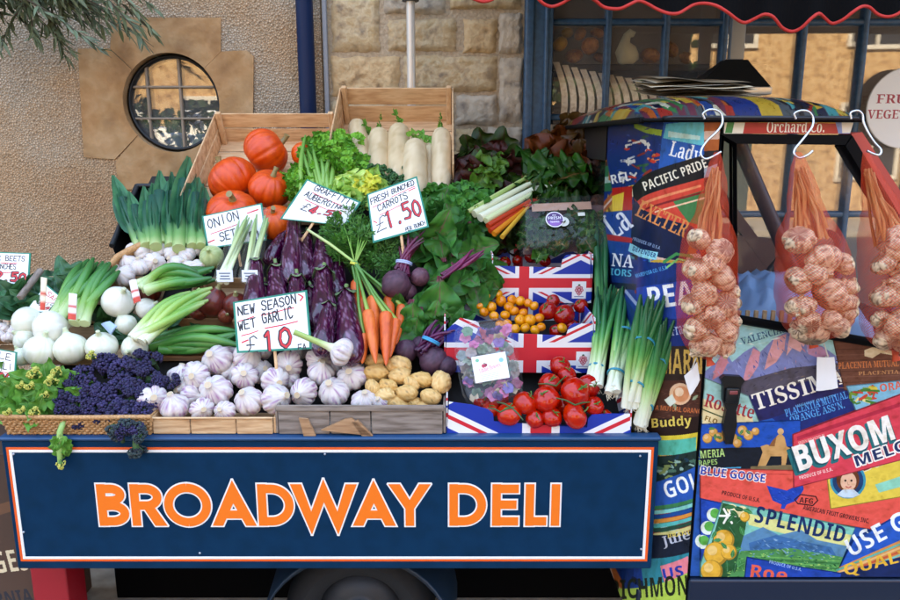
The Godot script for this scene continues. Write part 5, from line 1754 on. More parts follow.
func bud_sphere(mb: MB, o: Vector3, r: float, c: Color) -> void:
	var f := mb.v.size()
	mb.pt(o + Vector3(0, r, 0), c)
	for j in 2:
		for i in 6:
			var a := TAU * i / 6 + j * 0.5
			var y: float = [0.45, -0.45][j]
			mb.pt(o + Vector3(cos(a) * 0.89, y, -sin(a) * 0.89) * r, c)
	mb.pt(o - Vector3(0, r, 0), c)
	for i in 6:
		var k := (i + 1) % 6
		mb.tri(f, f + 1 + i, f + 1 + k)
		mb.quad(f + 7 + i, f + 7 + k, f + 1 + k, f + 1 + i)
		mb.tri(f + 13, f + 7 + k, f + 7 + i)
func floret_mesh(a: String, b: String, stem: String, seed_: int, n: int, br: float) -> ArrayMesh:   # broccoli head, unit radius, stalk down -y
	var mb := MB.new()
	var r := RandomNumberGenerator.new()
	r.seed = seed_
	var ca := lin(a)
	var cb := lin(b)
	mb.col = lin(stem)
	mb.tube([Vector3(0, -1.5, 0), Vector3(0, -.8, 0), Vector3(0, 0, 0)], [0.22, 0.22, 0.3], 8)
	var cl := []
	for i in 9:
		var d := Vector3(r.randf_range(-1, 1), r.randf_range(-.1, 1), r.randf_range(-1, 1)).normalized()
		cl.append(d * r.randf_range(.42, .62))
		mb.tube([Vector3(0, -.3, 0), cl[i]], [0.14, 0.1], 6, false)
	for i in n:
		var o: Vector3 = cl[i % 9]
		var d := Vector3(r.randf_range(-1, 1), r.randf_range(-1, 1), r.randf_range(-1, 1)).normalized()
		if d.dot(o) < -0.1: d = -d
		bud_sphere(mb, o + d * r.randf_range(.3, .4), br * r.randf_range(.7, 1.3), ca.lerp(cb, r.randf()))
	return mb.mesh()

# ================================================================ the stall
func to_eye(p: Vector3) -> Vector3:
	return (EYE - p).normalized()
func heap(called: String, meshes: Array, m: Material, label: String, cat: String, group: String, list: Array, h: float, face := 0.5, up := 0.5, wild := 0.6, squash := Vector3.ONE) -> Array:
	var out := []
	for e in list:
		var p := on_d(e[0], e[1], h + (e[3] if e.size() > 3 else 0.0))
		var r: float = e[2] * mpp(p)
		var y := (to_eye(p) * face + Vector3.UP * up + r3() * wild).normalized()
		out.append(solo(called, meshes[rng.randi() % meshes.size()], m, label, cat, group, Transform3D(basis_to(y, rr(0, TAU)) * Basis.from_scale(squash * r), p)))
	return out
func along(a: Vector3, b: Vector3, width: float, spin := 0.0) -> Transform3D:   # local y from a (y = 0) towards b (y = 1)
	var d := b - a
	return Transform3D(basis_to(d, spin) * Basis.from_scale(Vector3(width, d.length(), width)), a)
func blade_at(parent: Node3D, called: String, m: Mesh, mt: Material, base: Vector3, dir: Vector3, nrm: Vector3, size: float) -> void:
	dir = dir.normalized()
	var side := dir.cross(nrm).normalized()
	var z := side.cross(dir)
	part(parent, called, m, mt, Transform3D(Basis(side, dir, z) * Basis.from_scale(Vector3.ONE * size), base))
# leaves over a pixel ellipse of the display, pointing outwards and lolling towards the viewer
func strew(parent: Node3D, called: String, meshes: Array, mt: Material, n: int, c: Vector2, rx: float, ry: float, h0: float, h1: float, s0: float, s1: float, out_ := 0.6, up := 0.5) -> void:
	for i in n:
		var a := rr(0, TAU)
		var k := sqrt(rr(0, 1))
		var q := Vector2(cos(a) * rx, sin(a) * ry) * k
		var p := on_d(c.x + q.x, c.y + q.y, lerpf(h1, h0, k * k) + rr(-.012, .012))
		var d := Vector3(q.x / rx * out_, up - q.y / ry * out_, rr(-.1, .5)) + r3() * 0.45
		var s := rr(s0, s1) * mpp(p)
		blade_at(parent, called, meshes[rng.randi() % meshes.size()], mt, p - d.normalized() * s * 0.5, d, to_eye(p) + r3() * 0.55 + Vector3(0, .35, 0), s)

func wood(k: int, along_x := true) -> Material:
	var key := "crate_wood_%d%s" % [k, along_x]
	if mats.has(key): return mats[key]
	var tones: Array = [[[0.0, "a87b50"], [0.45, "cfa677"], [0.7, "dcb98c"], [1.0, "b98b5c"]], [[0.0, "8a6a4a"], [0.5, "b6946c"], [1.0, "c9aa82"]], [[0.0, "55493d"], [0.5, "84766a"], [1.0, "9d9184"]], [[0.0, "7d5a3c"], [0.5, "a57e58"], [1.0, "bb9670"]]][k]
	var t := noise_tex(512, 0.012, tones, FastNoiseLite.TYPE_SIMPLEX_SMOOTH, 5, 80 + k)
	var m := tri_mat(key, t, 1.0, 0.75)
	m.uv1_scale = Vector3(1.2, 11, 11) if along_x else Vector3(11, 4, 4)
	return m

# open slatted crate lying on the slope: pixel box at its floor, walls hgt high
func crate(label: String, l: float, r: float, top: float, low: float, h0: float, hgt: float, tone: int, rows := 2) -> Node3D:
	var o := thing("wooden_crate", label, "crate")
	var a := on_d(l, low, h0)
	var b := on_d(r, top, h0)
	var v := (b - a).dot(SLOPE_UP)
	var X := absf(on_d(r, (top + low) * .5, h0).x - on_d(l, (top + low) * .5, h0).x)
	var x0 := on_d(l, (top + low) * .5, h0).x
	var base := Vector3(x0, a.y, a.z)
	var B := Basis(Vector3.RIGHT, SLOPE_UP, SLOPE_N)
	var plank := func(c: Vector3, s: Vector3, name_: String, along_x: bool) -> void:
		var mb := MB.new()
		mb.x = Transform3D(B, base)
		mb.box(c, s, 0.0025)
		part(o, name_, mb.mesh(), wood(tone, along_x))
	var t := 0.007
	var ph := hgt / rows
	for k in rows:
		var hh := ph * (k + 0.5)
		plank.call(Vector3(X * .5, v - t * .5, hh), Vector3(X - .002, t, ph - 0.006), "end_board", true)
		plank.call(Vector3(X * .5, t * .5, hh * .6), Vector3(X - .002, t, (ph - 0.006) * .6), "end_board", true)
		plank.call(Vector3(-t * .5, v * .5, hh), Vector3(t, v, ph - 0.006), "side_board", false)
		plank.call(Vector3(X + t * .5, v * .5, hh), Vector3(t, v, ph - 0.006), "side_board", false)
	var nf := maxi(3, int(v / 0.07))
	for k in nf:
		plank.call(Vector3(X * .5, v * (k + .5) / nf, 0.003), Vector3(X, v / nf - 0.006, 0.005), "floor_slat", true)
	for q in [[0.012, v - 0.018], [X - 0.012, v - 0.018]]:
		plank.call(Vector3(q[0], q[1], hgt * .5 + .004), Vector3(0.02, 0.02, hgt + 0.012), "corner_post", false)
	return o

func card(label: String, px: Array, at: Vector3, nrm: Vector3, draw: Callable, stake := true) -> void:   # price card whose corners (tl, tr, br, bl) lie on a plane through at
	nrm = nrm.normalized()
	var c := []
	for q in px:
		var d := ray(q[0], q[1])
		c.append(EYE + d * ((at - EYE).dot(nrm) / d.dot(nrm)))
	var w: float = (c[1] - c[0]).length()
	var h: float = (c[3] - c[0]).length()
	var pr := Print.new(int(384.0 * w / maxf(w, h)), int(384.0 * h / maxf(w, h)), Color("0f7c62"))
	var W := float(pr.img.get_width())
	var H := float(pr.img.get_height())
	pr.map = func(p): return Vector2(p.x * W, p.y * H)
	pr.poly([Vector2(.025, .03), Vector2(.972, .035), Vector2(.97, .968), Vector2(.03, .965)], Color("efeeea"))
	pr.map = func(p): return Vector2(p.x * 384.0, p.y * 384.0)
	draw.call(pr, W / 384.0, H / 384.0)
	var o := thing("price_card", label, "price card", "hand-written price cards")
	var mb := MB.new()
	var uvs := [Vector2(0, 0), Vector2(1, 0), Vector2(1, 1), Vector2(0, 1)]
	var bend := nrm * 0.0
	mb.face([c[3], c[2], c[1], c[0]], null, [uvs[3], uvs[2], uvs[1], uvs[0]])
	var k := -nrm * 0.003
	mb.face([c[0] + k, c[1] + k, c[2] + k, c[3] + k], null, [Vector2(.5, .01), Vector2(.5, .01), Vector2(.5, .01), Vector2(.5, .01)])
	for i in 4:
		var j := (i + 1) % 4
		mb.face([c[j], c[i], c[i] + k, c[j] + k].slice(0, 4), null, [Vector2(.5, .01), Vector2(.5, .01), Vector2(.5, .01), Vector2(.5, .01)])
	var m := mat("price_card_%d" % used["price_card"], "ffffff", 0.35)
	m.albedo_texture = pr.tex()
	part(o, "card", mb.mesh(), m)
	if stake:
		mb = MB.new()
		var mid: Vector3 = (c[2] + c[3]) * .5
		mb.x = Transform3D(Basis(nrm.cross(c[0] - c[3]).normalized(), (c[0] - c[3]).normalized(), nrm).orthonormalized(), mid + k * 2.0)
		mb.box(Vector3(0, -0.005, 0), Vector3(0.008, 0.13, 0.004), 0.001)
		part(o, "stake", mb.mesh(), wood(0, false))

func build_stall() -> void:
	build_crates()
	build_cards()
	build_front()
	build_left()
	build_back()
	build_middle()
	build_right()
	build_hanging()

const RED := Color("c8202c")
const INK := Color("16161c")
func underline(p: Print, a: Vector2, b: Vector2) -> void:
	p.line([a, a.lerp(b, .5) + Vector2(0, .006), b], 0.014, RED)
func fat(p: Print, s: String, a: Vector2, b: Vector2, h: float) -> void:
	hand(p, s, a, b, h, 0.052, INK, 5)
	hand(p, s, a + Vector2(.006, 0), b + Vector2(.006, 0), h, 0.028, RED, 5)

func build_cards() -> void:
	var up := Vector3(0, 0.35, 0.94)
	card("white card reading new season wet garlic propped behind the garlic", [[233, 302], [307, 290], [312, 349], [237, 353]], on_d(272, 345, 0.075), up, func(p, w, h):
		hand(p, "NEW SEASON", Vector2(.06, .20), Vector2(.86, .15), .12, .018, INK, 2)
		underline(p, Vector2(.06, .27), Vector2(.26, .24)); underline(p, Vector2(.36, .24), Vector2(.80, .20))
		hand(p, "WET", Vector2(.05, .40), Vector2(.30, .38), .12, .018, INK, 3); hand(p, "GARLIC", Vector2(.38, .36), Vector2(.80, .31), .13, .018, INK, 4)
		underline(p, Vector2(.08, .47), Vector2(.30, .44)); underline(p, Vector2(.40, .42), Vector2(.84, .36))
		hand(p, "£", Vector2(.14, .72), Vector2(.34, .70), .2, .016, INK, 4)
		fat(p, "1", Vector2(.36, .74), Vector2(.56, .72), .26); fat(p, "0", Vector2(.58, .66), Vector2(.78, .64), .22)
		p.line([Vector2(.88, .04), Vector2(.94, .08), Vector2(.90, .12)], .018, RED); p.line([Vector2(.08, .56), Vector2(.16, .54)], .02, RED)
		hand(p, "EA", Vector2(.82, .70), Vector2(.94, .69), .07, .012, INK, 7))
	card("white card reading graffiti aubergines lying on the celery", [[307, 179], [361, 202], [346, 226], [280, 219]], on_d(318, 205, 0.13), up, func(p, w, h):
		hand(p, "GRAFFITI", Vector2(.20, .13), Vector2(.86, .13), .10, .017, INK, 2)
		underline(p, Vector2(.22, .18), Vector2(.78, .19))
		hand(p, "AUBERGINES", Vector2(.12, .29), Vector2(.92, .29), .10, .017, INK, 6)
		underline(p, Vector2(.18, .34), Vector2(.86, .35))
		hand(p, "£", Vector2(.2, .52), Vector2(.34, .52), .14, .016, INK, 3)
		fat(p, "4.50", Vector2(.34, .53), Vector2(.84, .53), .15))
	card("white card reading fresh bunched carrots standing among the greens", [[367, 194], [417, 176], [429, 227], [373, 243]], on_d(398, 225, 0.155), up, func(p, w, h):
		hand(p, "FRESH", Vector2(.06, .23), Vector2(.42, .19), .11, .018, INK, 2); hand(p, "BUNCHED", Vector2(.48, .17), Vector2(.94, .14), .09, .017, INK, 3)
		underline(p, Vector2(.08, .29), Vector2(.38, .25)); underline(p, Vector2(.46, .22), Vector2(.92, .17))
		hand(p, "CARROTS", Vector2(.18, .41), Vector2(.78, .34), .12, .018, INK, 4)
		underline(p, Vector2(.2, .48), Vector2(.74, .41))
		hand(p, "£", Vector2(.10, .78), Vector2(.36, .76), .26, .018, INK, 5)
		fat(p, "1.50", Vector2(.30, .76), Vector2(.98, .68), .28)
		hand(p, "PER BUNCH", Vector2(.60, .92), Vector2(.96, .88), .07, .012, INK, 5); p.line([Vector2(.06, .55), Vector2(.12, .60)], .018, RED); p.line([Vector2(.80, .22), Vector2(.92, .20)], .018, RED))
	card("white card reading onion sets leaning below the pumpkins", [[202, 216], [262, 203], [267, 240], [207, 249]], on_d(234, 232, 0.05), up, func(p, w, h):
		hand(p, "ONION", Vector2(.08, .24), Vector2(.62, .18), .15, .018, INK, 2)
		underline(p, Vector2(.10, .33), Vector2(.58, .26)); p.line([Vector2(.74, .12), Vector2(.92, .09)], .022, RED)
		hand(p, "SETS", Vector2(.24, .48), Vector2(.62, .44), .13, .018, INK, 3)
		p.line([Vector2(.04, .46), Vector2(.14, .44)], .022, RED); hand(p, "£2.50", Vector2(.5, .60), Vector2(.9, .56), .16, .03, INK, 3))
	card("white price card by the dark greens against the pebbledash", [[-30, 251], [31, 253], [29, 285], [-31, 283]], on_d(5, 268, 0.02), up, func(p, w, h):
		hand(p, "ORGANIC BEETS", Vector2(.06, .14), Vector2(.92, .14), .08, .013, INK, 2)
		underline(p, Vector2(.52, .18), Vector2(.78, .18)); hand(p, "BUNCHES", Vector2(.4, .28), Vector2(.78, .28), .08, .012, INK, 2)
		underline(p, Vector2(.40, .34), Vector2(.72, .33)); fat(p, "£2.50", Vector2(.30, .48), Vector2(.96, .48), .14))
	card("white price card stuck in the yellow-budded greens", [[-36, 343], [17, 352], [15, 386], [-38, 378]], on_d(-5, 372, 0.03), up, func(p, w, h):
		hand(p, "PURPLE", Vector2(.2, .16), Vector2(.92, .18), .12, .016, INK, 2); hand(p, "BROCCOLI", Vector2(.2, .34), Vector2(.95, .36), .11, .014, INK, 2)
		underline(p, Vector2(.2, .40), Vector2(.95, .42)); fat(p, "£1.00", Vector2(.2, .58), Vector2(.98, .60), .16))
	card("small tilted white card with red prices behind the white onions", [[46, 284], [61, 296], [48, 312], [25, 312]], on_d(44, 305, 0.03), up, func(p, w, h):
		hand(p, "SALAD", Vector2(.2, .24), Vector2(.9, .30), .14, .02, RED, 2); p.line([Vector2(.2, .4), Vector2(.8, .46)], .025, RED)
		hand(p, "ONIONS", Vector2(.1, .6), Vector2(.9, .6), .14, .02, INK, 2); fat(p, "80", Vector2(.4, .86), Vector2(.8, .86), .18))

func build_crates() -> void:
	crate("pine crate of orange pumpkins with a pale top rail", 207, 330, 142, 226, -0.07, 0.13, 0)
	crate("pine crate holding upright white mooli radishes", 338, 452, 122, 200, -0.06, 0.155, 0)
	crate("low pine tray of red onions behind the garlic card", 196, 262, 288, 322, -0.06, 0.05, 1, 1)
	crate("weathered tray of white salad onions", 12, 150, 288, 366, -0.07, 0.055, 1, 1)
	crate("shallow tray of green leek tops behind the garlic", 156, 240, 326, 362, -0.07, 0.04, 3, 1)
	# front trays stand level on the bed's rim
	var deck_y := on_z(100, 441, 0).y + 0.012
	var fy := deck_y + 0.001
	var tray := func(label: String, l: float, r: float, top: float, tone: int, gaps: Array) -> Node3D:
		var o := thing("wooden_tray", label, "tray")
		var z := -0.012
		var x0 := on_z(l, 425, z).x
		var x1 := on_z(r, 425, z).x
		var y1 := on_z(l, top, z).y
		var t := 0.007
		var edges := [x0] + gaps.map(func(g): return on_z(g, 425, z).x) + [x1]
		for i in edges.size() - 1:
			var mb := MB.new()
			mb.box(Vector3((edges[i] + edges[i + 1]) * .5, (fy + y1) * .5, z - t * .5 - 0.001 * (i % 2)), Vector3(edges[i + 1] - edges[i] - 0.003, y1 - fy, t), 0.002)
			part(o, "front_slat", mb.mesh(), wood(tone))
		var mb := MB.new()
		mb.box(Vector3((x0 + x1) * .5, y1 + 0.001, z + 0.003), Vector3(x1 - x0 + .004, 0.016 if tone == 2 else 0.005, 0.006), 0.002)
		part(o, "top_rail", mb.mesh(), wood(tone))
		for x in [x0 - t * .5, x1 + t * .5]:
			mb = MB.new()
			mb.box(Vector3(x, (fy + y1) * .5, z - 0.14), Vector3(t, y1 - fy, 0.27), 0.002)
			part(o, "side_board", mb.mesh(), wood(tone, false))
		mb = MB.new()
		mb.box(Vector3((x0 + x1) * .5, fy + .003, z - 0.14), Vector3(x1 - x0, 0.006, 0.26), 0.001)
		part(o, "bottom", mb.mesh(), wood(tone))
		return o
	tray.call("pale veneer tray under the purple wet garlic", 152, 273, 418, 0, [190.0, 236.0])
	tray.call("weathered grey wooden tray holding garlic and potatoes", 278, 443, 408, 2, [330.0, 371.0])
	for s in [[[299, 418], [308, 419], [316, 437], [304, 438], "narrow splinter of bark leaning on the grey tray"], [[321, 430], [345, 419], [352, 418], [372, 437], "broad torn piece of bark leaning on the grey tray"], [[352, 422], [358, 420], [373, 437], [362, 437], "thin torn bark sliver leaning on the grey tray"]]:
		var mb := MB.new()
		var poly := PackedVector2Array()
		for i in 4:
			var p := on_z(s[i][0], s[i][1], -0.002)
			poly.append(Vector2(p.x, maxf(p.y, fy)))
		mb.prism(poly, -0.008, 0.0)
		solo("bark_scrap", mb.mesh(), wood(3), s[4], "bark")
	# wicker basket at the tail
	var bk := thing("wicker_basket", "shallow wicker basket of purple broccoli on the bed's rim", "basket")
	var z := -0.01
	var x0 := on_z(8, 430, z).x
	var x1 := on_z(150, 430, z).x
	var y1 := on_z(80, 418, z).y
	var cane := tri_mat("wicker_cane", noise_tex(256, 0.05, [[0.0, "8a6238"], [0.5, "b88a56"], [1.0, "d0a570"]]), 9.0, 0.6)
	var n := 7
	var cols := 26
	for i in n:
		var mb := MB.new()
		var pts := []
		var yy := lerpf(fy + .003, y1, float(i) / (n - 1))
		var flare := 0.012 * i / n
		for k in cols * 2 + 1:
			var t := float(k) / (cols * 2)
			pts.append(Vector3(lerpf(x0 - flare, x1 + flare, t), yy + 0.001 * sin(k * 1.9 + i), z + flare - 0.004 + 0.0035 * sin(PI * (k + i) * 1.0 + PI * .5)))
		mb.tube(pts, 0.0038, 6)
		part(bk, "cane", mb.mesh(), cane)
	for sx in [x0, x1]:
		var mb := MB.new()
		for i in n:
			var yy := lerpf(fy + .003, y1, float(i) / (n - 1))
			mb.tube([Vector3(sx, yy, z), Vector3(sx, yy, z - 0.12), Vector3(sx, yy, z - 0.24)], 0.0038, 6)
		part(bk, "end_weave", mb.mesh(), cane)
	for k in cols:
		var mb := MB.new()
		var x := lerpf(x0, x1, (k + .5) / cols)
		mb.tube([Vector3(x, fy, z - 0.005), Vector3(x, y1 + .004, z + 0.006)], 0.003, 6)
		part(bk, "stake", mb.mesh(), cane)
	var rim := MB.new()
	rim.tube([Vector3(x0 - .012, y1 + .006, z + .008), Vector3((x0 + x1) * .5, y1 + .005, z + .01), Vector3(x1 + .01, y1 + .006, z + .008)], 0.006, 8)
	part(bk, "rim", rim.mesh(), cane)
	# parasol pole
	var pole := thing("parasol_pole", "slim white metal pole rising behind the mooli crate", "pole")
	var mb := MB.new()
	var pb := on_z(411, 50, -1.42)
	mb.tube([Vector3(pb.x, 0.11, -1.42), Vector3(pb.x, 1.6, -1.42), Vector3(pb.x, 2.9, -1.42)], 0.0175, 18)
	part(pole, "tube", mb.mesh(), mat("pole_white", "cfc6b6", 0.28, 0.25))
	mb = MB.new()
	var cy := on_z(411, -4, -1.42).y
	mb.tube([Vector3(pb.x, cy - .02, -1.42), Vector3(pb.x, cy + .1, -1.42)], 0.034, 16)
	part(pole, "collar", mb.mesh(), mats["dash_black"])

func build_front() -> void:
	var gm := vmat("garlic_skin", 0.5)
	gm.subsurf_scatter_enabled = true
	gm.subsurf_scatter_strength = 0.12
	var wet := [garlic_mesh(1, 1.0, 0.0), garlic_mesh(2, 0.75, 0.0), garlic_mesh(3, 1.15, 0.0), garlic_mesh(4, 0.55, 0.0), garlic_mesh(6, 0.9, 0.0)]
	var back := [[180, 376, 12], [196, 374, 14], [232, 352, 11], [262, 350, 11], [300, 350, 10], [335, 366, 12], [262, 372, 12], [290, 378, 11], [232, 372, 12], [360, 366, 9], [185, 388, 12]]
	heap("wet_garlic", wet, gm, "purple-streaked wet garlic bulb at the back of the front heap", "garlic", "wet garlic heaped in the front trays", back, -0.025, 0.4, 0.6, 0.7)
	heap("wet_garlic", wet, gm, "purple-streaked wet garlic bulb over the pale veneer tray", "garlic", "wet garlic heaped in the front trays", [[153, 400, 15], [175, 407, 15.5], [191, 396, 12, -.02], [202, 409, 12], [225, 411, 11], [197, 377, 14], [216, 391, 17], [218, 360, 16], [247, 358, 15], [245, 376, 14], [249, 401, 15.5]], 0.005, 0.75, 0.3, 0.5)
	heap("wet_garlic", wet, gm, "purple-streaked wet garlic bulb over the grey wooden tray", "garlic", "wet garlic heaped in the front trays", [[276, 399, 16], [275, 380, 14], [289, 364, 14], [304, 392, 14.5], [319, 360, 13.5], [321, 373, 14], [334, 392, 16], [352, 377, 15], [364, 401, 13], [380, 402, 9]], 0.005, 0.75, 0.3, 0.5)
	# the bulb with its stalk still on
	var sp := on_d(342, 352, 0.095)
	var st := on_d(294, 332, 0.145)
	var g := thing("stalked_garlic", "white wet garlic bulb with a long green stalk lying on top", "garlic")
	part(g, "bulb", wet[3], gm, Transform3D(basis_to(st - sp, 0.4) * (14 * mpp(sp)), sp))
	var mb := MB.new()
	var k := mpp(sp)
	var dir := (st - sp).normalized()
	mb.tube([sp + dir * 9 * k, sp + dir * 16 * k, sp.lerp(st, .5), st], [5.4 * k, 3.6 * k, 3.1 * k, 2.8 * k], 12, true, [lin("d6d3bd"), lin("c9cf9c"), lin("a8bc6c"), lin("9cb45c")])
	part(g, "stalk", mb.mesh(), vmat("stalk_skin", 0.5))
	# potatoes
	var pm := vmat("potato_skin", 0.55)
	var pot := [blob_mesh(1, "c0904a", "debb78", 0.78, 0.7, 0.16), blob_mesh(2, "c89a54", "e4c484", 0.82, 0.72, 0.2), blob_mesh(3, "bc8c44", "d8b26a", 0.7, 0.68, 0.18)]
	for e in [[375, 361, 11, 6, 0], [376, 373, 12.5, 8.5, 0], [399, 366, 13, 8, 0.3], [400, 376, 11, 9, -0.2], [373, 388, 9, 7, 1.2], [388, 386, 10, 8, 0.4], [407, 393, 11, 9.5, 0], [422, 380, 11.5, 9.5, 0.3], [441, 382, 10, 12, 1.5], [431, 397, 10.5, 10, 0.5], [385, 396, 10, 7, 0], [395, 404, 13, 7, 0.1], [416, 404, 9, 7, 0.2], [412, 384, 9, 8, 0.9], [378, 404, 9, 7, 0.2], [425, 408, 9, 7, 0.1]]:
		var p := on_d(e[0], e[1], 0.012 if e[1] < 403 else -0.01)
		var a: float = e[4]
		var y := Vector3(cos(a), -sin(a) * .5, sin(a) * .4 + rr(-.2, .2))
		var big: float = maxf(e[2], e[3]) * mpp(p)
		solo("potato", pot[rng.randi() % 3], pm, "small waxy yellow potato in the grey wooden tray", "potato", "potatoes in the grey tray", Transform3D(basis_to(y, rr(0, TAU)) * (big * 1.04), p))
	# beetroot without leaves beside the potatoes
	var bm := vmat("beet_skin", 0.6)
	var beet := [blob_mesh(7, "2e1a2a", "4a2c40", 1.0, 0.96, 0.08), blob_mesh(8, "3a2230", "56384a", 1.0, 0.96, 0.1)]
	heap("beetroot", beet, bm, "dark round beetroot behind the potatoes", "beetroot", "beetroots", [[406, 351, 12], [434, 361, 15], [447, 366, 10], [420, 345, 9], [425, 352, 9]], 0.0, 0.4, 0.5, 0.7)

func tied(parent: Node3D, o: Vector3, axis: Vector3, r: float, w: float, m: Material) -> void:
	var mb := MB.new()
	var b := basis_to(axis)
	for k in 2:
		var ring := []
		for i in 17: ring.append(o + b * Vector3(cos(TAU * i / 16) * r, (k - .5) * w * 1.6, sin(TAU * i / 16) * r))
		mb.tube(ring, w, 6, false)
	part(parent, "band", mb.mesh(), m)

# bunch of long stems: roots at a, tips round b (pixels)
func stem_bunch(o: Node3D, called: String, n: int, a: Vector2, b: Vector2, spread_a: float, spread_b: float, r: float, h0: float, h1: float, cols: Array, bend: float, upright := false) -> void:
	for i in n:
		var pa := on_d(a.x + rr(-1, 1) * spread_a, a.y + rr(-1, 1) * spread_a * .6, h0 + rr(-.012, .012))
		var pb := on_d(b.x + rr(-1, 1) * spread_b, b.y + rr(-1, 1) * spread_b * .7, h1 + rr(-.03, .03))
		if upright:
			pa = on_z(a.x + rr(-1, 1) * spread_a, a.y + rr(-1, 1) * spread_a * .6, h0 + rr(-.02, .012))
			pb = on_z(b.x + rr(-1, 1) * spread_b, b.y + rr(-1, 1) * spread_b * .7, h1 + rr(-.02, .012))
		var side := (pb - pa).cross(Vector3(0, .5, 1)).normalized() * rr(-bend, bend) + Vector3(0, rr(0, bend), rr(0, bend) * .5)
		var k := mpp(pa)
		var mb := MB.new()
		var pts := []
		var rad := []
		var cc := []
		for j in 9:
			var t := j / 8.0
			pts.append(pa.lerp(pb, t) + side * sin(t * PI) * .5)
			rad.append(r * k * [1.25, 1.05, .95, .95, 1.0, 1.0, .92, .75, .35][j])
			var f: float = t * (cols.size() - 1)
			var q := mini(int(f), cols.size() - 2)
			cc.append(cols[q].lerp(cols[q + 1], f - q))
		mb.tube(pts, rad, 8, true, cc)
		part(o, called, mb.mesh(), vmat("stem_skin", 0.35, "", 0.0))

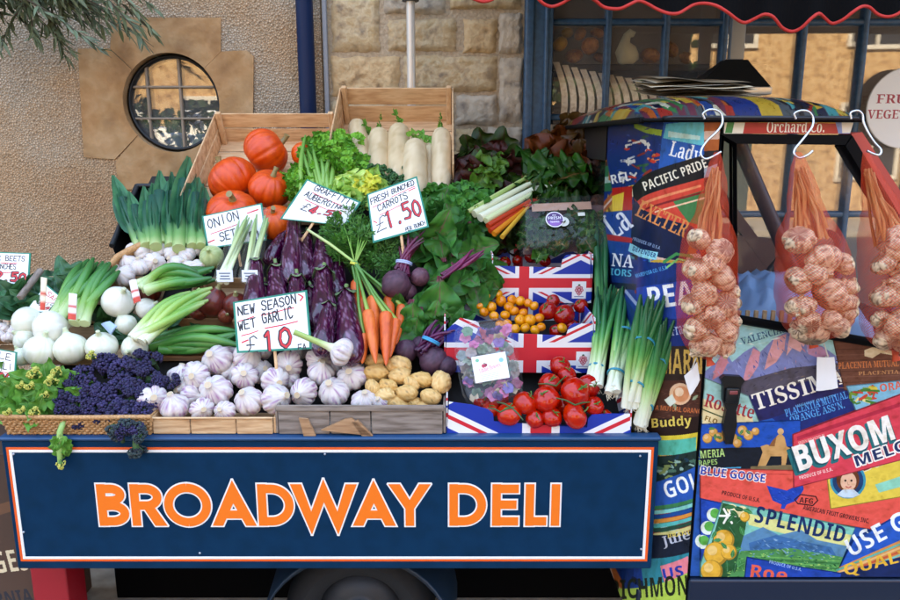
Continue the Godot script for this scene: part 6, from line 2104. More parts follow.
func build_left() -> void:
	var om := vmat("onion_skin", 0.28)
	var white := [onion_mesh(1, "d6d8be", "e3e2d2", "bcc398"), onion_mesh(2, "d0d4b2", "e0dfcc", "b2bb86"), onion_mesh(3, "d9d7c6", "e6e4d8", "c6c5aa")]
	heap("white_onion", white, om, "large shiny white salad onion in the weathered tray", "onion", "white salad onions", [[28, 322, 15.5], [25, 340, 11, -.02], [22, 357, 9.5], [126, 325, 11, -.02], [147, 309, 11, -.01], [135, 348, 13]], 0.0, 0.3, 0.5, 0.7)
	heap("white_onion", white, om, "large shiny white salad onion along the front of the weathered tray", "onion", "white salad onions", [[50, 328, 17.5, .02], [41, 351, 16.5], [71, 349, 16.5], [102, 347, 15.5]], 0.01, 0.3, 0.5, 0.7)
	heap("white_onion", white, om, "round white onion alone on the green onion tops", "onion", "", [[118, 302, 16]], 0.02, 0.5, 0.5, 0.3)
	var red := [onion_mesh(5, "5a221c", "7d3226", "3a1414"), onion_mesh(6, "6a2c20", "8c4430", "431a16")]
	heap("red_onion", red, om, "glossy red-brown onion in the low pine tray", "onion", "red onions", [[212, 302, 16], [236, 305, 13], [199, 312, 9, -.02], [226, 316, 8, -.02]], 0.0, 0.5, 0.6, 0.5)
	heap("red_onion", red, om, "dark red onion half hidden by green onion tops", "onion", "", [[148, 291, 13]], -0.015, 0.5, 0.6, 0.5)
	# white dry garlic in a rush basket, kohlrabi
	var gm: Material = mats["garlic_skin"]
	var dry := [garlic_mesh(11, 0.12, 0.0), garlic_mesh(12, 0.2, 0.0)]
	heap("white_garlic", dry, gm, "small white garlic bulb heaped below the leeks", "garlic", "white garlic below the leeks", [[143, 253, 11], [160, 250, 10], [128, 263, 9.5], [173, 254, 9], [187, 256, 10], [197, 250, 8], [125, 276, 11], [199, 268, 9], [155, 263, 11], [176, 264, 10], [140, 267, 10], [189, 268, 9], [206, 247, 7], [132, 250, 7], [112, 268, 8]], 0.0, 0.4, 0.6, 0.7)
	var koh := [onion_mesh(9, "9aa86a", "b9c48a", "7f9150")]
	heap("kohlrabi", koh, om, "pale green kohlrabi beside the white garlic", "kohlrabi", "", [[212, 257, 12]], 0.02, 0.4, 0.6, 0.4)
	var bk := thing("rush_basket", "rush basket rim holding the white garlic", "basket")
	var mb := MB.new()
	var rim := []
	for q in [[110, 266], [117, 257], [130, 250], [145, 243], [158, 240]]: rim.append(on_d(q[0], q[1], 0.03))
	mb.tube(rim, [0.008, 0.01, 0.011, 0.01, 0.008], 8)
	part(bk, "rim", mb.mesh(), mats["wicker_cane"])
	mb = MB.new()
	for q in rim.size() - 1: mb.face([rim[q] - SLOPE_N * .1, rim[q + 1] - SLOPE_N * .1, rim[q + 1], rim[q]])
	part(bk, "wall", mb.mesh(), mats["wicker_cane"])
	# green onion tops: flat hollow leaves
	var light := [lin("c9d6a0"), lin("7fa84a"), lin("4f8a3a"), lin("3a7434"), lin("2c5f2e")]
	var pale := [lin("dfe2c4"), lin("a9c46a"), lin("86b04c"), lin("6a9c42"), lin("93a860")]
	var o := thing("onion_bunch", "bunch of salad onion tops lying towards the pebbledash wall", "onion tops", "salad onion tops")
	stem_bunch(o, "leaf", 11, Vector2(58, 316), Vector2(92, 262), 6, 14, 4.6, 0.02, 0.03, light, 0.03)
	o = thing("onion_bunch", "bunch of green onion tops beside the round white onion", "onion tops", "salad onion tops")
	stem_bunch(o, "leaf", 10, Vector2(80, 320), Vector2(112, 266), 7, 9, 4.6, 0.03, 0.05, light, 0.03)
	o = thing("onion_bunch", "pale cut onion stems fanned over the red onions", "onion tops", "salad onion tops")
	stem_bunch(o, "leaf", 13, Vector2(140, 338), Vector2(196, 300), 8, 20, 4.2, 0.045, 0.07, pale, 0.03)
	o = thing("onion_bunch", "green onion tops laid across in front of the white garlic", "onion tops", "salad onion tops")
	stem_bunch(o, "leaf", 10, Vector2(142, 288), Vector2(206, 274), 9, 10, 4.4, 0.04, 0.05, light, 0.04)
	o = thing("loose_leek", "loose green leek tops lying in the shallow tray", "leek tops")
	stem_bunch(o, "leaf", 16, Vector2(160, 345), Vector2(234, 340), 9, 13, 4.5, -0.02, -0.01, [lin("4f8a3a"), lin("3a7a34"), lin("5c9444"), lin("2f6a2e")], 0.05)
	# paper tags on the bunches
	for t in [[[41, 277], [47, 278], [45, 310], [40, 310], "e9d9b8", "cream and orange paper tag round the onion tops"], [[69, 293], [77, 294], [76, 320], [68, 319], "ece8e4", "white and red paper tag round the onion tops"], [[129, 281], [136, 279], [141, 301], [134, 304], "f0e6e0", "white paper tag with red ends on the round white onion"], [[101, 324], [110, 321], [117, 326], [111, 335], "9db4cc", "blue tag clipped to the white onions"]]:
		mb = MB.new()
		var c := on_d(t[0][0], t[2][1], 0.06)
		var q := []
		for i in 4:
			var d := ray(t[i][0], t[i][1])
			q.append(EYE + d * ((c - EYE).dot(Vector3(0, .4, .9)) / d.dot(Vector3(0, .4, .9))))
		var bow := Vector3(0, 0.002, 0.006)
		var base := lin(t[4])
		var rd := lin("c8402a")
		mb.grid(4, 10, func(u, v):
			var l: Vector3 = q[3].lerp(q[0], v)
			var r: Vector3 = q[2].lerp(q[1], v)
			var col := base
			if t[4] != "9db4cc" and (v < 0.25 or (v > 0.42 and v < 0.55)): col = rd
			return [l.lerp(r, u) + bow * (1 - pow(u * 2 - 1, 2)), col])
		mb.grid(4, 2, func(u, v): return [q[2].lerp(q[3], u).lerp(q[1].lerp(q[0], u), v) - Vector3(0, .001, .002), base])
		solo("paper_tag", mb.mesh(), vmat("tag_paper", 0.5), t[5], "tag", "tags on the onion bunches")
	# leeks in a black crate
	var bc := thing("black_crate", "black plastic crate behind the leeks", "crate")
	mb = MB.new()
	for b in [[[112, 246], [137, 186]], [[137, 186], [204, 186]]]:
		var a0 := on_d(b[0][0], b[0][1], 0.0)
		var a1 := on_d(b[1][0], b[1][1], 0.0)
		mb.tube([a0, a1], 0.009, 8)
		mb.face([a0 - SLOPE_N * .09, a1 - SLOPE_N * .09, a1, a0])
	part(bc, "wall", mb.mesh(), mat("crate_black", "17181a", 0.5))
	var lb := [blade(0.105, 0.10, 0.03, "123a30", "2f6450", "44765c", 1, 0.0, 0.55), blade(0.095, 0.2, 0.04, "10342c", "2a5a4c", "3f7058", 2, 0.0, 0.55), blade(0.11, 0.02, 0.04, "164032", "376c50", "4a7c5c", 3, 0.0, 0.55)]
	var lm := vmat("leek_leaf", 0.5, "2a4a20")
	for e in [[[117, 184], [140, 246], 6.5], [[131, 194], [146, 246], 6], [[146, 190], [150, 246], 7], [[158, 176], [163, 246], 8], [[171, 176], [171, 247], 7], [[185, 160], [179, 249], 7.5], [[197, 178], [193, 247], 7], [[204, 186], [201, 246], 5.5], [[152, 182], [156, 247], 7], [[191, 174], [186, 247], 6.5]]:
		var tp := on_d(e[0][0], e[0][1], 0.03)
		var bp := on_d(e[1][0], e[1][1], 0.03 + rr(-.02, .01))
		var k := mpp(bp)
		var leek := thing("leek", "thick leek with blue-green leaves in the black crate", "leek", "leeks in the black crate")
		mb = MB.new()
		var dd := tp - bp
		var w: float = e[2] * k
		mb.tube([bp, bp + dd * .1, bp + dd * .28, bp + dd * .5, bp + dd * .72], [w * .85, w * .9, w * .95, w * 1.1, w * .9], 12, true, [lin("a9b878"), lin("6a9650"), lin("2f6440"), lin("24543f"), lin("1c483c")])
		part(leek, "shank", mb.mesh(), mats["stem_skin"])
		for i in 4:
			var side := (i - 1.5) / 2.2
			var base := bp + dd * rr(.12, .30) + Vector3(side * w * .5, 0, rr(-.3, .6) * w)
			var dir := dd.normalized() + Vector3(side * 0.08, 0, rr(-.05, .08))
			blade_at(leek, "leaf", lb[i % 3], lm, base, dir, to_eye(bp) + Vector3(side * .9, 0, 0), dd.length() * rr(.70, .90))
	# dark greens and timber at the far left
	var dk := thing("dark_greens", "dark leafy greens in a pale box under a price card", "greens")
	var dl := [blade(0.3, 0.25, 0.1, "173626", "28523a", "4a7a50", 4), blade(0.26, 0.4, 0.14, "1b3f2a", "2f5c3c", "4f8058", 5)]
	strew(dk, "leaf", dl, mats["leek_leaf"], 26, Vector2(12, 300), 30, 14, 0.0, 0.04, 26, 40, .5, .4)
	var dl2 := thing("dark_greens", "dark leaves behind the salad onion tops against the wall", "greens")
	strew(dl2, "leaf", dl, mats["leek_leaf"], 16, Vector2(66, 285), 20, 18, -0.01, 0.02, 24, 36, .4, .7)
	strew(dl2, "leaf", dl, mats["leek_leaf"], 22, Vector2(112, 326), 34, 16, -0.05, -0.03, 24, 36, .5, .3)
	strew(dl2, "leaf", dl, mats["leek_leaf"], 16, Vector2(176, 312), 26, 12, -0.05, -0.03, 24, 36, .5, .3)
	mb = MB.new()
	var ta := on_d(20, 298, 0.06)
	var tb := on_d(41, 270, 0.06)
	mb.tube([ta, tb], 0.010, 4)
	solo("timber_batten", mb.mesh(), wood(2, false), "pale grey timber batten propped beside the dark greens", "batten")
	crate("pale box of small mauve bulbs at the tail of the truck", -40, 22, 300, 345, -0.06, 0.055, 1, 1)
	heap("small_garlic", dry, gm, "small mauve-white garlic bulb in the box at the truck's tail", "garlic", "small garlic at the tail", [[2, 318, 6], [10, 322, 6], [4, 328, 6.5], [14, 331, 6], [-6, 324, 7], [8, 338, 6], [-2, 336, 7], [15, 320, 5]], -0.01, 0.4, 0.6, 0.7)
	# broccoli: purple heads, yellow-budded greens
	var fm := vmat("floret", 0.75)
	var purple := [floret_mesh("110f2a", "302850", "37502f", 1, 260, 0.105), floret_mesh("13112e", "362c58", "37502f", 2, 260, 0.1), floret_mesh("171634", "3c3260", "405c34", 3, 240, 0.11)]
	heap("purple_broccoli", purple, fm, "dark purple sprouting broccoli head heaped in the wicker basket", "broccoli", "purple broccoli heads", [[107, 366, 15], [137, 365, 16], [153, 362, 12], [122, 372, 14], [82, 378, 14], [68, 393, 14], [92, 390, 15], [104, 397, 14], [122, 388, 15], [138, 382, 15], [150, 378, 13], [160, 384, 10], [76, 408, 13], [93, 410, 14], [112, 408, 14], [131, 401, 14], [62, 410, 10], [172, 382, 10], [80, 422, 9], [145, 395, 12], [56, 400, 9], [114, 420, 12], [130, 417, 13], [144, 412, 12], [100, 421, 10], [152, 402, 10], [122, 432, 10, .02], [136, 430, 10, .02]], 0.01, 0.7, 0.6, 0.4)
	var greenp := [floret_mesh("161c2a", "3c4c48", "4a6a38", 5, 200, 0.11)]
	heap("purple_broccoli", greenp, fm, "grey-green broccoli head spilling over the basket rim", "broccoli", "purple broccoli heads", [[118, 428, 13], [134, 427, 12], [140, 436, 9]], 0.03, 0.9, -0.1, 0.3)
	var hp := on_z(136, 449, 0.02)
	solo("purple_broccoli", greenp[0], fm, "small grey-green sprig dangling from the basket onto the board", "broccoli", "", Transform3D(basis_to(Vector3(0.1, -1, .25), 0) * (11 * mpp(hp)), hp))
	var yb := thing("turnip_greens", "yellow-budded turnip greens filling the basket's end", "greens")
	var yl := [blade(0.34, 0.3, 0.16, "3c6a2c", "5c8c40", "8aae66", 11, 0.1, 0.8, 0.25), blade(0.3, 0.2, 0.2, "335c28", "547f3a", "7fa45c", 12, 0.1, 0.8, 0.2)]
	var lf := vmat("fresh_leaf", 0.45, "5a7a20")
	lf.metallic_specular = 0.32
	strew(yb, "leaf", yl, lf, 52, Vector2(36, 394), 46, 30, 0.0, 0.03, 26, 42, .5, .4)
	var buds := floret_mesh("9aa040", "d0c860", "5a7c38", 7, 120, 0.13)
	for e in [[35, 374, 8], [52, 381, 8], [30, 386, 6], [57, 372, 6], [21, 385, 5], [35, 412, 6], [22, 410, 5], [45, 395, 5], [3, 384, 6], [8, 412, 5], [92, 356, 6]]:
		var p := on_d(e[0], e[1], 0.045)
		part(yb, "bud_head", buds, fm, Transform3D(basis_to(to_eye(p) + r3() * .5 + Vector3.UP * .5, 0) * (e[2] * mpp(p)), p))
	var sp := thing("hanging_sprig", "pale green flowering sprig hanging over the sign board", "sprig")
	var sa := on_z(60, 432, 0.012)
	var sb := on_z(60, 463, 0.02)
	var kk := mpp(sa)
	mb = MB.new()
	mb.col = lin("8fb25e")
	mb.tube([sa + Vector3(0.002, 0.02, -0.02), sa, sa.lerp(sb, .5), sb], [3 * kk, 3 * kk, 3.4 * kk, 2 * kk], 8)
	part(sp, "stem", mb.mesh(), mats["stem_skin"])
	for q in [[-.55, 22], [.45, 24], [-.15, 30], [.2, 27], [-.3, 16]]:
		blade_at(sp, "leaf", yl[0], lf, sa + Vector3(0, -.005, .004), Vector3(q[0], -1, .12), Vector3(q[0], 0.1, 1), q[1] * kk)
	part(sp, "bud_head", buds, fm, Transform3D(basis_to(Vector3(.2, -1, .3), 0) * (6 * kk), sb + Vector3(.004, 0, .004)))

func build_back() -> void:
	# pumpkins
	var pk := [pumpkin_mesh(12, 0.86, "c03a04", "da5208", 1), pumpkin_mesh(11, 0.9, "c64206", "e26010", 3)]
	var pm := vmat("pumpkin_skin", 0.38)
	for e in [[266, 152, 24], [233, 180, 25], [270, 189, 21.5], [233, 214, 26], [277, 223, 19], [304, 155, 13]]:
		var p := on_d(e[0], e[1], 0.03 if e[0] != 302 else -0.01)
		var s: float = e[2] * mpp(p)
		var o := thing("pumpkin", {266: "orange pumpkin topmost in the pine crate", 233: "orange pumpkin beside the pine crate's side board" if e[1] < 200 else "orange pumpkin half hidden behind the onion card", 270: "orange pumpkin beside the celery leaves", 277: "orange pumpkin low between the onion card and the aubergines", 304: "small pumpkin peeping out behind the celery"}[e[0]], "pumpkin", "pumpkins in the pine crate", Transform3D(basis_to(Vector3(rr(-.8, .8), rr(.2, 1), rr(-.2, .8)), rr(0, 6)) * s, p))
		part(o, "flesh", pk[rng.randi() % 2], pm)
		var mb := MB.new()
		mb.col = lin("8a7a4a")
		mb.tube([Vector3(0, .62, 0), Vector3(0, .8, 0), Vector3(.06, 1.0, .03), Vector3(.14, 1.12, .06)], [0.2, 0.12, 0.1, 0.13], 10)
		part(o, "stalk", mb.mesh(), mats["stalk_skin"])
	# mooli
	var prof := [Vector2(0, 0.02), Vector2(.7, 0.01), Vector2(.95, -.06), Vector2(1, -.25), Vector2(1, -.5), Vector2(.9, -.75), Vector2(.55, -.93), Vector2(0, -1)]
	var mm := vmat("mooli_skin", 0.42)
	var moo := [root_mesh(1, prof, "ceb78c", "e0cca6", "b89c6c", 0.02), root_mesh(2, prof, "c8ae82", "dac49a", "b29664", 0.02)]
	var tuft := spray(6, 0.4, 0.14, "3f6e2c", "6a9a48", "9ab86a", 3, 0.8)
	for e in [[[357, 125], [364, 180], 9.5, -.02], [[379, 134], [379, 188], 10.5, 0], [[399, 130], [398, 186], 11, .01], [[415, 146], [415, 204], 12, .035], [[429, 148], [429, 200], 7.5, -.01], [[441.5, 134], [441, 198], 10, .02], [[369, 140], [372, 185], 7, -.03]]:
		var a := on_d(e[0][0], e[0][1], 0.02 + e[3])
		var b := on_d(e[1][0], e[1][1], 0.02 + e[3])
		var k := mpp(a)
		var d := a - b
		var o := thing("mooli", "thick white mooli radish standing in the pine crate", "radish", "mooli in the pine crate")
		part(o, "root", moo[rng.randi() % 2], mm, Transform3D(basis_to(d, rr(0, 6)) * Basis.from_scale(Vector3(e[2] * k, d.length(), e[2] * k)), a))
		if e[3] != -.02: part(o, "leaf_tuft", tuft, mats["fresh_leaf"], Transform3D(basis_to(d + to_eye(a) * .12 + r3() * .05, rr(0, 6)) * (17 * k), a - d.normalized() * .004))
	# celery leaves, curly endive, dark broccoli tops
	var lf: Material = mats["fresh_leaf"]
	var ce := thing("celery_bunch", "bright green celery with leafy tops between pumpkins and mooli", "celery")
	var cel := [spray(12, 0.2, 0.075, "2f6420", "5c9434", "a9c470", 5, 0.6, 5), spray(13, 0.18, 0.08, "37701f", "6aa23c", "a9c470", 6, 0.7, 5), spray(11, 0.22, 0.08, "2a5a1e", "528a30", "9cbc66", 7, 0.5, 5)]
	strew(ce, "leaf_spray", cel, lf, 40, Vector2(336, 160), 24, 20, 0.03, 0.09, 20, 32, .5, .9)
	strew(ce, "leaf_spray", cel, lf, 26, Vector2(303, 188), 16, 20, 0.0, 0.06, 18, 28, .5, .7)
	stem_bunch(ce, "stalk", 14, Vector2(318, 212), Vector2(322, 150), 14, 22, 2.6, 0.05, 0.10, [lin("b5c684"), lin("8fb454"), lin("6f9c40"), lin("5c8c36")], 0.03)
	var en := thing("curly_endive", "pale frilly endive behind the aubergine card", "endive")
	var enl := [blade(0.42, 0.3, 0.34, "7fa452", "b4c97c", "ccd8a0", 21, 0.05, 0.8, 0.4), blade(0.4, 0.2, 0.4, "5c8a3c", "8fb25a", "b8cc88", 22, 0.05, 0.8, 0.45)]
	strew(en, "leaf", enl, lf, 40, Vector2(350, 190), 36, 16, 0.03, 0.09, 22, 34, .7, .5)
	var yel := [blade(0.42, 0.3, 0.34, "a9b040", "d0cf58", "d8dc8a", 23, 0.05, 0.8, 0.4)]
	strew(en, "heart_leaf", yel, lf, 10, Vector2(364, 184), 11, 8, 0.08, 0.10, 16, 22, .6, .5)
	var br := thing("green_broccoli", "dark green broccoli tops below the mooli", "broccoli")
	var gh := [floret_mesh("1e3f1e", "3f6a34", "5a8040", 31, 220, 0.11)]
	for e in [[385, 178, 13], [398, 184, 12], [374, 172, 10], [407, 172, 8]]:
		var p := on_d(e[0], e[1], 0.05)
		part(br, "head", gh[0], mats["floret"], Transform3D(basis_to(to_eye(p) + Vector3.UP + r3() * .4, rr(0, 6)) * (e[2] * mpp(p)), p))
	# packets of stems
	for e in [[[246, 214], [222, 284], 12], [[262, 212], [247, 284], 12]]:
		var o := thing("stem_packet", ["clear sleeve of pale stems leaning on the onion card", "clear sleeve of pale stems beside the striped aubergines"][int(e[0][0] > 250)], "packet", "clear packets of pale stems")
		stem_bunch(o, "stem", 9, Vector2(e[1][0], e[1][1] - 4), Vector2(e[0][0], e[0][1] + 6), 7, 7, 2.2, 0.06, 0.10, [lin("dfe0c6"), lin("c2cd94"), lin("a4b878"), lin("7d9c58")], 0.004)
		var c0 := on_d(e[1][0], e[1][1], 0.06)
		var c1 := on_d(e[0][0], e[0][1], 0.10)
		var k := mpp(c0)
		var mb := MB.new()
		mb.x = Transform3D(basis_to(c1 - c0), c0)
		var L := (c1 - c0).length()
		mb.grid(20, 14, func(u, v):
			var th: float = u * TAU
			var r: float = e[2] * k * (0.9 + 0.12 * n3(sin(th) * 3, v * 6, cos(th) * 3)) * (0.5 if v < 0.03 else 1.0)
			return [Vector3(r * sin(th), v * L, r * 0.6 * cos(th))], true)
		part(o, "sleeve", mb.mesh(), glass("cellophane", "ffffff", 0.015, 0.03, 0.36))
		mb = MB.new()
		var lp := on_d(e[1][0] + 3, e[1][1] - 8, 0.085)
		var n := Vector3(0, .4, .9)
		var s := 8 * k
		mb.box(lp, Vector3(s * 2, s * 1.5, 0.0015), 0.0004)
		var lb := part(o, "paper_label", mb.mesh(), mat("label_white", "e4e8ea", 0.5))
		mb = MB.new()
		for i in 3: mb.box(lp + Vector3(0, s * (.35 - i * .35), 0.001), Vector3(s * [1.4, 1.1, 1.3][i], s * .12, 0.0008), 0.0002)
		part(lb, "print", mb.mesh(), mat("label_ink", "3c5a78", 0.5))

func build_middle() -> void:
	# striped aubergines
	var am := vmat("aubergine_skin", 0.22, "", 0.4)
	var au := [aubergine_mesh(1, 5.0), aubergine_mesh(2, 5.6), aubergine_mesh(3, 4.6)]
	var caps := [aub_cap(1), aub_cap(2), aub_cap(4)]
	var cm := vmat("calyx", 0.6)
	for e in [[[290, 228], [268, 264], 9, 0.0], [[306, 234], [304, 282], 10, 0.01], [[324, 236], [322, 286], 12, 0.01], [[295, 212], [290, 284], 10, 0.045], [[311, 288], [312, 342], 10, 0.0], [[338, 258], [336, 300], 10, -0.01], [[276, 267], [279, 322], 12, 0.035], [[297, 277], [297, 332], 11.5, 0.05], [[324, 270], [323, 332], 13.5, 0.05], [[256, 261], [254, 318], 10.5, 0.05], [[328, 303], [321, 356], 10.5, 0.065], [[346, 292], [352, 364], 14, 0.045], [[264, 285], [268, 320], 10, 0.01], [[337, 305], [338, 350], 10, 0.02]]:
		var a := on_d(e[0][0], e[0][1], 0.02 + e[3])
		var b := on_d(e[1][0], e[1][1], 0.01 + e[3])
		var k := mpp(a)
		var w: float = e[2] * k
		var q := rng.randi() % 3
		var l: float = [5.0, 5.6, 4.6][q]
		var d := a - b
		var X := Transform3D(basis_to(d, rr(0, 6)) * Basis.from_scale(Vector3(w, d.length() / l, w)), a)
		var o := thing("aubergine", "purple and white striped aubergine with a green cap", "aubergine", "striped aubergines")
		part(o, "fruit", au[q], am, X)
		var cb := basis_to(d, rr(0, 6)) * (w * 0.92)
		part(o, "calyx", caps[rng.randi() % 3], cm, Transform3D(cb, a))
	# bunched carrots
	var cp := [Vector2(0, 0.0), Vector2(.75, 0.0), Vector2(1, -.05), Vector2(.96, -.25), Vector2(.82, -.5), Vector2(.62, -.75), Vector2(.3, -.93), Vector2(0, -1)]
	var car := [root_mesh(1, cp, "c8521a", "dc6c28", "a8420f", 0.05), root_mesh(2, cp, "cf5a1c", "e07630", "b04812", 0.07), root_mesh(4, cp, "c04c18", "d86626", "9c3e10", 0.04)]
	var rm := vmat("carrot_skin", 0.45)
	var ch := thing("carrot_bunch", "bunch of orange carrots tied by their feathery green tops", "carrots")
	var tie := on_d(355, 264, 0.10)
	for e in [[[389, 298], [391, 335], 5.5, .02], [[357, 282], [359, 338], 6.2, .04], [[361, 300], [363, 345], 5.5, .03], [[364, 335], [362, 364], 5.5, .045], [[373, 298], [375, 362], 6.4, .05], [[368, 312], [376, 364], 6.0, .07], [[386, 314], [386, 366], 6.6, .06], [[396, 320], [390, 358], 5.0, .045], [[402, 306], [396, 345], 5.0, .02], [[380, 304], [381, 350], 5.5, .03]]:
		var a := on_d(e[0][0], e[0][1], 0.02 + e[3])
		var b := on_d(e[1][0], e[1][1], e[3])
		var k := mpp(a)
		part(ch, "carrot", car[rng.randi() % 3], rm, Transform3D(basis_to(a - b, rr(0, 6)) * Basis.from_scale(Vector3(e[2] * k, (a - b).length(), e[2] * k)), a))
		var mb := MB.new()
		mb.tube([a, a.lerp(tie, .4) + r3() * .006, tie + r3() * .008], [2.4 * k, 1.7 * k, 1.5 * k], 6, false, [lin("9ab04a"), lin("5c8a36"), lin("4d7c30")])
		part(ch, "leaf_stalk", mb.mesh(), mats["stem_skin"])
	tied(ch, tie, Vector3(.3, 1, -.3), 0.013, 0.0022, mat("tie_yellow", "c8c84a", 0.5))
	var ff := [feather("1f4a1e", "3f7430", "4d7c34", 1), feather("24521f", "487e34", "4d7c34", 2), feather("1b421c", "386a2c", "44702f", 3)]
	var ffm := vmat("feather_leaf", 0.5, "4a6a20")
	strew(ch, "frond", ff, ffm, 40, Vector2(352, 240), 22, 24, 0.02, 0.09, 34, 52, .4, .9)
	strew(ch, "frond", ff, ffm, 30, Vector2(384, 258), 16, 18, 0.02, 0.06, 30, 44, .4, .5)
	for i in 9:
		var mb := MB.new()
		var q := on_d(355 + rr(-16, 22), 208 + rr(-8, 26), 0.11)
		mb.tube([tie, tie.lerp(q, .5) + Vector3(rr(-.01, .01), 0, .012), q], [0.0026, 0.002, 0.0014], 5, false, [lin("8fa648"), lin("6f9a3c"), lin("4f8030")])
		part(ch, "leaf_stalk", mb.mesh(), mats["stem_skin"])
	var ls := MB.new()
	ls.tube([on_d(308, 230, .09), on_d(330, 244, .115), on_d(354, 262, .105)], [0.004, 0.0045, 0.004], 7, true, [lin("c3cc90"), lin("b5c478"), lin("9ab85a")])
	part(ch, "loose_stalk", ls.mesh(), mats["stem_skin"])
	# beetroot in bunches
	var beet := [blob_mesh(7, "4a2a38", "6a4450", 1.0, 0.97, 0.1), blob_mesh(9, "3c2030", "5c3a48", 1.0, 0.97, 0.1)]
	var bm: Material = mats["beet_skin"]
	var bl := [blade(0.3, 0.25, 0.12, "1d4420", "35662e", "6a3a4a", 31, 0.12, 0.95), blade(0.34, 0.4, 0.16, "23502a", "3f7434", "7a4250", 32, 0.1, 0.95), blade(0.28, 0.15, 0.1, "1a3c1e", "2f5e2c", "4f7a40", 33, 0.12, 0.95)]
	var lm := vmat("beet_leaf", 0.4, "4a6a18")
	lm.metallic_specular = 0.32
	var bb := thing("beetroot_bunch", "earthy beetroot bunch with maroon stems tied under the carrot card", "beetroot", "beetroots")
	for e in [[396, 285, 15, .07], [420, 277, 9.5, .075], [408, 292, 9, .04]]:
		var p := on_d(e[0], e[1], e[3])
		part(bb, "beet", beet[rng.randi() % 2], bm, Transform3D(basis_to(Vector3(-.2, 1, .2), rr(0, 6)) * (e[2] * mpp(p)), p))
	stem_bunch(bb, "stem", 16, Vector2(402, 272), Vector2(412, 238), 7, 15, 1.7, 0.085, 0.10, [lin("4a1430"), lin("6a1c3c"), lin("5a1a36"), lin("4a2a34")], 0.02)
	tied(bb, on_d(404, 263, .09), Vector3(.2, 1, -.4), 0.022, 0.003, mat("tie_blue", "a9b6d8", 0.5))
	strew(bb, "leaf", bl, lm, 46, Vector2(450, 232), 40, 34, 0.02, 0.10, 34, 56, .55, .35)
	strew(bb, "leaf", bl, lm, 26, Vector2(466, 275), 32, 24, 0.02, 0.08, 32, 48, .5, -.1)
	strew(bb, "leaf", bl, lm, 22, Vector2(415, 312), 26, 22, 0.0, 0.05, 30, 44, .4, -.3)
	stem_bunch(bb, "stem", 9, Vector2(446, 276), Vector2(478, 252), 5, 7, 1.6, 0.10, 0.11, [lin("5a1638"), lin("7a2450"), lin("6a2044")], 0.02)
	var big := on_d(440, 276, 0.105)
	blade_at(bb, "leaf", bl[1], lm, big, Vector3(0, -1, .35), Vector3(0.1, .35, 1), 64 * mpp(big))
	var b2 := thing("beetroot_bunch", "purple-stemmed beetroot bunch with a bright blue band", "beetroot", "beetroots")
	stem_bunch(b2, "stem", 14, Vector2(424, 350), Vector2(446, 326), 9, 12, 1.8, 0.03, 0.06, [lin("3a1030"), lin("5a1a4a"), lin("4a1640")], 0.02)
	tied(b2, on_d(431, 341, .05), Vector3(.5, 1, -.4), 0.024, 0.0028, mat("tie_cyan", "3f9ac8", 0.5))
	strew(b2, "leaf", bl, lm, 12, Vector2(446, 322), 18, 12, 0.02, 0.06, 24, 36, .4, .2)
	var pa := thing("parsley_bunch", "dark flat-leaved parsley heaped beside the mooli crate", "parsley")
	var ps := [spray(9, 0.3, 0.13, "1f4c22", "3a7032", "4d7c34", 15, 0.7), spray(9, 0.28, 0.14, "23542a", "447a38", "4d7c34", 16, 0.8)]
	strew(pa, "leaf_spray", ps, mats["fresh_leaf"], 60, Vector2(462, 216), 32, 20, 0.02, 0.08, 22, 34, .6, .3)
	strew(pa, "leaf_spray", ps, mats["fresh_leaf"], 16, Vector2(440, 204), 14, 9, 0.04, 0.08, 18, 28, .6, .3)

func flag_print() -> ImageTexture:
	if mats.has("flag_tex"): return mats["flag_tex"]
	var p := Print.new(1024, 512, Color("16339c"))
	p.map = func(q): return Vector2(q.x * 1024, q.y * 512)
	var W := Color("eceae8")
	var R := Color("cf2230")
	for s in [1, -1]:
		var f := func(x: float, y: float) -> Vector2: return Vector2(x, y if s == 1 else 1 - y)
		p.poly([f.call(0, 0), f.call(.085, 0), f.call(1, .915), f.call(1, 1), f.call(.915, 1), f.call(0, .085)], W)
		p.poly([f.call(0, 0), f.call(.038, 0), f.call(.5, .462), f.call(.5, .5)], R)
		p.poly([f.call(1, 1), f.call(.962, 1), f.call(.5, .538), f.call(.5, .5)], R)
	p.poly([Vector2(0, .34), Vector2(1, .34), Vector2(1, .66), Vector2(0, .66)], W)
	p.poly([Vector2(.42, 0), Vector2(.58, 0), Vector2(.58, 1), Vector2(.42, 1)], W)
	p.poly([Vector2(0, .41), Vector2(1, .41), Vector2(1, .59), Vector2(0, .59)], R)
	p.poly([Vector2(.455, 0), Vector2(.545, 0), Vector2(.545, 1), Vector2(.455, 1)], R)
	mats["flag_tex"] = p.tex()
	return mats["flag_tex"]

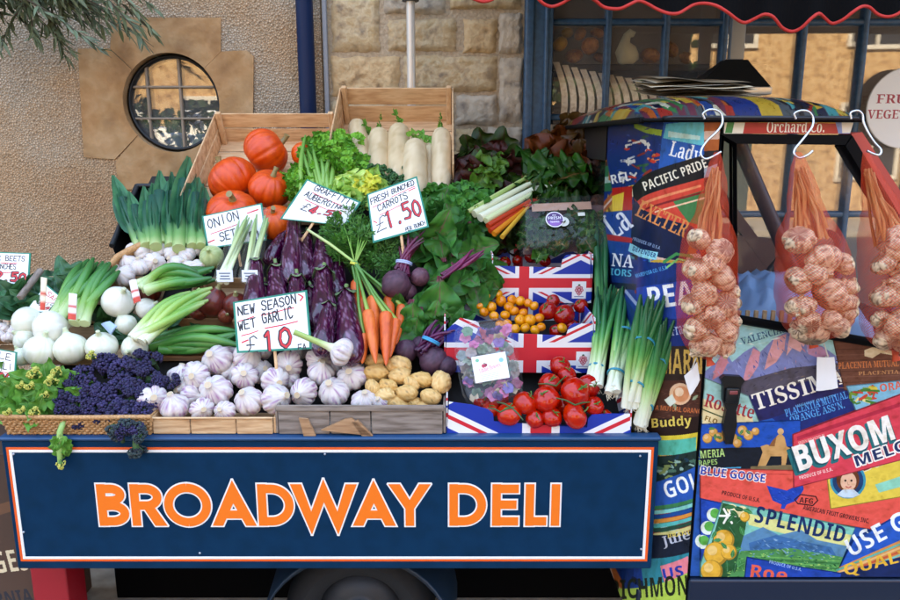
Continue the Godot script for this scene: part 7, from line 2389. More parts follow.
# printed tray: front outline in pixels on an upright plane at z, walls run back by deep
func flag_tray(label: String, outline: Array, z: float, deep: float, fx: float, fy: float, fw: float, back_drop := 0.0) -> Node3D:
	var o := thing("flag_tray", label, "carton", "flag-printed tomato trays")
	var m := mat("flag_card", "ffffff", 0.42)
	m.albedo_texture = flag_print()
	m.texture_repeat = true
	var q := PackedVector2Array()
	var x0 := 1e9; var x1 := -1e9; var y0 := 1e9; var y1 := -1e9
	for e in outline:
		var p := on_z(e[0], e[1], z)
		q.append(Vector2(p.x, p.y))
		x0 = minf(x0, p.x); x1 = maxf(x1, p.x); y0 = minf(y0, p.y); y1 = maxf(y1, p.y)
	var c := on_z(fx, fy, z)
	var W := fw * mpp(c)
	var put := func(mb: MB, side: bool) -> void:
		for i in mb.uv.size():
			var p := mb.v[i]
			mb.uv[i] = Vector2((p.x - c.x) / W + .5, .5 - (p.y - c.y) / (W * .5)) if not side else Vector2((p.z - z) / W * 1.0 + 0.1, .5 - (p.y - c.y) / (W * .5))
	var mb := MB.new()
	mb.prism(q, z - 0.004, z)
	put.call(mb, false)
	part(o, "front_panel", mb.mesh(), m)
	for x in [x0, x1]:
		mb = MB.new()
		mb.box(Vector3(x, (y0 + y1) * .5 + .004, z - deep * .5 - .003), Vector3(0.004, y1 - y0 - .01, deep), 0.0008)
		put.call(mb, true)
		part(o, "side_panel", mb.mesh(), m)
	mb = MB.new()
	mb.box(Vector3((x0 + x1) * .5, (y0 + y1) * .5, z - deep - .003), Vector3(x1 - x0, y1 - y0, 0.004), 0.0008)
	put.call(mb, false)
	part(o, "back_panel", mb.mesh(), m)
	mb = MB.new()
	mb.box(Vector3((x0 + x1) * .5, y0 + .004, z - deep * .5 - .004), Vector3(x1 - x0 - .006, 0.004, deep - .004), 0.0008)
	part(o, "floor", mb.mesh(), mat("card_blue", "223c86", 0.6))
	return o
func sticker(o: Node3D, px: float, py: float, z: float, s: float) -> void:
	if not mats.has("raspberry_print"):
		var p := Print.new(128, 160, Color("ebe9e6"))
		for e in [[45, 60], [64, 50], [84, 60], [38, 82], [64, 78], [90, 82], [50, 102], [78, 102], [64, 118]]:
			p.disc(Vector2(e[0], e[1]), 14, Color("b02a3c"))
			p.disc(Vector2(e[0], e[1]), 7.5, Color("ebe9e6"))
			p.disc(Vector2(e[0], e[1]), 4, Color("b02a3c"))
		p.poly([Vector2(50, 34), Vector2(64, 44), Vector2(78, 34), Vector2(64, 24)], Color("3c5a3a"))
		p.line([Vector2(24, 142), Vector2(104, 142)], 6, Color("4a5a8a"))
		var m := mat("raspberry_print", "ffffff", 0.4)
		m.albedo_texture = p.tex()
	var c := on_z(px, py, z)
	var k := mpp(c) * s
	var mb := MB.new()
	mb.face([c + Vector3(-k, -k * 1.25, 0), c + Vector3(k, -k * 1.25, 0), c + Vector3(k, k * 1.25, 0), c + Vector3(-k, k * 1.25, 0)], null, [Vector2(0, 1), Vector2(1, 1), Vector2(1, 0), Vector2(0, 0)])
	part(o, "sticker", mb.mesh(), mats["raspberry_print"])

func build_right() -> void:
	var z1 := -0.022
	flag_tray("union flag cardboard tray of vine tomatoes on the bed's rim", [[447, 440.5], [449, 402], [472, 405], [488, 409.5], [493, 414], [494, 421.5], [540, 425], [587, 427.5], [588, 419], [592, 415], [608, 414], [630, 414], [630, 440.5]], z1, 0.26, 540, 462, 232)
	var z2 := on_d(520, 372, -0.02).z
	var t2 := flag_tray("union flag cardboard tray of cherry tomatoes behind the herb punnet", [[445, 372], [447, 330], [460, 318], [478, 322], [482, 332], [566, 336], [569, 327], [574, 323.5], [593, 324], [593, 373]], z2, 0.24, 530, 354, 150)
	sticker(t2, 583, 360, z2 + .0012, 7)
	var z3 := on_d(545, 302, -0.02).z
	var t3 := flag_tray("small union flag cardboard tray below the salad packet", [[492, 303], [494, 266], [561, 267.5], [562.5, 260], [566, 255], [590, 254], [591, 303]], z3, 0.2, 524, 283, 112)
	sticker(t3, 579, 290, z3 + .0012, 7)
	# tomatoes
	var tm := vmat("tomato_skin", 0.12)
	var red := [tomato_mesh(1, "9c0e02", "c42408"), tomato_mesh(2, "a61404", "cc300a"), tomato_mesh(3, "940a02", "bc1c06")]
	var dark := [tomato_mesh(4, "8a0c06", "aa1a0a")]  # deeper red puts the shade on these tomatoes into their colour
	var yel := [tomato_mesh(5, "cc7000", "de9008"), tomato_mesh(6, "d27c00", "e4a010")]
	var cal := [calyx_mesh(5, 0.55, 0.35, 1), calyx_mesh(6, 0.5, 0.3, 2)]
	var cm := vmat("calyx", 0.6)
	var tom := func(list: Array, meshes: Array, label: String, group: String, h: float, caps: bool, nm: String) -> void:
		for e in list:
			var p := on_d(e[0], e[1], h + (e[3] if e.size() > 3 else 0.0))
			var b: Basis = basis_to(Vector3(rr(-.7, .7), rr(.3, 1), rr(.0, .9)), rr(0, 6)) * (e[2] * mpp(p))
			var o := thing(nm, label, "tomato", group, Transform3D(b, p))
			part(o, "fruit", meshes[rng.randi() % meshes.size()], tm)
			if caps: part(o, "calyx", cal[rng.randi() % 2], cm)
	tom.call([[560, 366, 10.5, .02], [567, 375, 9.5, .02], [550, 384, 11.5, .02], [546, 399, 14, .03], [575, 392, 15, .045], [589, 386, 12, .02], [525, 403, 12.5, .02], [509, 414, 12.5, .005], [535, 419, 9.5, 0], [552, 417, 10.5, .005], [575, 416, 13.5, .015], [594, 406, 10, .01], [491, 409, 9, -.005], [482, 401, 9, -.01], [500, 400, 9, -.02], [562, 405, 10, -.01], [605, 416, 7, -.02]], red, "red vine tomato in the union flag tray on the rim", "vine tomatoes", 0.01, true, "vine_tomato")
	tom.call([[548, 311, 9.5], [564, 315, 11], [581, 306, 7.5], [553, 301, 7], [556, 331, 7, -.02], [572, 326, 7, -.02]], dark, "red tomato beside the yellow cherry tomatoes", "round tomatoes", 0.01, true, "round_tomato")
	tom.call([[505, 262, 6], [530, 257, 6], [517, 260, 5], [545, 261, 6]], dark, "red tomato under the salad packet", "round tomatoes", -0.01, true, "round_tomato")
	tom.call([[470, 292, 5.7], [470, 302, 4.5], [477, 297, 4.7], [486, 296, 5.3], [494, 287, 5.2], [491, 307, 5.7], [501, 301, 5.7], [509, 307, 5.3], [512, 300, 5.2], [520, 301, 5.2], [514, 311, 5.2], [520, 320, 5.7], [530, 320, 6.2], [534, 306, 4.9], [539, 318, 5.2], [525, 328, 5.2], [515, 329, 5.2], [535, 330, 5.2], [505, 315, 5], [523, 313, 4.8], [528, 303, 4.6], [562, 328, 5.2], [480, 306, 4.8], [484, 312, 5], [498, 294, 4.8], [476, 286, 4.5], [541, 327, 4.8], [507, 324, 5], [494, 316, 5], [500, 325, 5]], yel, "amber cherry tomato in the middle flag tray", "yellow cherry tomatoes", 0.012, false, "cherry_tomato")
	# vines over the tomatoes
	var vine := thing("tomato_vine", "green vine stems lying over the red tomatoes", "vine")
	for s in [[[497, 402], [512, 408], [523, 420]], [[538, 384], [556, 386], [566, 376]], [[556, 398], [575, 405], [590, 402]], [[488, 408], [500, 412], [512, 408]]]:
		var pts := []
		for q in s: pts.append(on_d(q[0], q[1], 0.075))
		var mb := MB.new()
		mb.col = lin("33521f")
		mb.tube([pts[0], pts[0].lerp(pts[1], .5) + Vector3(0, .004, .002), pts[1], pts[1].lerp(pts[2], .5) + Vector3(0, .003, .002), pts[2]], [0.0016, 0.0021, 0.0024, 0.002, 0.0015], 7)
		part(vine, "stem", mb.mesh(), mats["stem_skin"])
	# spring onions
	var so := [lin("dcdcc8"), lin("d6dcb4"), lin("9abf68"), lin("4f9044"), lin("2f7038"), lin("245f34"), lin("1f5230")]
	for e in [[[602, 302], [600, 216], 4, 6, 11, 0.03, "tall dark spring onion bunch standing by the salad packet"], [[594, 384], [609, 292], 5.5, 12, 18, 0.035, "spring onion bunch leaning on the flag tray's corner"], [[613, 390], [632, 296], 6, 14, 22, 0.055, "spring onion bunch with its roots over the tomato tray"], [[631, 404], [652, 304], 7, 14, 24, 0.06, "spring onion bunch beside the cab's rounded corner"], [[641, 424], [668, 322], 4.5, 8, 14, 0.055, "short spring onion bunch reaching down to the bed's rim"]]:
		var o := thing("spring_onion_bunch", e[6], "spring onions", "spring onion bunches")
		stem_bunch(o, "stalk", e[4], Vector2(e[0][0], e[0][1]), Vector2(e[1][0], e[1][1]), e[2], e[3], 3.3, e[5] if e[0][0] < 625 else -0.035, e[5] + 0.03 if e[0][0] < 625 else -0.03, so if e[0][1] > 320 else [lin("4f8a44"), lin("2f6a38"), lin("1f5230"), lin("1a4830")], 0.02, e[0][0] > 625)
		for t in [0.17, 0.6]:
			var c := on_d(lerpf(e[0][0], e[1][0], t), lerpf(e[0][1], e[1][1], t), e[5] + .03 * t)
			if e[0][0] > 625: c = on_z(lerpf(e[0][0], e[1][0], t), lerpf(e[0][1], e[1][1], t), -0.035)
			if e[0][1] > 320: tied(o, c, on_d(e[1][0], e[1][1], .05) - on_d(e[0][0], e[0][1], .03), (e[2] + 2.2 + t * 3) * mpp(c), 0.0018, mat("tie_teal", "2f8aa0", 0.5))
		if e[0][1] > 320:
			var mb := MB.new()
			mb.col = lin("d8d0b4")
			for i in 26:
				var p := on_d(e[0][0] + rr(-1, 1) * e[2], e[0][1] + rr(-2, 3), e[5]) if e[0][0] < 625 else on_z(e[0][0] + rr(-1, 1) * e[2], e[0][1] + rr(-2, 3), -0.035)
				mb.tube([p, p + Vector3(rr(-.006, .006), -.008, .004), p + Vector3(rr(-.012, .012), rr(-.02, -.01), rr(.0, .01))], [0.0012, 0.0009, 0.0005], 4, false)
			part(o, "roots", mb.mesh(), mats["stem_skin"])
	# rainbow chard
	var chd := thing("rainbow_chard", "rainbow chard with white, red and orange stems and glossy leaves", "chard")
	var cl := [blade(0.36, 0.25, 0.34, "102c0c", "224a16", "7f9858", 41, 0.05, 1.25), blade(0.4, 0.3, 0.4, "143410", "2c5618", "8aa060", 42, 0.05, 1.25), blade(0.36, 0.2, 0.36, "0e260a", "1c3e10", "8a5a3a", 43, 0.05, 1.25)]
	var lm: Material = mats["beet_leaf"]
	for e in [[[474, 214], [515, 190], "d2d4ae", 4.5, 580, 168], [[480, 218], [524, 193], "dcdcbc", 5, 575, 182], [[486, 221], [518, 200], "c9d09a", 4, 565, 196], [[488, 226], [520, 205], "b03a18", 3.6, 570, 205], [[490, 231], [518, 210], "a8300f", 3.2, 560, 212], [[494, 234], [516, 211], "c87a1c", 3.4, 555, 190], [[502, 237], [516, 212], "c89a30", 2.8, 545, 175], [[468, 212], [508, 186], "b8c47c", 3, 550, 165], [[478, 208], [512, 184], "9ab060", 3, 540, 158]]:
		var a := on_d(e[0][0], e[0][1], 0.12)
		var b := on_d(e[1][0] + 12, e[1][1] - 5, 0.11)
		var c := on_d(e[4], e[5], 0.06)
		var k := mpp(a)
		var col := lin(e[2])
		var mb := MB.new()
		mb.tube([a, a.lerp(b, .5), b, b.lerp(c, .45)], [e[3] * k * .9, e[3] * k * .8, e[3] * k * .6, e[3] * k * .3], 10, true, [col, col, col, col])
		part(chd, "stem", mb.mesh(), mats["stem_skin"])
		for i in 4:
			blade_at(chd, "leaf", cl[rng.randi() % 3], lm, b.lerp(c, .05 + .2 * i) + r3() * .010, (c - b).normalized() + r3() * .5, to_eye(b) + Vector3(0, .7, 0) + r3() * .6, (c - b).length() * rr(.5, .85))
	strew(chd, "leaf", cl, lm, 9, Vector2(566, 186), 20, 12, -0.03, 0.0, 34, 46, .5, .1)
	var kl := [blade(0.36, 0.3, 0.3, "16240f", "2a3c1a", "4a2024", 51, 0.05, 1.2, 0.2), blade(0.34, 0.2, 0.3, "1d1412", "3a1c1c", "5c2026", 52, 0.05, 1.2, 0.2), blade(0.4, 0.3, 0.3, "2a4a1a", "4a7028", "7a9450", 53, 0.05, 1.2, 0.2)]  # kale's own dark red-green, deepened for the shade of awning and cab
	var ka := thing("dark_kale", "dark red-veined kale with leaf colours deepened for the shade behind the chard", "kale")
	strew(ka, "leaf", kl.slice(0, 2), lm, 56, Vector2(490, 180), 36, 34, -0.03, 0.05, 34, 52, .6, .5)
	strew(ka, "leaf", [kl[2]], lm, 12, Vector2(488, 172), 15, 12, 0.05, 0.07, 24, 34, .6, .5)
	var ru := thing("red_leaves", "rusty red leaf lettuce piled against the cab's rear window", "lettuce")
	var rl := [blade(0.4, 0.3, 0.3, "3a1a0e", "5c2e16", "6a4a20", 61, 0.05, 1.2, 0.2), blade(0.38, 0.3, 0.3, "2a2010", "48301a", "5a4a22", 62, 0.05, 1.2, 0.2)]
	strew(ru, "leaf", rl, lm, 44, Vector2(580, 152), 44, 24, -0.04, 0.04, 36, 56, .6, .5)
	strew(ru, "leaf", rl, lm, 24, Vector2(606, 200), 18, 40, -0.06, 0.0, 36, 56, .5, .2)
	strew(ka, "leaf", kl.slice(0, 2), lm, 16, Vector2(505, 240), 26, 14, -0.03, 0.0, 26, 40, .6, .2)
	# salad packet
	var pk := thing("salad_packet", "cellophane packet of dark salad leaves with a purple round label", "packet")
	var ctr := on_d(567, 226, 0.075)
	var k := mpp(ctr)
	var nrm := Vector3(0.02, .62, .78).normalized()
	var B := Basis(Vector3.RIGHT.rotated(nrm, 0.06), nrm.cross(Vector3.RIGHT).normalized(), nrm)
	B = Basis(nrm, 0.05) * Basis(Vector3.RIGHT, nrm.cross(Vector3.RIGHT).normalized(), nrm)
	var mb := MB.new()
	mb.x = Transform3D(B, ctr)
	var pillow := func(s: float) -> Callable:
		return func(u, v):
			var x: float = u * 2 - 1
			var y: float = v * 2 - 1
			var e: float = clampf((1 - pow(absf(x), 4)) * (1 - pow(absf(y), 4)), 0, 1)
			var cr: float = n3(x * 4, y * 4, s * 3) * .6 + n3(x * 13, y * 12, s) * .5
			return [Vector3(x * 50 * k + cr * .006, y * 33 * k + cr * .006, s * (14 * k * sqrt(e)) + cr * 0.009 * s)]
	mb.grid(34, 26, pillow.call(1.0))
	part(pk, "film", mb.mesh(), glass("cellophane"))
	mb = MB.new()
	mb.x = Transform3D(B, ctr)
	mb.grid(20, 14, func(u, v):
		var x: float = u * 2 - 1
		var y: float = v * 2 - 1
		return [Vector3(x * 46 * k, y * 27 * k, -6 * k + 3 * k * n3(x * 3, y * 3, 8))])
	part(pk, "tray", mb.mesh(), mat("packet_card", "5a3a34", 0.6))
	for i in 64:
		var x := rr(-.86, .86)
		var y := rr(-.85, .35)
		var p := ctr + B * Vector3(x * 46 * k, y * 28 * k, rr(-2, 7) * k * (1 - x * x))
		blade_at(pk, "leaf", cl[rng.randi() % 3], lm, p, B * Vector3(rr(-1, 1), rr(-1, 1), rr(-.2, .3)), B.z + r3() * .5, rr(15, 25) * k)
	mb = MB.new()
	mb.x = Transform3D(B, ctr + B * Vector3(-4 * k, 20 * k, 5 * k))
	mb.box(Vector3.ZERO, Vector3(60 * k, 9 * k, 0.002), 0.0005)
	part(pk, "band", mb.mesh(), mat("packet_band", "b08a70", 0.5))
	var lp := Print.new(128, 128, Color("e8e4ea"))
	lp.disc(Vector2(64, 64), 56, Color("4a2a6a"))
	lp.poly([Vector2(12, 72), Vector2(116, 72), Vector2(100, 106), Vector2(64, 120), Vector2(28, 106)], Color("8a5ab0"))
	lp.text("FRESH", sys_font("Droid Sans", 800), Vector2(20, 64), Vector2(108, 64), 24, Color("f0eef2"))
	lp.text("leaves", sys_font("Droid Sans", 800), Vector2(34, 90), Vector2(94, 90), 18, Color("f0eef2"))
	lp.text("the", sys_font("Droid Sans", 800), Vector2(50, 34), Vector2(78, 34), 12, Color("f0eef2"))
	mb = MB.new()
	var lc := ctr + B * Vector3(-15 * k, -2 * k, 16.5 * k)
	mb.x = Transform3D(B, lc)
	var pts := []
	for i in 28: pts.append(Vector3(cos(TAU * i / 28), sin(TAU * i / 28), 0) * 9 * k)
	mb.face(pts, null, pts.map(func(q): return Vector2(q.x, -q.y) / (18 * k) + Vector2(.5, .5)))
	var lmt := mat("packet_label", "ffffff", 0.35)
	lmt.albedo_texture = lp.tex()
	part(pk, "label", mb.mesh(), lmt)
	mb = MB.new()
	mb.x = Transform3D(B, ctr + B * Vector3(-6.5 * k, -4.5 * k, 15.9 * k))
	mb.face(pts.map(func(q): return q * .6))
	mb.x = Transform3D(B, ctr + B * Vector3(12 * k, 3 * k, 16.2 * k))
	mb.box(Vector3.ZERO, Vector3(7 * k, 4 * k, 0.001), 0.0003)
	part(pk, "small_labels", mb.mesh(), mat("label_pale", "d4d8cc", 0.4))
	# clear punnet of edible flowers
	var pu := thing("flower_punnet", "clear plastic punnet of pink and mauve edible flowers with a white label", "punnet")
	var pc := on_d(488, 361, 0.10)
	k = mpp(pc)
	var pn := Vector3(-.05, .42, .9).normalized()
	var PB := Basis(pn, 0.16) * Basis(Vector3.RIGHT, pn.cross(Vector3.RIGHT).normalized(), pn)
	PB.x = PB.y.cross(PB.z)
	mb = MB.new()
	mb.x = Transform3D(PB, pc)
	var rb := func(f: float, zz: float) -> Array:
		var out := []
		for i in 32:
			var a := TAU * i / 32
			var q := Vector2(cos(a), sin(a))
			var w := pow(pow(absf(q.x), 5) + pow(absf(q.y), 5), -0.2)
			out.append(Vector3(q.x * w * 30 * f * k, q.y * w * 41 * f * k, zz * k))
		return out
	var loops := [rb.call(1.05, -7), rb.call(1.05, -6), rb.call(1.0, -5), rb.call(0.96, 7), rb.call(0.9, 9), rb.call(0.4, 9.3), rb.call(0.01, 9.3)]
	for j in loops.size() - 1:
		for i in 32:
			var n := (i + 1) % 32
			mb.face([loops[j][i], loops[j][n], loops[j + 1][n], loops[j + 1][i]])
	part(pu, "lid", mb.mesh(), glass("punnet_plastic", "ffffff", 0.015, 0.02, 0.34))
	mb = MB.new()
	mb.x = Transform3D(PB, pc)
	var lo := [rb.call(1.0, -6.5), rb.call(0.94, -20), rb.call(0.01, -20)]
	for j in 2:
		for i in 32:
			var n := (i + 1) % 32
			mb.face([lo[j][n], lo[j][i], lo[j + 1][i], lo[j + 1][n]])
	part(pu, "tray", mb.mesh(), glass("punnet_plastic"))
	var tones := ["94103c", "5c2080", "b84480", "3c6c3c", "a89470", "841858", "345e40", "b85c90", "4c2c8c"]
	for i in 80:
		var p := pc + PB * (Vector3(rr(-25, 25), rr(-36, 36), rr(-10, 3)) * k)
		mb = MB.new()
		var c := lin(tones[rng.randi() % 9])
		if absf((PB.inverse() * (p - pc)).y) < 16 * k: c = c.lerp(lin("6f8c70"), 0.7)
		for j in 5:
			leaf(mb, Vector3.ZERO, Vector3(cos(j * 1.26), sin(j * 1.26), .3), Vector3(0, 0, 1), 6.5 * k, 3.6 * k, .5, 4, c, c.lerp(Color(1, 1, 1), .1), .2, .7)
		part(pu, "flower", mb.mesh(), vmat("petal", 0.6, "604050"), Transform3D(PB * Basis.from_euler(r3() * .9), p))
	var up := Print.new(256, 208, Color("e9e8e2"))
	up.disc(Vector2(40, 34), 14, Color("6fae8c")); up.disc(Vector2(216, 60), 18, Color("7fb8c8"))
	up.disc(Vector2(80, 84), 15, Color("b03048")); up.disc(Vector2(96, 80), 13, Color("8c2840")); up.poly([Vector2(76, 66), Vector2(88, 60), Vector2(98, 68)], Color("4a7a3a"))
	up.text("Edible flowers", sys_font("Droid Serif", 700, true), Vector2(44, 136), Vector2(206, 112), 36, Color("c8626c"))
	for i in 4: up.line([Vector2(50, 156 + i * 12), Vector2(180, 152 + i * 12)], 4, Color("a9c0a4"))
	mb = MB.new()
	mb.x = Transform3D(PB, pc + PB * (Vector3(1, -8, 10.2) * k))
	mb.face([Vector3(-17, -13, 0) * k, Vector3(17, -13, 0) * k, Vector3(17, 13, 0) * k, Vector3(-17, 13, 0) * k], null, [Vector2(0, 1), Vector2(1, 1), Vector2(1, 0), Vector2(0, 0)])
	var um := mat("punnet_label", "ffffff", 0.4)
	um.albedo_texture = up.tex()
	part(pu, "label", mb.mesh(), um)

func build_hanging() -> void:
	var gm: Material = mats["garlic_skin"]
	var dry := [garlic_mesh(21, 0.05, 1.0), garlic_mesh(22, 0.1, 1.0), garlic_mesh(23, 0.0, 1.0), garlic_mesh(25, 0.12, 1.0)]
	# orange netting: fine diamond threads
	var img := Image.create(64, 64, false, Image.FORMAT_RGBA8)
	img.fill(Color(0.82, 0.27, 0.03, 0.03))
	for y in 64:
		for x in 64:
			var d := mini(absi((x + y) % 32 - 16), absi(posmod(x - y, 32) - 16))
			if d < 3: img.set_pixel(x, y, Color(0.86, 0.25, 0.02, 0.8))
	var net := mat("orange_net", "ffffff", 0.5)
	net.albedo_texture = ImageTexture.create_from_image(img)
	net.transparency = BaseMaterial3D.TRANSPARENCY_ALPHA
	net.uv1_scale = Vector3(30, 46, 1)
	net.texture_repeat = true
	var wire := mat("hook_wire", "c9cbcc", 0.25, 0.85)
	var z := 0.075
	var bags := [[[712, 150], [[717, 152, 3], [716, 166, 10], [714, 190, 17], [711, 215, 22], [709, 240, 28], [707, 270, 31], [707, 300, 32], [708, 330, 31], [709, 348, 24], [709, 358, 8]], "beside the cab corner", [[692, 238, 12], [716, 250, 14], [694, 268, 14], [720, 276, 14], [700, 290, 13], [688, 302, 12], [722, 302, 14], [706, 314, 13], [690, 326, 13], [722, 328, 13], [706, 342, 13], [724, 346, 10], [690, 346, 10], [708, 262, 12], [733, 290, 8], [731, 318, 8]]],
		[[803, 152], [[798, 152, 3], [800, 166, 11], [803, 190, 19], [806, 212, 25], [810, 235, 33], [814, 265, 38], [815, 295, 40], [815, 318, 37], [813, 332, 26], [812, 340, 8]], "in front of the door window", [[794, 239, 15], [816, 257, 17], [840, 262, 11], [788, 278, 14], [822, 290, 18], [796, 302, 11], [843, 284, 9], [783, 304, 11], [786, 326, 12], [808, 330, 16], [836, 322, 13], [847, 308, 10], [806, 270, 12], [838, 300, 12], [822, 316, 12], [800, 318, 12]]],
		[[862, 152], [[866, 153, 3], [869, 168, 10], [876, 190, 18], [884, 212, 26], [892, 240, 33], [896, 270, 36], [897, 300, 38], [897, 330, 36], [896, 345, 24], [895, 353, 8]], "by the windscreen pillar", [[888, 242, 17], [912, 250, 14], [876, 262, 12], [898, 268, 14], [879, 294, 15], [904, 296, 15], [888, 320, 15], [912, 322, 14], [880, 336, 12], [902, 340, 14], [920, 280, 12], [922, 306, 12], [872, 316, 9], [890, 280, 12]]]]
	var bi := 0
	for b in bags:
		var where: String = b[2]
		var bag := thing("garlic_net", "orange net bag of dried garlic hanging " + where, "net bag", "net bags of garlic")
		var rings := []
		for q in b[1]:
			var c := on_z(q[0], q[1], z)
			rings.append([c, q[2] * mpp(c) * (0.74 if rings.size() in [1, 2, 3] else 0.95)])
		var mb := MB.new()
		mb.grid(44, 48, func(u, v):
			var f: float = (1 - v) * (rings.size() - 1)
			var i := mini(int(f), rings.size() - 2)
			var t := f - i
			var c: Vector3 = rings[i][0].lerp(rings[i + 1][0], t)
			var r: float = lerpf(rings[i][1], rings[i + 1][1], t)
			var th: float = u * TAU
			var lump: float = 1.0 + (0.07 if f > 3.5 else 0.16) * n3(sin(th) * 2.2 + bi * 5, c.y * 22.0, cos(th) * 2.2) + 0.04 * sin(th * 7) * clampf(3.0 - f, 0, 1)
			return [Vector3(c.x + r * lump * sin(th), c.y, c.z + r * lump * cos(th)), Color(1, 1, 1), Vector2(u, v)], true)
		part(bag, "net", mb.mesh(), net)
		# dry stalks bundled in the neck
		for i in 38:
			var a: Vector3 = rings[1][0] + Vector3(rr(-.6, .6) * rings[1][1], rr(-.02, .0), rr(-.4, .5) * rings[1][1])
			var e: Vector3 = rings[4][0] + Vector3(rr(-.75, .75) * rings[3][1], rr(-.02, .03), rr(-.4, .6) * rings[3][1])
			mb = MB.new()
			mb.col = lin(["b07c44", "9a6a38", "c09460"][i % 3])
			mb.tube([a, a.lerp(e, .3) + r3() * .007, a.lerp(e, .65) + r3() * .009, e], [0.0016, 0.0026, 0.0032, 0.0042], 5)
			part(bag, "dry_stalk", mb.mesh(), vmat("dry_stalk", 0.8))
		mb = MB.new()
		var kn := on_z(b[1][9][0], b[1][9][1] + 2, z)
		mb.tube([kn + Vector3(0, .01, 0), kn, kn + Vector3(.004, -.012, .003)], [0.009, 0.006, 0.011], 8)
		part(bag, "knot", mb.mesh(), mat("net_knot", "c8481c", 0.6))
		for e in b[3]:
			var p := on_z(e[0], e[1], z)
			var s: float = e[2] * mpp(p) * 1.03
			var f := 0
			while f < rings.size() - 2 and rings[f + 1][0].y > p.y: f += 1
			var t: float = clampf((rings[f][0].y - p.y) / maxf(rings[f][0].y - rings[f + 1][0].y, 0.001), 0, 1)
			var cx: Vector3 = rings[f][0].lerp(rings[f + 1][0], t)
			var cr: float = lerpf(rings[f][1], rings[f + 1][1], t)
			s = minf(s, cr * 0.8)
			p.x = clampf(p.x, cx.x - cr + s * 1.02, cx.x + cr - s * 1.02)
			p.z += maxf(0.0, sqrt(maxf(0.0, cr * cr - pow(p.x - cx.x, 2))) * 0.95 - s * 1.05)
			solo("dried_garlic", dry[rng.randi() % 4], gm, "dried earthy garlic bulb in the net bag hanging " + where, "garlic", "dried garlic in net bags", Transform3D(basis_to(to_eye(p) * rr(-1, .6) + r3() * .8, rr(0, 6)) * s, p))
		# S hook
		mb = MB.new()
		var o := on_z(b[0][0], 117.5, 0.045)
		var k := mpp(o)
		var shapes := [V("-6,-1 -8,4 -2,8 6,7 11,2 11,-6 5,-14 -4,-22 -10,-30 -11,-36 -7,-40 0,-38 9,-33"), V("-6,-1 -8,4 -2,7 6,6 11,0 10,-8 4,-16 -3,-24 -9,-31 -9,-36 -4,-39 4,-36 9,-32"), V("-8,-1 -9,5 -2,7 3,3 4,-4 8,-14 14,-24 20,-31 18,-36 12,-35 6,-32")]
		var hp := []
		for q in shapes[bi]: hp.append(o + Vector3((q.x - (2 if bi < 2 else 4)) * k, (q.y - 0.5) * k, 0.004 + (0.02 if q.y < -30 else 0.0) * 0 + clampf(-q.y, 0, 40) * .0007))
		var sm := []
		for i in hp.size() - 1:
			for j in 3: sm.append(hp[i].cubic_interpolate(hp[i + 1], hp[maxi(i - 1, 0)], hp[mini(i + 2, hp.size() - 1)], j / 3.0))
		sm.append(hp[hp.size() - 1])
		mb.tube(sm, 0.0026, 8)
		solo("wire_hook", mb.mesh(), wire, "bent wire hook on the rail carrying the garlic net " + where, "hook", "wire hooks on the rail")
		bi += 1
	# paper labels tied below the nets
	for t in [[[817, 357], [834, 357], [838, 388], [816, 391], [824, 344], "white paper tag hanging below the garlic net on the door"], [[684, 376], [697, 362], [700, 380], [690, 396], [696, 358], "crumpled white tag hanging below the net by the cab corner"]]:
		var tg := thing("net_tag", t[5], "tag", "tags under the nets")
		var q := []
		for i in 4: q.append(on_z(t[i][0], t[i][1], 0.02))
		var mb := MB.new()
		mb.grid(6, 8, func(u, v):
			return [q[3].lerp(q[2], u).lerp(q[0].lerp(q[1], u), v) + Vector3(0, 0, 0.004 * sin(u * PI) + .003 * n3(u * 3, v * 3, 2))])
		mb.grid(6, 8, func(u, v):
			return [q[2].lerp(q[3], u).lerp(q[1].lerp(q[0], u), v) + Vector3(0, 0, 0.004 * sin(u * PI) - .001)])
		part(tg, "paper", mb.mesh(), mat("tag_white", "e8e6e2", 0.6))
		mb = MB.new()
		mb.tube([on_z(t[4][0], t[4][1], 0.06), (q[0] + q[1]) * .5 + Vector3(0, .004, .01), (q[0] + q[1]) * .5], 0.0016, 5)
		part(tg, "string", mb.mesh(), mat("string_white", "d8d4c8", 0.8))
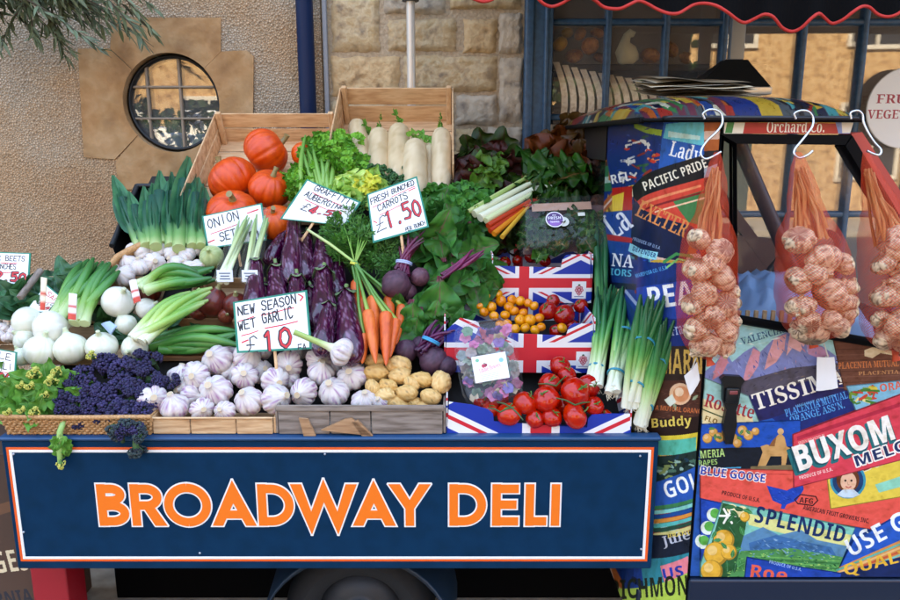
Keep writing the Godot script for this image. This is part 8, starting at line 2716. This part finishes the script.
	# papers on the roof
	var ry := on_z(700, 104, -0.35).y
	for i in 11:
		var mb := MB.new()
		var a := on_z(648 + rr(-8, 8), 97.5, -0.5)
		var b2 := on_z(744 + rr(-22, 10), 97.5, -0.5)
		var yy := on_z(700, 97.5 - i * 1.55, -0.5).y
		var ph := rr(0, 6)
		var dz := rr(-.03, .03)
		mb.grid(14, 4, func(u, v): return [Vector3(lerpf(a.x, b2.x, u), yy + .004 * sin(u * 7 + ph) * (0.4 + i * .08) + .002 * sin(v * 4 + ph) - (0.012 * pow(u, 3.0) if i > 6 else 0.0), lerpf(-0.42, -0.68, v) + dz) + Vector3(0, .03 * v, 0)])
		var c: String = ["b09a78", "cbb894", "8a7658", "dccdb0"][i % 4]
		solo("paper_sheet", mb.mesh(), mat("old_paper_" + c, c, 0.8), "curling old paper sheet in the pile on the cab roof", "paper", "papers piled on the cab roof")
	# bags and a slatted box seen through the door window
	var mb := MB.new()
	var bc := on_z(775, 290, -0.32)
	mb.grid(26, 20, func(u, v):
		var x: float = u * 2 - 1
		var zz: float = v * 2 - 1
		var e: float = maxf(0.0, 1 - pow(absf(x), 3)) * maxf(0.0, 1 - pow(absf(zz), 3))
		return [bc + Vector3(x * 0.21, -0.12 + 0.16 * sqrt(e) + 0.03 * n3(x * 4, zz * 4, 1) + .012 * n3(x * 12, zz * 12, 2), -zz * 0.2)])
	var bm := mat("blue_polythene", "8fb0d8", 0.3)
	bm.backlight_enabled = true
	bm.backlight = Color("7f9cc0")
	solo("plastic_bag", mb.mesh(), bm, "pale blue polythene bag lying inside the cab window", "bag")
	var cr := thing("slatted_box", "orange wooden slatted box inside the cab window", "box")
	for i in 9:
		mb = MB.new()
		var p := on_z(738 + i * 8.5, 324, -0.09)
		mb.box(p, Vector3(0.010, 0.07, 0.008), 0.001)
		part(cr, "slat", mb.mesh(), wood(0, false))
	mb = MB.new()
	mb.box(on_z(772, 330, -0.1), Vector3(0.20, 0.02, 0.01), 0.002)
	part(cr, "rail", mb.mesh(), wood(0))
